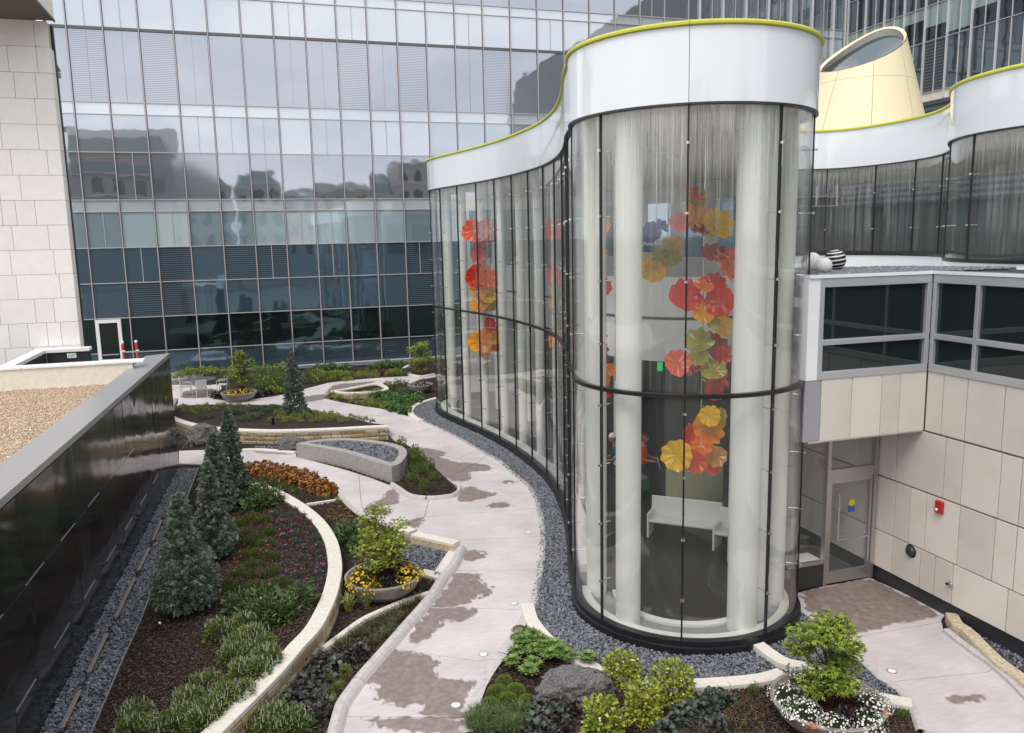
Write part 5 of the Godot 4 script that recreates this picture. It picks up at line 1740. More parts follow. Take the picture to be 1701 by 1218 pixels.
# leaves spread over a lumpy dome; kind 0 pointed, 1 broad, 2 upright stems
func dome(b: MB, r: RandomNumberGenerator, rad: float, h: float, n: int, l: float, w: float, cols: Array, kind := 0, base := 0.0, lumps := 5, inner := 0.35) -> void:
	var ph := []
	for k in lumps: ph.append([r.randf() * TAU, r.randf_range(0.25, 0.8), r.randf_range(0.25, 0.5)])
	for k in n:
		var d := rdir(r)
		d.y = absf(d.y) * 1.1 - 0.12
		d = d.normalized()
		var bump := 0.82
		for p in ph:
			var c: Vector3 = Vector3(cos(p[0]) * p[1], 0.75, sin(p[0]) * p[1]).normalized()
			bump = maxf(bump, 0.75 + 0.4 * smoothstep(0.72, 1.0, d.dot(c)))
		var t := lerpf(inner, 1.0, pow(r.randf(), 0.45)) * bump
		var at := Vector3(d.x * rad * t, base + maxf(0.0, d.y) * h * t, d.z * rad * t)
		b.col = tint(cols[r.randi() % cols.size()], r)
		var out := (Vector3(d.x, 0.15 + d.y * 0.5, d.z) + rdir(r) * 0.55).normalized()
		if kind == 2: out = (Vector3(d.x * 0.35, 1.0, d.z * 0.35) + rdir(r) * 0.35).normalized()
		var up := (Vector3(d.x * 0.4, 1.0, d.z * 0.4) + rdir(r) * 0.6).normalized()
		if kind == 1: broad(b, at, out, up, l * r.randf_range(0.7, 1.25), w)
		else: leaf(b, at, out, up, l * r.randf_range(0.7, 1.3), w)

func blossoms(b: MB, r: RandomNumberGenerator, rad: float, h: float, n: int, size: float, cols: Array, base := 0.0, low := 0.0) -> void:
	for k in n:
		var d := rdir(r)
		d.y = absf(d.y) * 0.9 + low
		d = d.normalized()
		var at := Vector3(d.x * rad, base + maxf(0.0, d.y) * h, d.z * rad) * r.randf_range(0.97, 1.08)
		b.col = tint(cols[r.randi() % cols.size()], r, 0.12)
		var up := (d + rdir(r) * 0.4).normalized()
		var s := up.cross(Vector3(0.3, 0.2, 0.9)).normalized(); var t := up.cross(s)
		var z := size * r.randf_range(0.7, 1.25)
		for i in 5:
			var a := TAU * i / 5; var e := TAU * (i + 1) / 5
			b.t3(at, at + (s * cos(a) + t * sin(a)) * z + up * z * 0.2, at + (s * cos(e) + t * sin(e)) * z + up * z * 0.2)

func blades(b: MB, r: RandomNumberGenerator, n: int, l: float, w: float, cols: Array, spread := 0.5, foot := 0.05) -> void:
	for k in n:
		var a := r.randf() * TAU; var o := Vector3(cos(a), 0, sin(a))
		var p := o * foot * r.randf(); var sd := Vector3(-o.z, 0, o.x)
		b.col = tint(cols[r.randi() % cols.size()], r)
		var ll := l * r.randf_range(0.6, 1.2); var lean := spread * r.randf_range(0.2, 1.1)
		var d := (Vector3.UP + o * lean * 0.5).normalized()
		var p1 := p + d * ll * 0.5
		d = (Vector3.UP * (1.0 - lean * 0.75) + o * lean * 1.2).normalized()
		var p2 := p1 + d * ll * 0.32
		d = (Vector3.UP * (0.4 - lean * 1.1) + o * lean * 1.3).normalized()
		var p3 := p2 + d * ll * 0.22
		b.q(p - sd * w / 2, p1 - sd * w / 2, p1 + sd * w / 2, p + sd * w / 2)
		b.q(p1 - sd * w / 2, p2 - sd * w * 0.35, p2 + sd * w * 0.35, p1 + sd * w / 2)
		b.t3(p2 - sd * w * 0.35, p3, p2 + sd * w * 0.35)

func stems(r: RandomNumberGenerator, n: int, rad: float, h: float, th := 0.006) -> MB:
	var b := MB.new()
	b.col = Color(0.05, 0.045, 0.025)
	for k in n:
		var a := r.randf() * TAU
		tube(b, Vector3(0, -0.06, 0), Vector3(cos(a) * rad * 0.7 * r.randf(), h * r.randf_range(0.5, 0.85), sin(a) * rad * 0.7 * r.randf()), th, th * 0.5, 4)
	return b

# a kind of plant: parts as {name: mesh}; copies share them
func plant(called: String, label: String, category: String, parts: Dictionary, at: Vector3, turn: float, sc: float, group: String) -> Node3D:
	var o := thing(called, label, category, at, turn, group)
	o.scale = Vector3(sc, sc * rng.randf_range(0.9, 1.1), sc)
	for k in parts:
		var m := obj(k, parts[k][0], parts[k][1], o)
		if k in ["blossoms"]: m.set_meta("kind", "stuff")
	return o

const ORD := ["first", "second", "third", "fourth", "fifth", "sixth", "seventh", "eighth", "ninth", "tenth", "eleventh", "twelfth", "thirteenth", "fourteenth", "fifteenth", "sixteenth", "seventeenth", "eighteenth", "nineteenth", "twentieth"]

# spots: [x, z] or [x, z, scale]; variants: array of parts
func grow(called: String, label: String, category: String, variants: Array, spots: Array, height: Callable, group: String, sc := 1.0, by_front := false) -> void:
	var order := range(spots.size())
	order.sort_custom(func(a, b): return spots[a][0] / -spots[a][1] < spots[b][0] / -spots[b][1])
	if by_front: order.sort_custom(func(a, b): return spots[a][1] > spots[b][1])
	for k in spots.size():
		var s: Array = spots[k]
		var own := label
		if spots.size() <= 20 and spots.size() > 1:
			var at := order.find(k)
			own += ", " + (("nearest" if at == 0 else ("farthest" if at == spots.size() - 1 else ORD[at] + " from front")) if by_front else ("leftmost" if at == 0 else ("rightmost" if at == spots.size() - 1 else ORD[at] + " from left")))
			if own.split(" ").size() > 16: print(own)
		var z: float = sc * (s[2] if s.size() > 2 else 1.0) * rng.randf_range(0.88, 1.12)
		plant(called, own, category, variants[k % variants.size()], Vector3(s[0], height.call(Vector2(s[0], s[1])), s[1]), rng.randf() * TAU, z, group)

func spruce(label: String, at: Vector3, h: float, w: float, sd: int) -> void:
	var r := RandomNumberGenerator.new()
	r.seed = sd
	var o := thing("spruce_tree", label, "tree", at, r.randf() * TAU, "dwarf blue spruces in the garden beds")
	var t := MB.new()
	tube(t, Vector3(0, -0.1, 0), Vector3(0, h * 0.9, 0), 0.05, 0.012, 8)
	obj("trunk", t, M.bark, o)
	var b := MB.new()
	var cols := C3([0.13, 0.175, 0.125, 0.18, 0.225, 0.17, 0.25, 0.295, 0.235, 0.095, 0.13, 0.08, 0.34, 0.385, 0.31])
	# limbs in loose whorls, each ending in short tufts of needles
	var limbs := int(300 * h)
	for k in limbs:
		var y := pow(r.randf(), 1.2)
		var a := r.randf() * TAU
		var prof := pow(1.0 - y, 0.74) * (0.94 + 0.16 * sin(y * 9.0 + sd)) + 0.04
		if y < 0.07: prof *= 0.72 + 4.0 * y
		var R := w / 2 * prof * r.randf_range(0.86, 1.06)
		var y0 := 0.10 + y * (h - 0.16)
		var dir := Vector3(cos(a), 0.28 + 0.5 * y, sin(a)).normalized()
		var tone: Color = cols[r.randi() % cols.size()]
		for f in [0.45, 0.7, 0.86, 1.0]:
			if f < 0.8 and R < 0.15: continue
			var p: Vector3 = Vector3(0, y0 - R * 0.16, 0) + dir * R * f + rdir(r) * 0.03
			for j in (9 if f < 0.8 else 13):
				var d := (dir + Vector3.UP * 0.25 + rdir(r) * 0.9).normalized()
				b.col = tint(tone, r, 0.14)
				leaf(b, p + rdir(r) * 0.012, d, (Vector3.UP + rdir(r) * 0.8).normalized(), r.randf_range(0.045, 0.075), 0.021, 0.5)
	for k in 40:
		var d := (Vector3.UP + rdir(r) * 0.5).normalized()
		b.col = cols[r.randi() % 5]
		leaf(b, Vector3(0, h * r.randf_range(0.9, 1.0), 0), d, rdir(r), 0.08, 0.02, 0.5)
	obj("crown", b, M.needle, o)

func maple(label: String, at: Vector3, h: float, w: float, sd: int, cols: Array, leaves: int, l := 0.075) -> void:
	var r := RandomNumberGenerator.new()
	r.seed = sd
	var o := thing("maple_tree", label, "tree", at, 0.0, "small lime-green maples")
	var t := MB.new(); var b := MB.new()
	var p := Vector3(0, -0.1, 0)
	var trunk := [p]
	for k in 5:
		p += Vector3(r.randfn(0, 0.025), (h * 0.75 + 0.1) / 5, r.randfn(0, 0.025))
		trunk.append(p)
	for k in 5: tube(t, trunk[k], trunk[k + 1], lerpf(0.03, 0.012, k / 5.0), lerpf(0.03, 0.012, (k + 1) / 5.0), 7)
	var clumps := []
	for k in 34:
		var y := r.randf_range(0.2, 0.98)
		var a := k * 2.4 + r.randf()
		var R := w / 2 * (0.55 + 0.5 * sin(clampf((y - 0.12) / 0.88, 0, 1) * PI)) * r.randf_range(0.35, 1.0)
		if y > 0.88: R *= 0.5
		var c := Vector3(cos(a) * R, y * h, sin(a) * R)
		clumps.append(c)
		var f := trunk[clampi(int(y * 4.5), 1, 5)] as Vector3
		tube(t, f - Vector3(0, h * 0.06, 0), c, 0.009, 0.004, 5)
	obj("trunk", t, M.bark, o)
	for k in leaves:
		var c: Vector3 = clumps[r.randi() % clumps.size()]
		var d := rdir(r)
		var at2 := c + d * Vector3(0.19, 0.10, 0.19) * w * pow(r.randf(), 0.5) * 1.25
		b.col = tint(cols[r.randi() % cols.size()], r, 0.2)
		var ax := (Vector3(d.x, -0.25, d.z) + rdir(r) * 0.5).normalized()
		var up := (Vector3.UP + rdir(r) * 0.45).normalized()
		# palmate: three fingers
		var s := ax.cross(up).normalized()
		for e in [-0.75, 0.0, 0.75]: leaf(b, at2, (ax + s * e).normalized(), up, l * r.randf_range(0.8, 1.2) * (1.0 if e == 0.0 else 0.8), l * 0.36, 0.15)
	obj("crown", b, M.leaf, o)

func bowl(label: String, at: Vector3, rad: float, h: float, fill: Array, sc := 1.0) -> void:
	var o := thing("planter_bowl", label, "planter", at, 0.0, "round planter bowls")
	o.scale = Vector3.ONE * sc
	var b := MB.new()
	lathe(b, [[rad * 0.42, 0.0], [rad * 0.62, h * 0.1], [rad * 0.86, h * 0.45], [rad * 0.97, h * 0.82], [rad * 1.0, h * 0.97], [rad * 0.985, h], [rad * 0.92, h], [rad * 0.9, h * 0.93], [rad * 0.86, h * 0.8]], Vector3.ZERO, 40)
	obj("bowl", b, M.bowl, o)
	var s := MB.new()
	lathe(s, [[rad * 0.875, h * 0.86], [0.0, h * 0.9]], Vector3.ZERO, 24)
	obj("soil", s, M.soil, o)
	# planting: [part, angle, distance, r, h, n, leaf, width, colours, flower n, flower size, flower colours]
	for f in fill:
		var r := RandomNumberGenerator.new()
		r.seed = int(f[1] * 100) + int(f[3] * 1000)
		var g := MB.new()
		if f[5] > 0: dome(g, r, f[3], f[4], f[5], f[6], f[7], f[8], 0, -0.03, 5, 0.2)
		if f[9] > 0: blossoms(g, r, f[3] * 1.02, f[4] * 1.05, f[9], f[10], f[11], 0.0, 0.0)
		obj(f[0], g, M.leaf, o).position = Vector3(cos(f[1]) * f[2], h * 0.88, sin(f[1]) * f[2])

func planting() -> void:
	var r := RandomNumberGenerator.new()
	r.seed = 314
	var at0 := func(_p): return -0.03
	var atb := func(p): return bed_h(p)
	var atu := func(_p): return 0.2
	var make := func(kind: int, seed_: int) -> Dictionary:
		var q := RandomNumberGenerator.new()
		q.seed = seed_
		var b := MB.new(); var fl := MB.new()
		match kind:
			0: # white-spiked catmint-like
				dome(b, q, 0.30, 0.26, 620, 0.075, 0.026, C3([0.065, 0.11, 0.03, 0.09, 0.145, 0.04, 0.13, 0.18, 0.05, 0.20, 0.21, 0.05]), 0, 0.0, 7)
				for k in 26:
					var a := q.randf() * TAU; var rr := 0.29 * sqrt(q.randf())
					var p := Vector3(cos(a) * rr, 0.25 * (1.0 - rr * rr * 6.0) + 0.02, sin(a) * rr)
					fl.col = tint(C3([0.44, 0.45, 0.36])[0], q, 0.12)
					tube(fl, p, p + Vector3(q.randfn(0, 0.012), q.randf_range(0.05, 0.10), q.randfn(0, 0.012)), 0.008, 0.004, 4)
			1: dome(b, q, 0.34, 0.34, 420, 0.12, 0.04, C3([0.045, 0.085, 0.02, 0.065, 0.115, 0.028, 0.09, 0.145, 0.035, 0.035, 0.06, 0.018]), 1, 0.0, 6)
			2: # low red-flowered ground cover
				dome(b, q, 0.34, 0.14, 520, 0.07, 0.013, C3([0.06, 0.11, 0.025, 0.085, 0.135, 0.03, 0.11, 0.12, 0.04]), 2, 0.02, 3, 0.1)
				blossoms(fl, q, 0.34, 0.2, 12, 0.019, C3([0.40, 0.015, 0.04, 0.46, 0.03, 0.09]), 0.05)
			3: # blue-green dianthus with pink
				dome(b, q, 0.17, 0.12, 300, 0.065, 0.011, C3([0.10, 0.135, 0.10, 0.13, 0.17, 0.13, 0.07, 0.10, 0.07]), 2, 0.0, 3, 0.1)
				blossoms(fl, q, 0.16, 0.18, 5, 0.025, C3([0.48, 0.04, 0.32, 0.42, 0.03, 0.26]), 0.02)
			4: # dark heuchera
				dome(b, q, 0.17, 0.16, 85, 0.085, 0.085, C3([0.030, 0.018, 0.022, 0.045, 0.02, 0.025, 0.06, 0.065, 0.055, 0.02, 0.015, 0.017, 0.085, 0.10, 0.085]), 1, 0.0, 4, 0.5)
				blossoms(fl, q, 0.15, 0.20, 5, 0.012, C3([0.30, 0.10, 0.16]), 0.02)
			5: # silver-green heuchera
				dome(b, q, 0.17, 0.16, 85, 0.085, 0.085, C3([0.07, 0.085, 0.07, 0.10, 0.12, 0.10, 0.035, 0.03, 0.03, 0.05, 0.065, 0.05]), 1, 0.0, 4, 0.5)
			6: dome(b, q, 0.20, 0.21, 190, 0.085, 0.075, C3([0.30, 0.115, 0.025, 0.36, 0.16, 0.04, 0.22, 0.075, 0.018, 0.40, 0.22, 0.06]), 1, 0.0, 5, 0.5)
			7: # tight cushion
				dome(b, q, 0.15, 0.11, 900, 0.026, 0.008, C3([0.18, 0.26, 0.045, 0.23, 0.32, 0.06, 0.13, 0.20, 0.035]), 2, 0.0, 0, 0.8)
			8: # fleshy rosette clump
				for k in 7:
					var a := k * TAU / 6.0; var c := Vector3(cos(a) * 0.1, 0.12 + q.randf() * 0.05, sin(a) * 0.1) if k < 6 else Vector3(0, 0.2, 0)
					for i in 13:
						var e := i * 2.4; var up := 0.25 + 0.9 * i / 13.0
						b.col = tint(C3([0.125, 0.205, 0.04, 0.175, 0.27, 0.06, 0.09, 0.155, 0.03])[q.randi() % 3], q, 0.12)
						var d := Vector3(cos(e), up, sin(e)).normalized()
						broad(b, c, d, (Vector3.UP + Vector3(-cos(e), 0, -sin(e)) * 0.4).normalized(), 0.10, 0.045)
			9: blades(b, q, 150, 0.25, 0.008, C3([0.06, 0.10, 0.03, 0.085, 0.135, 0.045, 0.11, 0.15, 0.05]), 0.8, 0.09)
			10: blades(b, q, 90, 0.38, 0.014, C3([0.26, 0.29, 0.07, 0.34, 0.36, 0.12, 0.16, 0.21, 0.04]), 0.7, 0.07)
			11: # lime shrub
				dome(b, q, 0.38, 0.62, 900, 0.085, 0.055, C3([0.22, 0.27, 0.022, 0.30, 0.33, 0.03, 0.15, 0.21, 0.02, 0.38, 0.38, 0.05, 0.09, 0.14, 0.015]), 1, 0.04, 9, 0.25)
				blossoms(fl, q, 0.36, 0.62, 26, 0.017, C3([0.62, 0.52, 0.48, 0.66, 0.60, 0.52]), 0.05, 0.25)
			12: dome(b, q, 0.27, 0.27, 260, 0.08, 0.04, C3([0.23, 0.29, 0.03, 0.31, 0.36, 0.045, 0.15, 0.21, 0.025]), 0, 0.0, 5)
			13: dome(b, q, 0.25, 0.27, 220, 0.10, 0.05, C3([0.085, 0.165, 0.04, 0.12, 0.215, 0.055, 0.06, 0.12, 0.03]), 1, 0.0, 5)
			14: # soft green clump with yellow
				dome(b, q, 0.36, 0.44, 420, 0.11, 0.014, C3([0.075, 0.13, 0.04, 0.11, 0.175, 0.05, 0.14, 0.19, 0.065]), 2, 0.0, 5)
				blossoms(fl, q, 0.33, 0.46, 12, 0.022, C3([0.62, 0.48, 0.02]), 0.02, 0.3)
			15: # juniper mat
				dome(b, q, 0.42, 0.12, 420, 0.085, 0.02, C3([0.05, 0.085, 0.04, 0.075, 0.12, 0.06, 0.10, 0.145, 0.075]), 0, 0.0, 6, 0.1)
			16: # pale sedum tuft
				dome(b, q, 0.155, 0.17, 240, 0.05, 0.02, C3([0.23, 0.28, 0.06, 0.29, 0.32, 0.09, 0.17, 0.215, 0.05]), 2, 0.0, 3, 0.4)
				if seed_ % 2: blossoms(fl, q, 0.16, 0.14, 12, 0.012, C3([0.36, 0.16, 0.20]), 0.0, 0.2)
			17: blades(b, q, 40, 0.30, 0.008, C3([0.07, 0.095, 0.03, 0.10, 0.125, 0.045]), 1.0, 0.06)
			18: dome(b, q, 0.06, 0.05, 26, 0.04, 0.03, C3([0.30, 0.10, 0.03, 0.26, 0.17, 0.04]), 1, 0.0, 2, 0.4)
			19: dome(b, q, 0.055, 0.04, 24, 0.035, 0.014, C3([0.20, 0.19, 0.04, 0.15, 0.15, 0.03]), 2, 0.0, 2, 0.2)
			20: # grey-leaved
				dome(b, q, 0.2, 0.22, 200, 0.07, 0.018, C3([0.16, 0.19, 0.14, 0.20, 0.23, 0.17]), 0, 0.0, 4)
			21: dome(b, q, 0.24, 0.12, 200, 0.06, 0.03, C3([0.22, 0.035, 0.08, 0.14, 0.03, 0.05, 0.08, 0.08, 0.03]), 0, 0.0, 3)
			22: dome(b, q, 0.2, 0.26, 260, 0.07, 0.02, C3([0.09, 0.14, 0.03, 0.13, 0.19, 0.04, 0.17, 0.22, 0.06]), 2, 0.0, 4, 0.2)
		var d := {"foliage": [b.done(), M.leaf]}
		if fl.v.size() > 0: d["blossoms"] = [fl.done(), M.petal]
		if kind in [0, 1, 11, 12, 13, 14, 20]: d["stem"] = [stems(q, 9, 0.22, 0.2 if kind != 11 else 0.45), M.bark]
		return d
	var three := func(kind: int, n := 3) -> Array:
		var o := []
		for k in n: o.append(make.call(kind, 100 * kind + k))
		return o
	# spruce bed
	spruce("nearest blue spruce, widest at its foot, beside the grey pebble strip", Vector3(-1.75, 0.12, -16.03), 2.42, 1.42, 5)
	spruce("second blue spruce from the front, standing behind the widest one", Vector3(-1.38, 0.16, -18.68), 2.3, 1.08, 6)
	spruce("slim blue spruce third from the front beside the black wall", Vector3(-1.42, 0.14, -21.95), 2.3, 1.0, 7)
	spruce("tallest of the blue spruces, rearmost beside the branching path", Vector3(-1.09, 0.1, -23.3), 2.65, 1.05, 8)
	spruce("single pale spruce standing alone in the upper sedum bed", Vector3(1.06, 0.15, -33.84), 2.7, 1.2, 9)
	grow("catmint_plant", "bushy green plant with pale flower spikes inside the stone-walled spruce bed", "plant", three.call(0, 4), [[-1.11, -14.61], [-0.59, -14.57], [-0.87, -13.54], [-0.38, -13.51], [-0.67, -12.79], [-0.29, -13.05], [-1.23, -12.67], [-0.92, -12.15], [-1.45, -12.29], [-0.72, -12.19], [-1.5, -11.86], [-1.11, -11.82], [-2.17, -12.31], [-2.17, -11.94], [-1.65, -11.7], [-0.8, -13.99], [-0.52, -14.03], [-1.86, -11.88], [-1.22, -11.61], [-0.45, -12.71]], atb, "catmint in the spruce bed")
	grow("leafy_perennial", "dark green leafy perennial on the near side of the red flowers", "plant", three.call(1), [[-0.79, -15.63], [-0.26, -15.33], [-0.01, -14.71], [-0.45, -14.87], [0.36, -15.21], [-0.21, -14.73]], atb, "leafy perennials near the red flowers")
	grow("leafy_perennial", "dark green leafy perennial behind the red flowers next to the spruces", "plant", three.call(1), [[-0.66, -22.29], [-0.34, -22.39], [-0.03, -21.84], [-0.81, -23.14], [-0.25, -21.61], [-0.5, -21.6]], atb, "leafy perennials behind the red flowers")
	grow("red_ground_cover", "low green ground cover dotted with small red flowers in the spruce bed", "plant", three.call(2, 4), [[-0.64, -20.81], [-0.3, -20.54], [-0.77, -19.81], [-0.44, -19.38], [-0.16, -19.58], [-0.75, -18.42], [-0.36, -18.28], [-0.14, -17.94], [-0.82, -17.38], [-0.52, -17.14], [-0.19, -17.02], [-0.01, -16.31], [-0.52, -16.4], [-0.92, -16.55], [-0.84, -20.6], [-0.53, -17.72], [-1.04, -16.78], [-0.28, -18.79], [-0.65, -19.13]], atb, "red-flowered ground cover", 0.88)
	grow("pink_tuft", "blue-green pink-flowered tuft in the inner row beside the red flowers", "plant", three.call(3, 4), [[0.11, -20.15], [0.13, -19.61], [0.14, -19.09], [0.16, -18.39], [0.17, -17.82], [0.13, -17.33], [0.08, -16.91], [0.04, -16.53]], atb, "pink tufts in rows", 0.8, true)
	grow("pink_tuft", "blue-green pink-flowered tuft in the middle row of three", "plant", three.call(3, 4), [[0.41, -20.52], [0.39, -19.73], [0.42, -19.11], [0.46, -18.56], [0.51, -18.15], [0.51, -17.55], [0.43, -17.02], [0.39, -16.56], [0.38, -16.09]], atb, "pink tufts in rows", 0.8, true)
	grow("pink_tuft", "blue-green pink-flowered tuft in the outer row along the curved cap", "plant", three.call(3, 4), [[0.5, -20.87], [0.69, -20.31], [0.78, -19.81], [0.84, -19.12], [0.88, -18.6], [0.91, -18.11], [0.9, -17.62], [0.9, -17.19], [0.84, -16.8], [0.78, -16.49], [0.7, -16.07], [0.64, -15.7], [-0.15, -18.87], [-0.3, -16.98], [-0.02, -20.82], [0.18, -20.5]], atb, "pink tufts in rows", 0.8, true)
	# bed between the wall and the path
	var dark := three.call(4, 3)
	dark.append_array(three.call(5, 2))
	grow("heuchera", "dark purple heuchera between the stone retaining wall and the footpath", "plant", dark, [[0.47, -13.36], [0.78, -13.4], [0.97, -13.25], [1.27, -13.62], [0.37, -12.89], [0.21, -12.6], [0.49, -12.56], [0, -12.27], [0.29, -12.17], [0.48, -12.11], [0.24, -11.88], [0.45, -11.81], [0.6, -13.17], [0.8, -13.1], [0.62, -12.88], [0.13, -12.34], [0.39, -12.35], [1.18, -13.43]], at0, "heuchera below the retaining wall", 1.1)
	grow("sedum_tuft", "small yellow-green tuft among heuchera beside the near footpath kerb", "plant", three.call(16), [[0.97, -12.95], [0.7, -12.83], [0.82, -12.59], [0.61, -12.42], [0.65, -12.15]], at0, "yellow tufts below the retaining wall", 0.8)
	grow("catmint_plant", "pale-spiked green plant outside the retaining wall at the bottom edge", "plant", three.call(0), [[-0.46, -11.89], [-0.19, -11.85], [0.1, -11.63], [-0.06, -11.63], [-0.32, -11.65]], at0, "catmint outside the retaining wall")
	grow("sparse_grass", "thin green grass tuft between the pale stone strip and the footpath", "grass", three.call(17, 4), [[0.93, -14.02], [1.24, -14.17], [1.58, -14.49], [1.71, -13.95], [1.95, -14.36], [1.55, -13.8], [1.91, -14.74], [2.11, -14.86], [2.29, -15.07], [2.45, -15.15], [1.9, -14.1], [1.43, -14.27], [2.14, -14.58], [2.62, -15.24], [1.06, -13.79]], at0, "thin grass below the stone strip", 0.9)
	grow("variegated_grass", "yellow striped grass clump in front of the yellow flower bowl", "grass", three.call(10, 2), [[1.27, -15.35], [1.64, -15.45]], at0, "striped grass clumps")
	grow("variegated_grass", "small yellow grass tuft at the tip of the orange heuchera bed", "grass", three.call(10, 1), [[1.71, -22.3], [1.41, -22.7]], at0, "small grass tufts", 0.55)
	grow("leafy_perennial", "dark leafy plant between the curved wall and the bowl maple", "plant", three.call(1, 2), [[1.75, -19.06], [1.85, -18.45], [1.7, -19.69]], at0, "leafy plants behind the yellow bowl")
	grow("heuchera_seedling", "tiny rust-coloured heuchera seedling in bare mulch behind the yellow bowl", "plant", three.call(18), [[1.44, -21.69], [1.57, -21.37], [1.66, -21.09], [1.75, -20.75], [1.9, -20.94], [1.79, -20.49], [1.56, -20.43], [1.9, -20.16], [2.14, -19.84], [2.01, -20.65], [2.21, -20.38], [2.07, -20.01], [1.6, -19.68], [1.5, -20.9], [1.42, -21.12], [1.97, -21.33], [2.14, -20.85], [1.87, -21.63], [1.73, -21.84], [1.89, -19.66]], at0, "rust seedlings")
	grow("orange_heuchera", "orange-leaved heuchera in the rear row beside the branching path", "plant", three.call(6, 4), [[-0.73, -26.96], [-0.48, -26.86], [-0.18, -26.74], [0.08, -26.49], [0.37, -26.08], [0.65, -25.68], [0.93, -25.29], [1.2, -24.71], [1.45, -24.09], [1.63, -23.51]], at0, "orange heuchera mass")
	grow("orange_heuchera", "orange-leaved heuchera in the middle row of the orange bed", "plant", three.call(6, 4), [[-0.63, -26.55], [-0.34, -26.29], [-0.04, -25.96], [0.26, -25.62], [0.54, -25.24], [0.81, -24.86], [1.08, -24.42], [1.32, -23.82], [1.57, -23.28]], at0, "orange heuchera mass")
	grow("orange_heuchera", "orange-leaved heuchera in the front row of the orange bed", "plant", three.call(6, 4), [[-0.19, -25.73], [0.09, -25.34], [0.39, -24.96], [0.66, -24.59], [0.92, -24.1], [1.17, -23.62], [1.38, -23.24], [-0.47, -26.05]], at0, "orange heuchera mass")
	grow("yellow_tuft", "low tuft of yellow flowers along the edge of the orange heuchera", "plant", three.call(14, 2), [[-0.23, -25.27], [0.03, -24.83], [0.28, -24.34], [0.53, -23.75]], at0, "yellow tufts by the heuchera", 0.4)
	# bed beside the bench
	grow("spiky_perennial", "spiky green clump in the small bed beside the crescent bench", "plant", three.call(22), [[4.44, -27.81], [4.7, -26.65], [4.72, -25.66], [4.22, -24.58], [4.56, -24.44], [4.86, -24.84], [4.05, -23.54], [4.74, -23.47], [4.26, -22.68], [4.54, -25.58]], at0, "spiky clumps by the bench", 1.15)
	# upper bed
	grow("sedum_tuft", "low sedum cushion left in the upper walled bed", "plant", three.call(16, 4), [[-3.65, -36.19], [-3.57, -37.22], [-3.26, -35.39], [-3.05, -35.43], [-3.09, -36.35], [-2.86, -36.92], [-2.72, -35.8], [-2.65, -37.96], [-2.45, -35.69], [-3.47, -37.18], [-2.84, -34.72], [-2.16, -36.22], [-1.87, -37.63], [-1.56, -36.79], [-1.24, -37.22], [-0.83, -36.76], [-2.04, -36.99]], func(p): return up_h(p), "sedum in the upper bed")
	grow("sedum_tuft", "pale sedum cushion beside the bollard light in the walled bed", "plant", three.call(16, 4), [[0.04, -32.03], [0.4, -32.55], [0.56, -33.43], [0.58, -31.81], [0.77, -32.17], [0.94, -32.91], [0.93, -32], [1.18, -31.56], [1.2, -32.45], [1.45, -33.06], [1.58, -32.53], [1.6, -31.38], [1.84, -31.51], [2.05, -31.87], [2.14, -32.41], [1.91, -32.51]], func(p): return up_h(p), "sedum in the upper bed")
	grow("sedum_tuft", "low sedum cushion toward the right tip of the walled bed", "plant", three.call(16, 4), [[2.27, -31.44], [2.42, -32.65], [2.53, -31.67], [2.64, -30.96], [2.76, -31.69], [2.91, -31.07], [2.71, -32.9], [3.24, -32.43], [3.38, -31.32], [3.65, -31.44], [3.89, -31.11], [0.33, -33.89], [1.62, -34.37], [1.91, -33.86], [2.15, -33.13], [2.49, -33.49]], func(p): return up_h(p), "sedum in the upper bed")
	grow("juniper_mat", "spreading low juniper in the upper walled bed", "shrub", three.call(15), [[-0.47, -35.38], [-0.07, -36.16], [0.21, -36.32], [-0.01, -34.66], [0.6, -35.6], [-2.35, -33.8], [-1.19, -34.53], [-1.39, -34.86], [-0.47, -33.5], [-0.9, -32.64], [-0.66, -32.99], [0.24, -35.34], [0.81, -34.97]], func(p): return up_h(p), "junipers in the upper bed")
	grow("grey_leaf_plant", "pale grey-green clump at the foot of the dark boulder", "plant", three.call(20, 2), [[-3.08, -31.2], [-2.79, -31.28], [-2.56, -31.57], [-3.23, -32.04], [-2.88, -30.74], [-2.42, -31.82]], at0, "pale clumps by the dark boulder")
	# far beds
	grow("lime_mound", "lime-green mound in the far wedge bed beside the leaf-shaped planter", "shrub", three.call(12), [[2.95, -38.32], [3.18, -37.75], [3.58, -38.05], [3.36, -38.14], [3.79, -37.96], [4.04, -37.69], [4.38, -37.7]], at0, "lime mounds in the wedge bed")
	grow("green_mound", "mid-green leafy plant in the far wedge bed by the glass wall", "plant", three.call(13), [[4.81, -37.52], [5.08, -37.4], [5.34, -37.45], [5.46, -36.77], [5.65, -36.22], [5.87, -35.68], [5.98, -37.5], [6.33, -36.86], [6.35, -35.77], [5.72, -34.05], [5.95, -34.64], [6.35, -35.18], [5.54, -33.33], [5.46, -34.43], [5.19, -34.54], [5.21, -33.99], [6.72, -36.23], [5.14, -36.14], [5.36, -35.6]], at0, "green plants in the wedge bed", 1.15)
	grow("flat_sedum", "flat bright green sedum cushion at the edge of the far wedge bed", "plant", three.call(16, 2), [[3.7, -36.61], [3.95, -36.21], [4.15, -35.83], [4.33, -36.19], [4.42, -35.43], [4.63, -36.21], [4.76, -35.42], [4.84, -34.83], [5.09, -35.28], [4.43, -36.59]], at0, "flat sedum in the wedge bed", 1.3)
	grow("grey_leaf_plant", "grey-leaved tuft near the small far bowl", "plant", three.call(20, 2), [[6.27, -38.71], [6.6, -38.57], [6.91, -38.44], [6.92, -37.58]], at0, "grey tufts by the far bowl", 1.2)
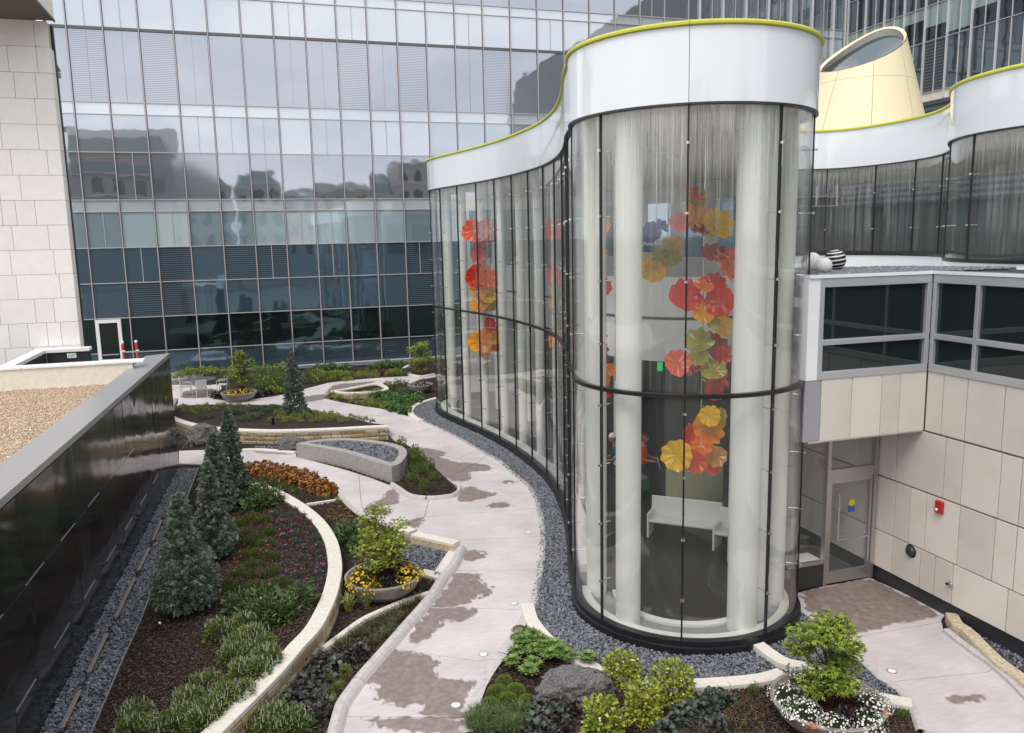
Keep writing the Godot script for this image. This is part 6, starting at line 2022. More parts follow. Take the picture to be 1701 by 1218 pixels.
	grow("soft_clump", "soft green clump at the back of the wedge bed", "plant", three.call(22, 2), [[5.76, -40.01], [5.93, -39.39], [6.38, -40.1], [6.7, -39.96]], at0, "soft clumps in the wedge bed", 1.3)
	grow("hedge_shrub", "rounded lime hedge shrub at the foot of the mirrored glass", "shrub", three.call(12, 4), [[-4.7, -47.83], [-4.05, -48.88], [-3.5, -48.86], [-2.93, -48.6], [-2.34, -48.57], [-1.72, -48.51], [-0.52, -48.68], [0.02, -48.67], [0.62, -48.4], [1.1, -48.42], [-4.45, -48.6]], at0, "hedge row along the glass", 1.25)
	grow("lime_mound", "bright lime mound in the far back bed", "shrub", three.call(12), [[2.74, -45.8], [2.98, -45.03], [3.28, -44.68], [3.41, -43.57], [3.8, -44.66], [4.08, -43.89], [4.41, -44.17], [6.76, -43.55], [7.01, -43.87], [6.48, -43.46], [7.35, -43.28]], at0, "lime mounds in the back bed", 1.1)
	grow("green_mound", "fresh green leafy plant in the far back row", "plant", three.call(13), [[2.9, -47.59], [3.31, -47.16], [3.75, -47.45], [4.08, -46.58], [4.47, -46.64], [5.84, -46.01], [6.29, -46.77], [6.55, -46.4], [6.96, -47.21], [7.22, -46.59], [7.65, -46.39]], at0, "green plants in the back row", 1.15)
	grow("flat_sedum", "flat green sedum in the middle of the far back bed", "plant", three.call(16, 2), [[4.79, -43.57], [5.15, -43.84], [5.36, -44.18], [5.46, -43.48], [5.76, -44.22], [5.77, -43.35], [4.99, -44.13], [4.32, -42.76], [4.02, -42.68]], at0, "flat sedum in the back bed", 1.4)
	grow("pink_ground_cover", "patch of dusky pink ground cover in the far back bed", "plant", three.call(21, 2), [[6.29, -44.42], [6.58, -44.97], [6.87, -45.07], [6.11, -44.06]], at0, "pink ground cover", 1.3)
	grow("yellow_flower_clump", "soft green clump with yellow flowers behind the far bowl", "plant", three.call(14, 4), [[-2.05, -45.59], [-1.7, -45.44], [-1.39, -45.09], [-1.08, -45.58], [-0.77, -45.86], [-0.43, -45.49], [-0.11, -45.56], [-0.64, -44.16], [-0.22, -43.58], [0.13, -44.42], [0.43, -44.08], [0.11, -42.68], [0.55, -42.67], [-0.37, -42.33], [-0.08, -42.02], [0.68, -45.21], [0.44, -45.96]], at0, "yellow-flowered clumps", 1.05)
	grow("yellow_flower_clump", "soft green yellow-flowered clump right of the lone spruce", "plant", three.call(14, 4), [[2.18, -44.12], [2.39, -44.44], [1.9, -43.03], [2.47, -43.18], [2.65, -42.7]], at0, "yellow-flowered clumps", 1.05)
	grow("heuchera", "dark heuchera tuft at the foot of the far bowl", "plant", three.call(4, 2), [[-2.2, -41.03], [-0.18, -40.16], [0.1, -40.37], [-2.35, -40.6], [-0.43, -39.78]], at0, "heuchera by the far bowl", 1.3)
	grow("yellow_mound", "bright yellow low mound beside the far bowl", "plant", three.call(12, 2), [[0.2, -41.19], [0.45, -40.73], [0.6, -40.84]], at0, "yellow mounds by the far bowl", 0.9)
	# lower right bed
	grow("cushion_plant", "round mossy green cushion in the mulch beside the near path", "plant", three.call(7), [[4.2, -13.38], [4.09, -13.1], [3.43, -11.81], [3.23, -11.56], [3.52, -11.49], [3.33, -11.28], [3.03, -11.25], [3.6, -11.14]], at0, "round cushions beside the path", 1.25)
	grow("rosette_plant", "fleshy bright green rosette plant behind the large boulder", "plant", three.call(8, 4), [[4.29, -12.91], [4.04, -12.72], [4.4, -12.71], [4.56, -12.45], [3.87, -12.49], [4.16, -12.39], [4.35, -12.13], [3.67, -12.16], [4.01, -12.02], [4.63, -12.03], [3.83, -11.77], [4.93, -11.82], [4.32, -12.47], [4.55, -12.17]], at0, "rosettes behind the boulder", 1.02)
	grow("green_grass", "long soft green grass tuft at the bottom beside the near path", "grass", three.call(9, 4), [[2.7, -10.99], [2.83, -10.97], [2.61, -10.79], [2.75, -10.74], [2.64, -10.59], [2.99, -10.8], [3.11, -10.81], [2.98, -10.6], [3.15, -10.65], [2.83, -10.54], [3.37, -10.8], [3.14, -10.46], [3.31, -10.55], [3.05, -10.45], [2.84, -10.81]], at0, "long grass by the path")
	grow("heuchera", "dark heuchera in front of the large boulder", "plant", dark, [[3.77, -10.95], [3.89, -10.77], [4.07, -10.88], [3.64, -10.69], [3.84, -10.51], [3.66, -10.44], [4, -10.57], [4.13, -10.67], [3.47, -10.46], [3.53, -10.28], [3.79, -10.24]], at0, "heuchera in front of the boulder", 1.05)
	grow("heuchera", "dark silvery heuchera right of the lime shrubs", "plant", three.call(5, 3), [[5.95, -10.02], [6.38, -10.14], [6.02, -9.93], [5.74, -10.03], [6.52, -10.11], [5.55, -9.83], [5.24, -9.71], [6, -9.55], [6.18, -10.06]], at0, "heuchera right of the lime shrubs", 1.05)
	var lime: Array = three.call(11, 4)
	for s in [[[[5.25, -11.17]], 0.84, "lime-leaved shrub next to the large boulder, rear of the four"], [[[5.12, -10.14]], 0.86, "lime-leaved shrub at the centre front of the pale curved edging"], [[[5.79, -10.46]], 0.92, "lime-leaved shrub with blossoms overlapping the pale edging below the drum"], [[[4.34, -9.89]], 0.92, "lime-leaved shrub cut by the bottom edge, nearest of the four"]]:
		plant("lime_shrub", s[2], "shrub", lime.pop_back(), Vector3(s[0][0][0], -0.03, s[0][0][1]), rng.randf() * TAU, s[1], "lime shrubs in front of the drum")
	grow("sedum_seedling", "tiny yellowish seedling in bare mulch left of the white flower bowl", "plant", three.call(19), [[6.73, -10.16], [6.72, -9.99], [6.94, -9.84], [6.43, -9.88], [6.61, -9.69], [6.27, -9.67], [6.46, -9.51], [6.71, -9.42], [6.02, -9.76], [6.05, -9.5], [6.79, -9.76], [6.58, -9.9], [6.93, -10.05]], at0, "yellowish seedlings")
	grow("sedum_tuft", "small green tuft just below the pale edging by the white flower bowl", "plant", three.call(22, 1), [[7.11, -10.21], [8.82, -8.88]], at0, "small tufts by the white bowl", 0.6)
	# bowls and maples
	var lime_leaf := C3([0.20, 0.26, 0.025, 0.27, 0.32, 0.035, 0.14, 0.19, 0.02, 0.33, 0.36, 0.06])
	var lime2 := C3([0.15, 0.22, 0.02, 0.21, 0.28, 0.03, 0.10, 0.15, 0.015, 0.27, 0.31, 0.05])
	var wine := C3([0.075, 0.012, 0.010, 0.05, 0.010, 0.010, 0.11, 0.02, 0.012])
	var black := C3([0.012, 0.010, 0.016, 0.022, 0.016, 0.026])
	var green := C3([0.06, 0.10, 0.025, 0.09, 0.14, 0.04])
	var gold := C3([0.70, 0.47, 0.01, 0.62, 0.38, 0.01])
	var white := C3([0.72, 0.72, 0.66, 0.78, 0.78, 0.74])
	bowl("wide bowl of yellow flowers and dark red leaves with a small maple", Vector3(2.06, -0.04, -15.9), 0.80, 0.46, [["wine_foliage", 0.0, 0.05, 0.42, 0.30, 420, 0.07, 0.05, wine, 14, 0.02, C3([0.35, 0.02, 0.01])], ["yellow_flowers", 2.6, 0.58, 0.30, 0.26, 220, 0.06, 0.02, green, 130, 0.026, gold], ["yellow_flowers", 0.5, 0.55, 0.30, 0.24, 220, 0.06, 0.02, green, 120, 0.026, gold], ["black_foliage", 1.5, 0.50, 0.24, 0.18, 180, 0.08, 0.05, black, 0, 0.0, []], ["yellow_flowers", 1.15, 0.68, 0.2, 0.15, 140, 0.05, 0.02, green, 50, 0.024, gold], ["yellow_flowers", 2.05, 0.70, 0.2, 0.14, 140, 0.05, 0.02, green, 45, 0.024, gold], ["black_foliage", 0.85, 0.42, 0.2, 0.2, 130, 0.08, 0.05, black, 0, 0.0, []], ["green_foliage", 4.2, 0.5, 0.32, 0.22, 260, 0.06, 0.03, green, 40, 0.024, gold], ["green_foliage", 5.4, 0.5, 0.32, 0.22, 260, 0.06, 0.03, green, 30, 0.024, gold]])
	maple("lime-green maple growing from the yellow flower bowl", Vector3(2.06, 0.34, -15.95), 1.52, 0.98, 21, lime_leaf, 2300)
	bowl("wide bowl of white flowers and dark red leaves at the lower right", Vector3(7.65, -0.04, -9.14), 0.98, 0.5, [["wine_foliage", 0.0, 0.05, 0.50, 0.26, 560, 0.08, 0.06, wine, 0, 0.0, []], ["white_flowers", 2.9, 0.68, 0.34, 0.24, 360, 0.05, 0.015, green, 260, 0.018, white], ["white_flowers", 2.1, 0.78, 0.26, 0.2, 260, 0.05, 0.015, green, 170, 0.018, white], ["white_flowers", 1.3, 0.80, 0.30, 0.18, 260, 0.05, 0.015, green, 190, 0.018, white], ["white_flowers", 0.5, 0.74, 0.34, 0.22, 360, 0.05, 0.015, green, 230, 0.018, white], ["white_flowers", 5.7, 0.68, 0.32, 0.2, 260, 0.05, 0.015, green, 150, 0.018, white], ["white_flowers", 3.7, 0.68, 0.34, 0.2, 260, 0.05, 0.015, green, 150, 0.018, white], ["white_flowers", 4.7, 0.68, 0.34, 0.2, 260, 0.05, 0.015, green, 120, 0.018, white], ["black_foliage", 1.75, 0.58, 0.2, 0.16, 160, 0.09, 0.06, black, 0, 0.0, []], ["black_foliage", 0.9, 0.55, 0.22, 0.16, 160, 0.09, 0.06, black, 0, 0.0, []], ["orange_flowers", 2.5, 0.95, 0.12, 0.08, 40, 0.04, 0.02, green, 14, 0.02, C3([0.68, 0.10, 0.01])], ["orange_flowers", 0.75, 0.93, 0.12, 0.08, 40, 0.04, 0.02, green, 12, 0.02, C3([0.68, 0.14, 0.01])]], 0.84)
	maple("taller lime-green maple growing from the white flower bowl", Vector3(7.70, 0.30, -9.22), 1.34, 0.9, 22, lime2, 2900, 0.075)
	bowl("far bowl of yellow flowers in front of the hedge", Vector3(-1.25, -0.04, -39.3), 0.82, 0.46, [["yellow_flowers", 1.4, 0.2, 0.62, 0.2, 260, 0.07, 0.03, green, 170, 0.032, gold], ["wine_foliage", 0.0, 0.0, 0.4, 0.3, 160, 0.09, 0.06, wine, 0, 0.0, []]])
	maple("small far maple in front of the mirrored glass", Vector3(-1.1, 0.34, -39.6), 1.95, 0.98, 23, lime2, 1200, 0.1)
	bowl("small far bowl with pale plants beside the far end of the glass wall", Vector3(7.15, -0.04, -38.1), 0.62, 0.4, [["green_foliage", 0.0, 0.0, 0.5, 0.2, 200, 0.08, 0.04, C3([0.12, 0.16, 0.08, 0.2, 0.22, 0.16]), 40, 0.02, white], ["wine_foliage", 1.0, 0.1, 0.25, 0.3, 90, 0.1, 0.06, wine, 0, 0.0, []]])
	maple("bushy lime maple beside the far end of the glass wall", Vector3(8.2, -0.03, -42.9), 1.9, 1.3, 24, lime_leaf, 1500, 0.11)

# ---------------------------------------------------------------- small things
func small_things() -> void:
	var lit := ["fourth from the front on the main path", "third light from the front on the main path", "second light from the front on the main path", "nearest light on the main path at the bottom edge", "main path light second from the far end", "main path light beside the widest bend", "farthest light on the main path near the wall end", "alone in the right-hand door path"]
	for p in [[5.98, -18.13, 0], [4.45, -14.49, 1], [3.34, -12.77, 2], [2.51, -11.4, 3], [6.74, -26.18, 4], [6.77, -22.22, 5], [5.87, -30.11, 6], [9.6, -9.96, 7]]:
		var o := thing("ground_light", "round white ground light, " + lit[p[2]], "light", Vector3(p[0], 0, p[1]), 0.0, "lights set in the paths")
		var b := MB.new()
		lathe(b, [[0.085, -0.01], [0.085, 0.008], [0.07, 0.01]], Vector3.ZERO, 20)
		obj("ring", b, M.steel, o)
		var l := MB.new()
		lathe(l, [[0.07, 0.009], [0.03, 0.014], [0.0, 0.015]], Vector3.ZERO, 20)
		obj("lens", l, M.lamp_glass, o)
	# low linear lights along the black wall
	var ln := [[-3.25, -12.48, -3.2, -13.54, "nearest linear wall-washer light in the pebbles by the black wall"], [-3.17, -14.11, -3.12, -15.53, "second linear wall-washer light from the front by the black wall"], [-3.07, -16.19, -2.99, -18.1, "third linear wall-washer light from the front by the black wall"], [-2.97, -18.5, -2.91, -19.9, "fourth linear wall-washer light from the front by the black wall"], [-2.89, -20.4, -2.85, -21.9, "fifth linear wall-washer light from the front by the black wall"], [-2.78, -22.6, -2.7, -24.0, "farthest linear wall-washer light by the black wall"]]
	for e in ln:
		var a := Vector3(e[0], 0.1, e[1]); var c := Vector3(e[2], 0.1, e[3])
		var o := thing("linear_light", e[4], "light", (a + c) / 2, 0.0, "linear lights along the black wall")
		var d := c - a
		o.rotation.y = atan2(d.x, d.z)
		var L := d.length()
		var b := MB.new()
		obox(b, Transform3D(Basis.IDENTITY, Vector3(0, 0.06, 0)), Vector3(0.055, 0.06, L), 0.006)
		obj("housing", b, M.steel_dull, o)
		var s := MB.new()
		obox(s, Transform3D(Basis.IDENTITY, Vector3(-0.034, 0.075, 0)), Vector3(0.014, 0.03, L - 0.04), 0.002)
		obj("lens", s, mat(0.42, 0.24, 0.13, 0.4), o)
		for z in [-L / 2 + 0.12, L / 2 - 0.12]:
			var f := MB.new()
			obox(f, Transform3D(Basis.IDENTITY, Vector3(0, 0.0, z)), Vector3(0.12, 0.07, 0.05), 0.004)
			obj("foot", f, M.dark_metal, o)
		var cb := MB.new()
		var pts := []
		for k in 7: pts.append(Vector3(sin(k * 1.7) * 0.05, 0.03, L / 2 + 0.05 + k * 0.06))
		pipe(cb, pts, 0.012, 5)
		obj("cable", cb, M.black, o)
	var up := thing("spot_light", "small black spike spotlight alone in the spruce bed mulch", "light", Vector3(-2.25, 0.12, -15.45))
	var sb := MB.new()
	tube(sb, Vector3(-0.08, 0.03, 0.03), Vector3(0.05, 0.13, 0), 0.03, 0.035, 10)
	tube(sb, Vector3(0, -0.05, 0), Vector3(0, 0.08, 0), 0.01, 0.01, 6)
	obj("housing", sb, M.black, up)
	var sl := MB.new()
	ball(sl, Vector3(0.055, 0.135, 0), Vector3(0.028, 0.03, 0.03), 10, 6)
	obj("lens", sl, M.lamp_glass, up)
	for e in [[[[0.15, -31.43]], "short black bollard light at the wall end of the sedum bed"]]:
		var o := thing("bollard_light", e[1], "light", Vector3(e[0][0][0], 0.36, e[0][0][1]))
		var b := MB.new()
		lathe(b, [[0.05, -0.1], [0.05, 0.26], [0.06, 0.27], [0.06, 0.33], [0.0, 0.34]], Vector3.ZERO, 12)
		obj("post", b, M.black, o)
		var t := MB.new()
		lathe(t, [[0.045, 0.262], [0.045, 0.268]], Vector3.ZERO, 12)
		obj("lens", t, M.lamp_glass, o)
	# patio table and chairs
	var tb := thing("patio_table", "round dark-topped metal table on the far patio", "table", Vector3(-2.95, 0, -41.9))
	var b1 := MB.new()
	lathe(b1, [[0.0, 0.72], [0.6, 0.72], [0.62, 0.735], [0.6, 0.75], [0.0, 0.75]], Vector3.ZERO, 32)
	obj("table_top", b1, M.table, tb)
	var b2 := MB.new()
	tube(b2, Vector3(0, 0, 0), Vector3(0, 0.72, 0), 0.04, 0.04, 10)
	obj("pedestal", b2, M.chair, tb)
	var b3 := MB.new()
	for k in 4: tube(b3, Vector3(0, 0.04, 0), Vector3(cos(k * PI / 2), 0.015, sin(k * PI / 2)) * Vector3(0.4, 1, 0.4), 0.025, 0.018, 6)
	obj("base", b3, M.chair, tb)
	for e in [[-3.75, -41.7, -1.35, "white metal patio chair left of the table"], [-3.0, -40.85, 0.1, "white metal patio chair with its back to the viewer"], [-2.05, -41.6, 1.35, "white metal patio chair right of the table, seen from the side"]]: chair(e)
	# little green valve covers and a sign
	for p in [[[[-0.9, -40.14]], "green valve cover beside the far bowl"], [[[2.06, -19.42]], "green valve cover behind the bowl maple"], [[[-2.7, -31.53]], "green valve cover near the dark boulder"]]:
		var o := thing("valve_cover", p[1], "cover", Vector3(p[0][0][0], -0.02, p[0][0][1]))
		var b := MB.new()
		lathe(b, [[0.13, 0.0], [0.13, 0.03], [0.1, 0.045], [0.0, 0.05]], Vector3.ZERO, 18)
		obj("lid", b, mat(0.10, 0.25, 0.20, 0.5), o)
		var c := MB.new()
		lathe(c, [[0.16, -0.03], [0.16, 0.02], [0.135, 0.022]], Vector3.ZERO, 18)
		obj("collar", c, mat(0.05, 0.14, 0.11, 0.6), o)
	var gs := thing("utility_box", "small dark green box under the maple by the far glass wall", "box", Vector3(7.3, -0.04, -43.2))
	var gb := MB.new()
	obox(gb, Transform3D(Basis.IDENTITY, Vector3(0, 0.2, 0)), Vector3(0.3, 0.4, 0.2), 0.02)
	obj("body", gb, mat(0.03, 0.09, 0.07, 0.5), gs)
	var gl := MB.new()
	obox(gl, Transform3D(Basis.IDENTITY, Vector3(0, 0.42, 0)), Vector3(0.34, 0.05, 0.24), 0.015)
	obj("lid", gl, mat(0.04, 0.11, 0.09, 0.5), gs)
	inside_things()

func chair(e: Array) -> void:
	var o := thing("patio_chair", e[3], "chair", Vector3(e[0], 0, e[1]), e[2], "white metal patio chairs")
	# seat faces -z in its own frame
	for x in [-0.24, 0.24]:
		for z in [-0.22, 0.22]:
			var b := MB.new()
			tube(b, Vector3(x, 0, z * 1.1), Vector3(x, 0.45, z), 0.016, 0.016, 6)
			obj("leg", b, M.chair, o)
		var a := MB.new()
		pipe(a, [Vector3(x, 0.45, -0.22), Vector3(x, 0.66, -0.24), Vector3(x, 0.67, 0.2)], 0.014, 6)
		obj("armrest", a, M.chair, o)
	var s := MB.new()
	obox(s, Transform3D(Basis.IDENTITY, Vector3(0, 0.45, 0)), Vector3(0.5, 0.025, 0.48), 0.01)
	obj("seat", s, M.chair, o)
	var k := MB.new()
	obox(k, Transform3D(Basis(Vector3.RIGHT, 0.18), Vector3(0, 0.68, 0.27)), Vector3(0.5, 0.42, 0.02), 0.008)
	obj("backrest", k, M.chair, o)

# ---------------------------------------------------------------- inside the atrium
func flower_mesh(sd: int) -> ArrayMesh:
	var r := RandomNumberGenerator.new()
	r.seed = sd
	var b := MB.new()
	var seg := 44; var rings := 5
	var P := []
	for j in rings + 1:
		var t := float(j) / rings
		var row := []
		for k in seg:
			var a := TAU * k / seg
			var rr := t * (1.0 + 0.04 * sin(a * 3.0 + sd) * t + 0.06 * sin(a * 9.0 + sd) * t)
			row.append(Vector3(cos(a) * rr, 0.20 * t * t + 0.10 * t * t * sin(a * 3.0 + sd * 2.0) + 0.10 * t * t * sin(a * 9.0 + sd), sin(a) * rr))
		P.append(row)
	for j in rings:
		var t := (j + 0.5) / rings
		for k in seg:
			var i := (k + 1) % seg
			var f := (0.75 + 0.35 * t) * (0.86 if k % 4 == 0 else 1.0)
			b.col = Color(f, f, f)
			b.q(P[j][k], P[j + 1][k], P[j + 1][i], P[j][i])
	return b.done()

func inside_things() -> void:
	var mats := {}
	for e in [["r", 0.72, 0.03, 0.01], ["d", 0.36, 0.012, 0.012], ["o", 0.90, 0.21, 0.01], ["c", 0.85, 0.14, 0.05], ["y", 0.92, 0.56, 0.01], ["a", 0.90, 0.36, 0.01], ["g", 0.42, 0.40, 0.05], ["b", 0.03, 0.08, 0.35], ["p", 0.72, 0.42, 0.12]]:
		var m := vcol(0.15, 0.9)
		m.albedo_color = lin(e[1], e[2], e[3])
		m.backlight = Color(1.0, 1.0, 1.0)
		mats[e[0]] = m
	var meshes := []
	for k in 4: meshes.append(flower_mesh(k + 2))
	var sets := [["hanging glass blossoms in red, orange and yellow inside the drum", Vector3(7.95, 9.3, -13.1), [[7.58, 7.94, -13.1, 0.21, "r"], [7.73, 7.88, -13.1, 0.18, "g"], [7.67, 7.58, -13.1, 0.25, "a"], [8.05, 7.41, -13.1, 0.28, "y"], [7.84, 7.27, -13.1, 0.16, "g"], [7.33, 7.43, -13.1, 0.18, "r"], [7.7, 7.33, -13.1, 0.16, "d"], [8.07, 6.87, -13.1, 0.22, "d"], [8.28, 6.8, -13.1, 0.23, "c"], [8.23, 6.58, -13.1, 0.19, "o"], [7.5, 6.11, -13.1, 0.28, "r"], [7.77, 6.28, -13.1, 0.17, "o"], [8.09, 6.3, -13.1, 0.22, "r"], [8.08, 5.99, -13.1, 0.25, "r"], [7.78, 5.79, -13.1, 0.18, "a"], [7.95, 5.63, -13.1, 0.15, "g"], [8.24, 5.53, -13.1, 0.21, "y"], [7.78, 5.24, -13.1, 0.25, "g"], [8.14, 5.12, -13.1, 0.26, "d"], [7.68, 5.02, -13.1, 0.18, "g"], [8.23, 4.98, -13.1, 0.16, "r"], [7.99, 4.72, -13.1, 0.22, "g"], [7.61, 4.82, -13.1, 0.19, "d"], [7.21, 4.91, -13.1, 0.22, "c"], [8.11, 4.47, -13.1, 0.24, "r"], [8.06, 4.34, -13.1, 0.22, "r"], [8.03, 3.58, -13.1, 0.3, "a"], [7.93, 3.85, -13.1, 0.18, "y"], [7.23, 3.17, -13.1, 0.26, "y"], [7.6, 3.49, -13.1, 0.19, "r"], [7.66, 3, -13.1, 0.22, "c"], [8.09, 3.06, -13.1, 0.19, "p"], [8.1, 2.86, -13.1, 0.2, "c"], [8.21, 3.82, -13.1, 0.15, "g"], [7.81, 3.27, -13.1, 0.18, "o"]]], ["cluster of yellow and green glass blossoms beside the drum upright", Vector3(7.9, 9.3, -14.9), [[7.2, 6.73, -14.9, 0.26, "y"], [7.12, 6.53, -14.9, 0.2, "c"], [7.76, 6.57, -14.9, 0.26, "y"], [7.84, 6.79, -14.9, 0.24, "g"], [8.16, 7.04, -14.9, 0.2, "p"], [7.94, 6.61, -14.9, 0.18, "a"], [8.15, 6.78, -14.9, 0.17, "g"], [7.56, 7.13, -14.9, 0.16, "b"], [7.71, 7.31, -14.9, 0.18, "b"], [7.9, 7.42, -14.9, 0.15, "b"], [7.04, 7.48, -14.9, 0.14, "a"], [7.52, 6.95, -14.9, 0.12, "b"]]], ["narrow string of red glass blossoms at the left edge of the drum", Vector3(7.3, 9.3, -15.6), [[6.83, 6.2, -15.6, 0.2, "r"], [6.81, 5.13, -15.6, 0.18, "d"], [6.83, 4.9, -15.6, 0.19, "d"], [6.84, 4.44, -15.6, 0.24, "o"], [6.81, 4.17, -15.6, 0.22, "o"], [6.86, 7.45, -15.6, 0.16, "a"], [6.85, 6.9, -15.6, 0.13, "a"], [6.91, 3.82, -15.6, 0.18, "r"]]], ["far string of orange glass blossoms behind the curving glass wall", Vector3(9.3, 9.3, -29), [[7.61, 7.56, -29, 0.36, "c"], [8.23, 7.57, -29, 0.4, "r"], [7.95, 7.38, -29, 0.34, "o"], [7.84, 6.65, -29, 0.25, "c"], [7.7, 5.92, -29, 0.4, "r"], [8.1, 5.82, -29, 0.4, "o"], [7.83, 5.38, -29, 0.34, "a"], [8.17, 5.15, -29, 0.38, "y"], [7.77, 4.87, -29, 0.3, "a"], [8.14, 4.85, -29, 0.28, "g"], [8.14, 4.06, -29, 0.28, "r"], [7.8, 3.44, -29, 0.42, "a"], [8.28, 3.69, -29, 0.36, "y"], [8.22, 3.32, -29, 0.36, "o"], [7.91, 3.11, -29, 0.3, "a"], [7.87, 6.98, -29, 0.25, "r"]]]]
	for s in sets:
		var o := thing("glass_flower_garland", s[0], "sculpture", s[1], 0.0, "hanging glass blossom garlands")
		var pole := MB.new()
		var lowest := 99.0
		for e in s[2]: lowest = minf(lowest, e[1])
		var top: Vector3 = s[1]
		for e in s[2]:
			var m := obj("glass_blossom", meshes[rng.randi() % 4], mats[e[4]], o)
			var p := Vector3(e[0], e[1], e[2] + rng.randf_range(-0.15, 0.15)) - top
			m.position = p
			m.basis = (Basis(Vector3.UP, rng.randf_range(-0.9, 0.5)) * Basis(Vector3.RIGHT, 1.2 + rng.randfn(0, 0.35)) * Basis(Vector3.UP, rng.randf() * TAU)).scaled(Vector3.ONE * e[3] * 1.12)
			tube(pole, p, Vector3(p.x * 0.6 + s[2][0][0] * 0.0, p.y + 0.15, p.z - 0.25), 0.008, 0.008, 5)
		tube(pole, Vector3(0, 0, -0.25), Vector3(0, lowest - top.y + 0.3, -0.25), 0.014, 0.014, 6)
		obj("support", pole, M.chrome, o)
	# white benches
	for e in [[9.35, -16.4, -0.72, "white inside bench with high curved back, nearer one in the drum"], [10.3, -15.0, -0.9, "white inside bench partly behind the drum column"]]:
		var o := thing("inside_bench", e[3], "bench", Vector3(e[0], 0.02, e[1]), e[2], "white benches inside the drum")
		var s := MB.new()
		obox(s, Transform3D(Basis.IDENTITY, Vector3(0, 0.42, 0)), Vector3(1.7, 0.07, 0.5), 0.015)
		obj("seat", s, M.column, o)
		var k := MB.new()
		obox(k, Transform3D(Basis(Vector3.RIGHT, -0.1), Vector3(0, 0.66, -0.25)), Vector3(1.7, 0.5, 0.05), 0.015)
		obj("backrest", k, M.column, o)
		for x in [-0.82, 0.82]:
			var l := MB.new()
			obox(l, Transform3D(Basis.IDENTITY, Vector3(x, 0.3, 0)), Vector3(0.05, 0.6, 0.52), 0.01)
			obj("side_panel", l, M.column, o)
	person("worker in orange-red shirt and bandana standing inside with a sheet of paper", Vector3(9.93, 0.02, -19.8), -2.3, [0.62, 0.06, 0.01], [0.035, 0.06, 0.12], 0)
	person("worker in blue shirt and white cap bending inside beside the equipment", Vector3(9.5, 0.02, -20.15), 1.4, [0.03, 0.09, 0.16], [0.04, 0.045, 0.06], 1)
	person("worker in bright yellow-green vest seen at the left edge of the drum", Vector3(8.66, 0.02, -19.9), 0.6, [0.50, 0.66, 0.02], [0.045, 0.05, 0.03], 2)
	var eq := thing("equipment_cart", "green equipment cart between the workers inside", "cart", Vector3(9.55, 0.02, -19.45), 0.3)
	var a := MB.new()
	obox(a, Transform3D(Basis.IDENTITY, Vector3(0, 0.4, 0)), Vector3(0.7, 0.35, 0.5), 0.05)
	obj("body", a, mat(0.01, 0.11, 0.05, 0.4), eq)
	var c := MB.new()
	obox(c, Transform3D(Basis.IDENTITY, Vector3(0, 0.62, 0)), Vector3(0.6, 0.1, 0.42), 0.03)
	obj("top", c, mat(0.25, 0.26, 0.26, 0.3), eq)
	for x in [-0.25, 0.25]:
		var w := MB.new()
		tube(w, Vector3(x, 0.1, -0.22), Vector3(x, 0.1, 0.22), 0.1, 0.1, 12)
		obj("wheel", w, M.black, eq)
	var dk := thing("reception_desk", "pale yellow curved desk behind the workers inside", "desk", Vector3(11.0, 0.02, -19.6), 0.4)
	var d1 := MB.new()
	sweep(d1, arc(Vector2.ZERO, 1.0, 20, 160, 16), [[-0.2, 0.0], [-0.2, 0.95], [0.25, 0.95], [0.25, 0.9], [0.1, 0.88], [0.1, 0.0]])
	obj("counter", d1, mat(0.42, 0.42, 0.24, 0.6), dk)
	var d2 := MB.new()
	sweep(d2, arc(Vector2.ZERO, 1.0, 20, 160, 16), [[-0.22, 0.955], [-0.22, 0.98], [0.28, 0.98], [0.28, 0.955]])
	obj("desk_top", d2, mat(0.5, 0.5, 0.35, 0.4), dk)
	var ex := thing("exit_light", "green lit exit sign hanging in the dark lobby inside", "sign", Vector3(11.05, 3.45, -20.9))
	var x1 := MB.new()
	obox(x1, Transform3D.IDENTITY, Vector3(0.16, 0.26, 0.05), 0.01)
	var gm := mat(0.02, 0.5, 0.2, 0.5)
	gm.emission_enabled = true
	gm.emission = Color(0.05, 0.7, 0.3)
	gm.emission_energy_multiplier = 0.6
	obj("lit_panel", x1, gm, ex)
	var x2 := MB.new()
	box(x2, Vector3(-0.02, 0.13, -0.02), Vector3(0.02, 0.32, 0.02))
	obj("bracket", x2, M.dark_metal, ex)

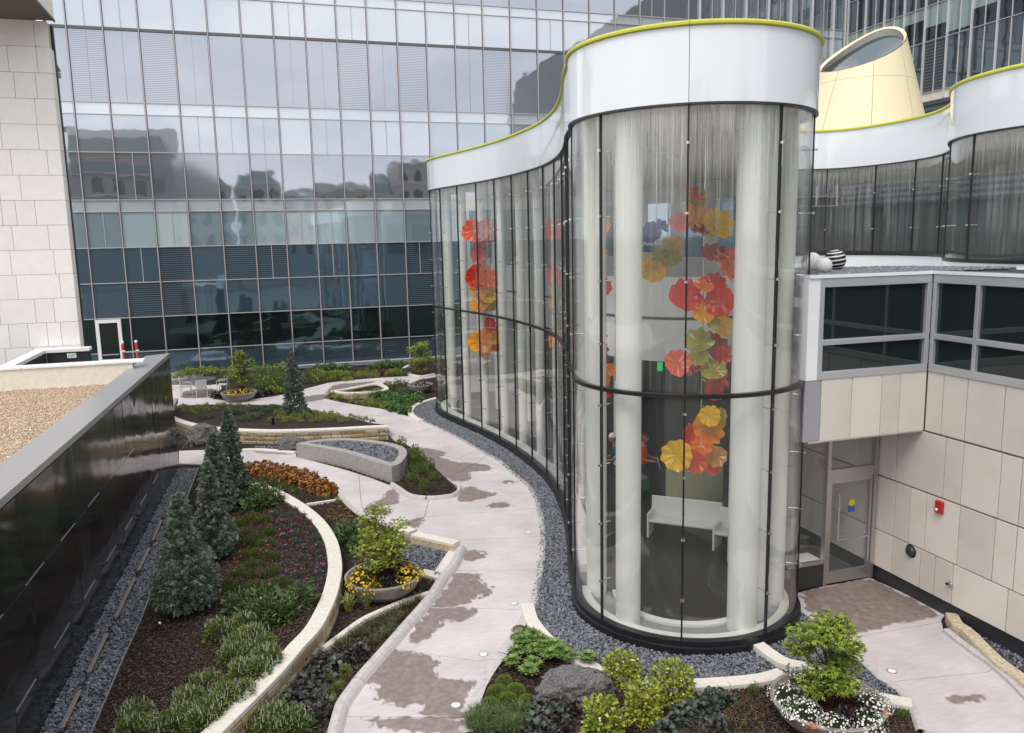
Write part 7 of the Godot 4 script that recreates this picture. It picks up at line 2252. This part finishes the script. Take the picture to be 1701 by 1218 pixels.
# one continuous body by surface nets over tapered capsules, then clothes by height as vertex colours of dyed cloth and skin
func person(label: String, at: Vector3, turn: float, shirt: Array, trousers: Array, pose: int) -> void:
	var o := thing("person", label, "person", at, turn, "workers inside the atrium")
	var bend := 0.35 if pose == 1 else 0.04
	var hip := Vector3(0, 0.92, 0); var neck := hip + Vector3(0, 0.52 * cos(bend), -0.52 * sin(bend)); var head := neck + Vector3(0, 0.19 * cos(bend * 0.6), -0.05 - 0.19 * sin(bend))
	var bones := [[hip, hip + (neck - hip) * 0.55, 0.145, 0.15], [hip + (neck - hip) * 0.5, neck - Vector3(0, 0.08, 0), 0.15, 0.12], [neck - Vector3(0, 0.07, 0), neck + (head - neck) * 0.6, 0.065, 0.055], [head, head + Vector3(0, 0.07, -0.01), 0.088, 0.095], [head + Vector3(0, -0.035, -0.045), head + Vector3(0, 0, -0.05), 0.05, 0.05], [head + Vector3(0, 0.01, -0.1), head + Vector3(0, -0.012, -0.116), 0.012, 0.016]]
	for s in [-1.0, 1.0]:
		var hp := hip + Vector3(s * 0.09, -0.03, 0); var kn := Vector3(s * 0.11, 0.5, -0.03); var an := Vector3(s * 0.12, 0.09, 0.03)
		bones.append([hp, kn, 0.095, 0.065]); bones.append([kn, an, 0.06, 0.042]); bones.append([an + Vector3(0, -0.04, 0.03), an + Vector3(0, -0.055, -0.16), 0.045, 0.038])
		var sh := neck + Vector3(s * 0.17, -0.09, 0)
		bones.append([neck + Vector3(s * 0.05, -0.07, 0), sh, 0.075, 0.065])
		var el := sh + Vector3(s * 0.05, -0.27, -0.06); var wr := el + Vector3(-s * 0.06, -0.04, -0.25)
		if pose == 2: wr = el + Vector3(0, -0.24, -0.06)
		bones.append([sh, el, 0.058, 0.046]); bones.append([el, wr, 0.042, 0.03])
		var hd := (wr - el).normalized()
		bones.append([wr, wr + hd * 0.07, 0.034, 0.036])
		var sd := hd.cross(Vector3(0, 0, 1) if absf(hd.z) < 0.8 else Vector3.UP).normalized()
		for f in 4: bones.append([wr + hd * 0.08 + sd * (f - 1.5) * 0.019, wr + hd * (0.155 - absf(f - 1.4) * 0.012) + sd * (f - 1.5) * 0.02 + Vector3(0, -0.02, 0), 0.0095, 0.008])
		bones.append([wr + hd * 0.03 + sd * s * 0.03, wr + hd * 0.085 + sd * s * 0.06, 0.012, 0.009])
	var cell := 0.014
	var lo := Vector3(-0.42, -0.02, -0.62); var hi := Vector3(0.42, 1.82, 0.3)
	var N := Vector3i(((hi - lo) / cell).ceil())
	var field := PackedFloat32Array()
	field.resize(N.x * N.y * N.z)
	field.fill(1.0)
	for b in bones:
		var p: Vector3 = b[0]; var q: Vector3 = b[1]; var rr: float = maxf(b[2], b[3]) + 0.05
		var a := Vector3i(((p.min(q) - Vector3.ONE * rr - lo) / cell).floor()).clamp(Vector3i.ZERO, N - Vector3i.ONE)
		var z := Vector3i(((p.max(q) + Vector3.ONE * rr - lo) / cell).ceil()).clamp(Vector3i.ZERO, N - Vector3i.ONE)
		var d := q - p; var dd := maxf(d.length_squared(), 1e-8)
		var k: float = 0.035 if b[2] > 0.03 else 0.008
		for x in range(a.x, z.x + 1):
			for y in range(a.y, z.y + 1):
				for w in range(a.z, z.z + 1):
					var c := lo + Vector3(x, y, w) * cell
					var t := clampf((c - p).dot(d) / dd, 0.0, 1.0)
					var v := c.distance_to(p + d * t) - lerpf(b[2], b[3], t)
					var i := (x * N.y + y) * N.z + w
					var f := field[i]
					var h := maxf(k - absf(f - v), 0.0) / k
					field[i] = minf(f, v) - h * h * k * 0.25
	var idx := {}
	var vs := []
	for x in N.x - 1:
		for y in N.y - 1:
			for w in N.z - 1:
				var i := (x * N.y + y) * N.z + w
				var f0 := field[i]
				if f0 > 0.05: continue
				var sum := Vector3.ZERO; var n := 0
				var cs := [f0, field[i + 1], field[i + N.z], field[i + N.z + 1], field[i + N.y * N.z], field[i + N.y * N.z + 1], field[i + N.y * N.z + N.z], field[i + N.y * N.z + N.z + 1]]
				for e in [[0, 1], [0, 2], [0, 4], [1, 3], [1, 5], [2, 3], [2, 6], [3, 7], [4, 5], [4, 6], [5, 7], [6, 7]]:
					var fa: float = cs[e[0]]; var fb: float = cs[e[1]]
					if (fa < 0) != (fb < 0):
						var t := fa / (fa - fb)
						var pa := Vector3(e[0] >> 2 & 1, e[0] >> 1 & 1, e[0] & 1); var pb := Vector3(e[1] >> 2 & 1, e[1] >> 1 & 1, e[1] & 1)
						sum += pa.lerp(pb, t); n += 1
				if n:
					idx[Vector3i(x, y, w)] = vs.size()
					vs.append(lo + (Vector3(x, y, w) + sum / n) * cell)
	var b := MB.new()
	var skin := Color(0.36, 0.20, 0.13); var sc := Color(shirt[0], shirt[1], shirt[2]); var tc := Color(trousers[0], trousers[1], trousers[2]); var hairc := Color(0.02, 0.015, 0.012)
	var wrist_z := -0.2
	for key in idx:
		var x: int = key.x; var y: int = key.y; var w: int = key.z
		var i := (x * N.y + y) * N.z + w
		for ax in 3:
			var st: int = [N.y * N.z, N.z, 1][ax]
			if (field[i] < 0) == (field[i + st] < 0): continue
			var u := Vector3i.ZERO; var v := Vector3i.ZERO
			u[(ax + 1) % 3] = 1; v[(ax + 2) % 3] = 1
			var ks := [key, key - u, key - u - v, key - v]
			var ok := true
			for e in ks:
				if not idx.has(e): ok = false
			if not ok: continue
			var q := []
			for e in ks: q.append(vs[idx[e]])
			var m: Vector3 = (q[0] + q[2]) / 2
			var col := tc
			if m.y > hip.y + 0.02: col = sc
			if m.y < 0.085: col = Color(0.03, 0.025, 0.02)
			if m.y > neck.y - 0.02 and absf(m.x) < 0.11: col = skin
			if m.y > head.y + 0.045 or (m.y > head.y - 0.06 and m.z > head.z + 0.03 and absf(m.x) < 0.12 and m.y > neck.y + 0.05): col = hairc
			if m.z < neck.z - 0.13 and m.y < neck.y - 0.15 and absf(m.x) > 0.1: col = skin
			if pose == 2 and absf(m.x) > 0.19 and m.y < 1.2: col = skin
			b.col = col
			if (field[i] < 0): b.q(q[0], q[3], q[2], q[1])
			else: b.q(q[0], q[1], q[2], q[3])
	obj("body", b, vcol(0.8), o)
	var hat := MB.new()
	if pose == 0:
		lathe(hat, [[0.098, 0.05], [0.102, 0.075], [0.098, 0.10]], head, 18)
		obj("bandana", hat, mat(0.5, 0.08, 0.07, 0.8), o)
		var pp := MB.new()
		obox(pp, Transform3D(Basis.from_euler(Vector3(0.3, 0.2, 0.1)), Vector3(0.1, 1.0, -0.5)), Vector3(0.16, 0.34, 0.006))
		obj("paper_sheet", pp, M.white_paint, o)
	else:
		lathe(hat, [[0.11, 0.055], [0.108, 0.09], [0.085, 0.145], [0.04, 0.172], [0.0, 0.178]], head, 18)
		obj("hard_hat", hat, M.white_paint, o)
	for s in [-1.0, 1.0]:
		var ey := MB.new()
		ball(ey, head + Vector3(s * 0.034, 0.03, -0.088), Vector3(0.013, 0.009, 0.01), 8, 6)
		obj("eye", ey, mat(0.05, 0.04, 0.035, 0.3), o)
		var er := MB.new()
		ball(er, head + Vector3(s * 0.093, 0.02, 0.0), Vector3(0.012, 0.03, 0.02), 8, 6)
		obj("ear", er, mat(0.36, 0.20, 0.13, 0.7), o)
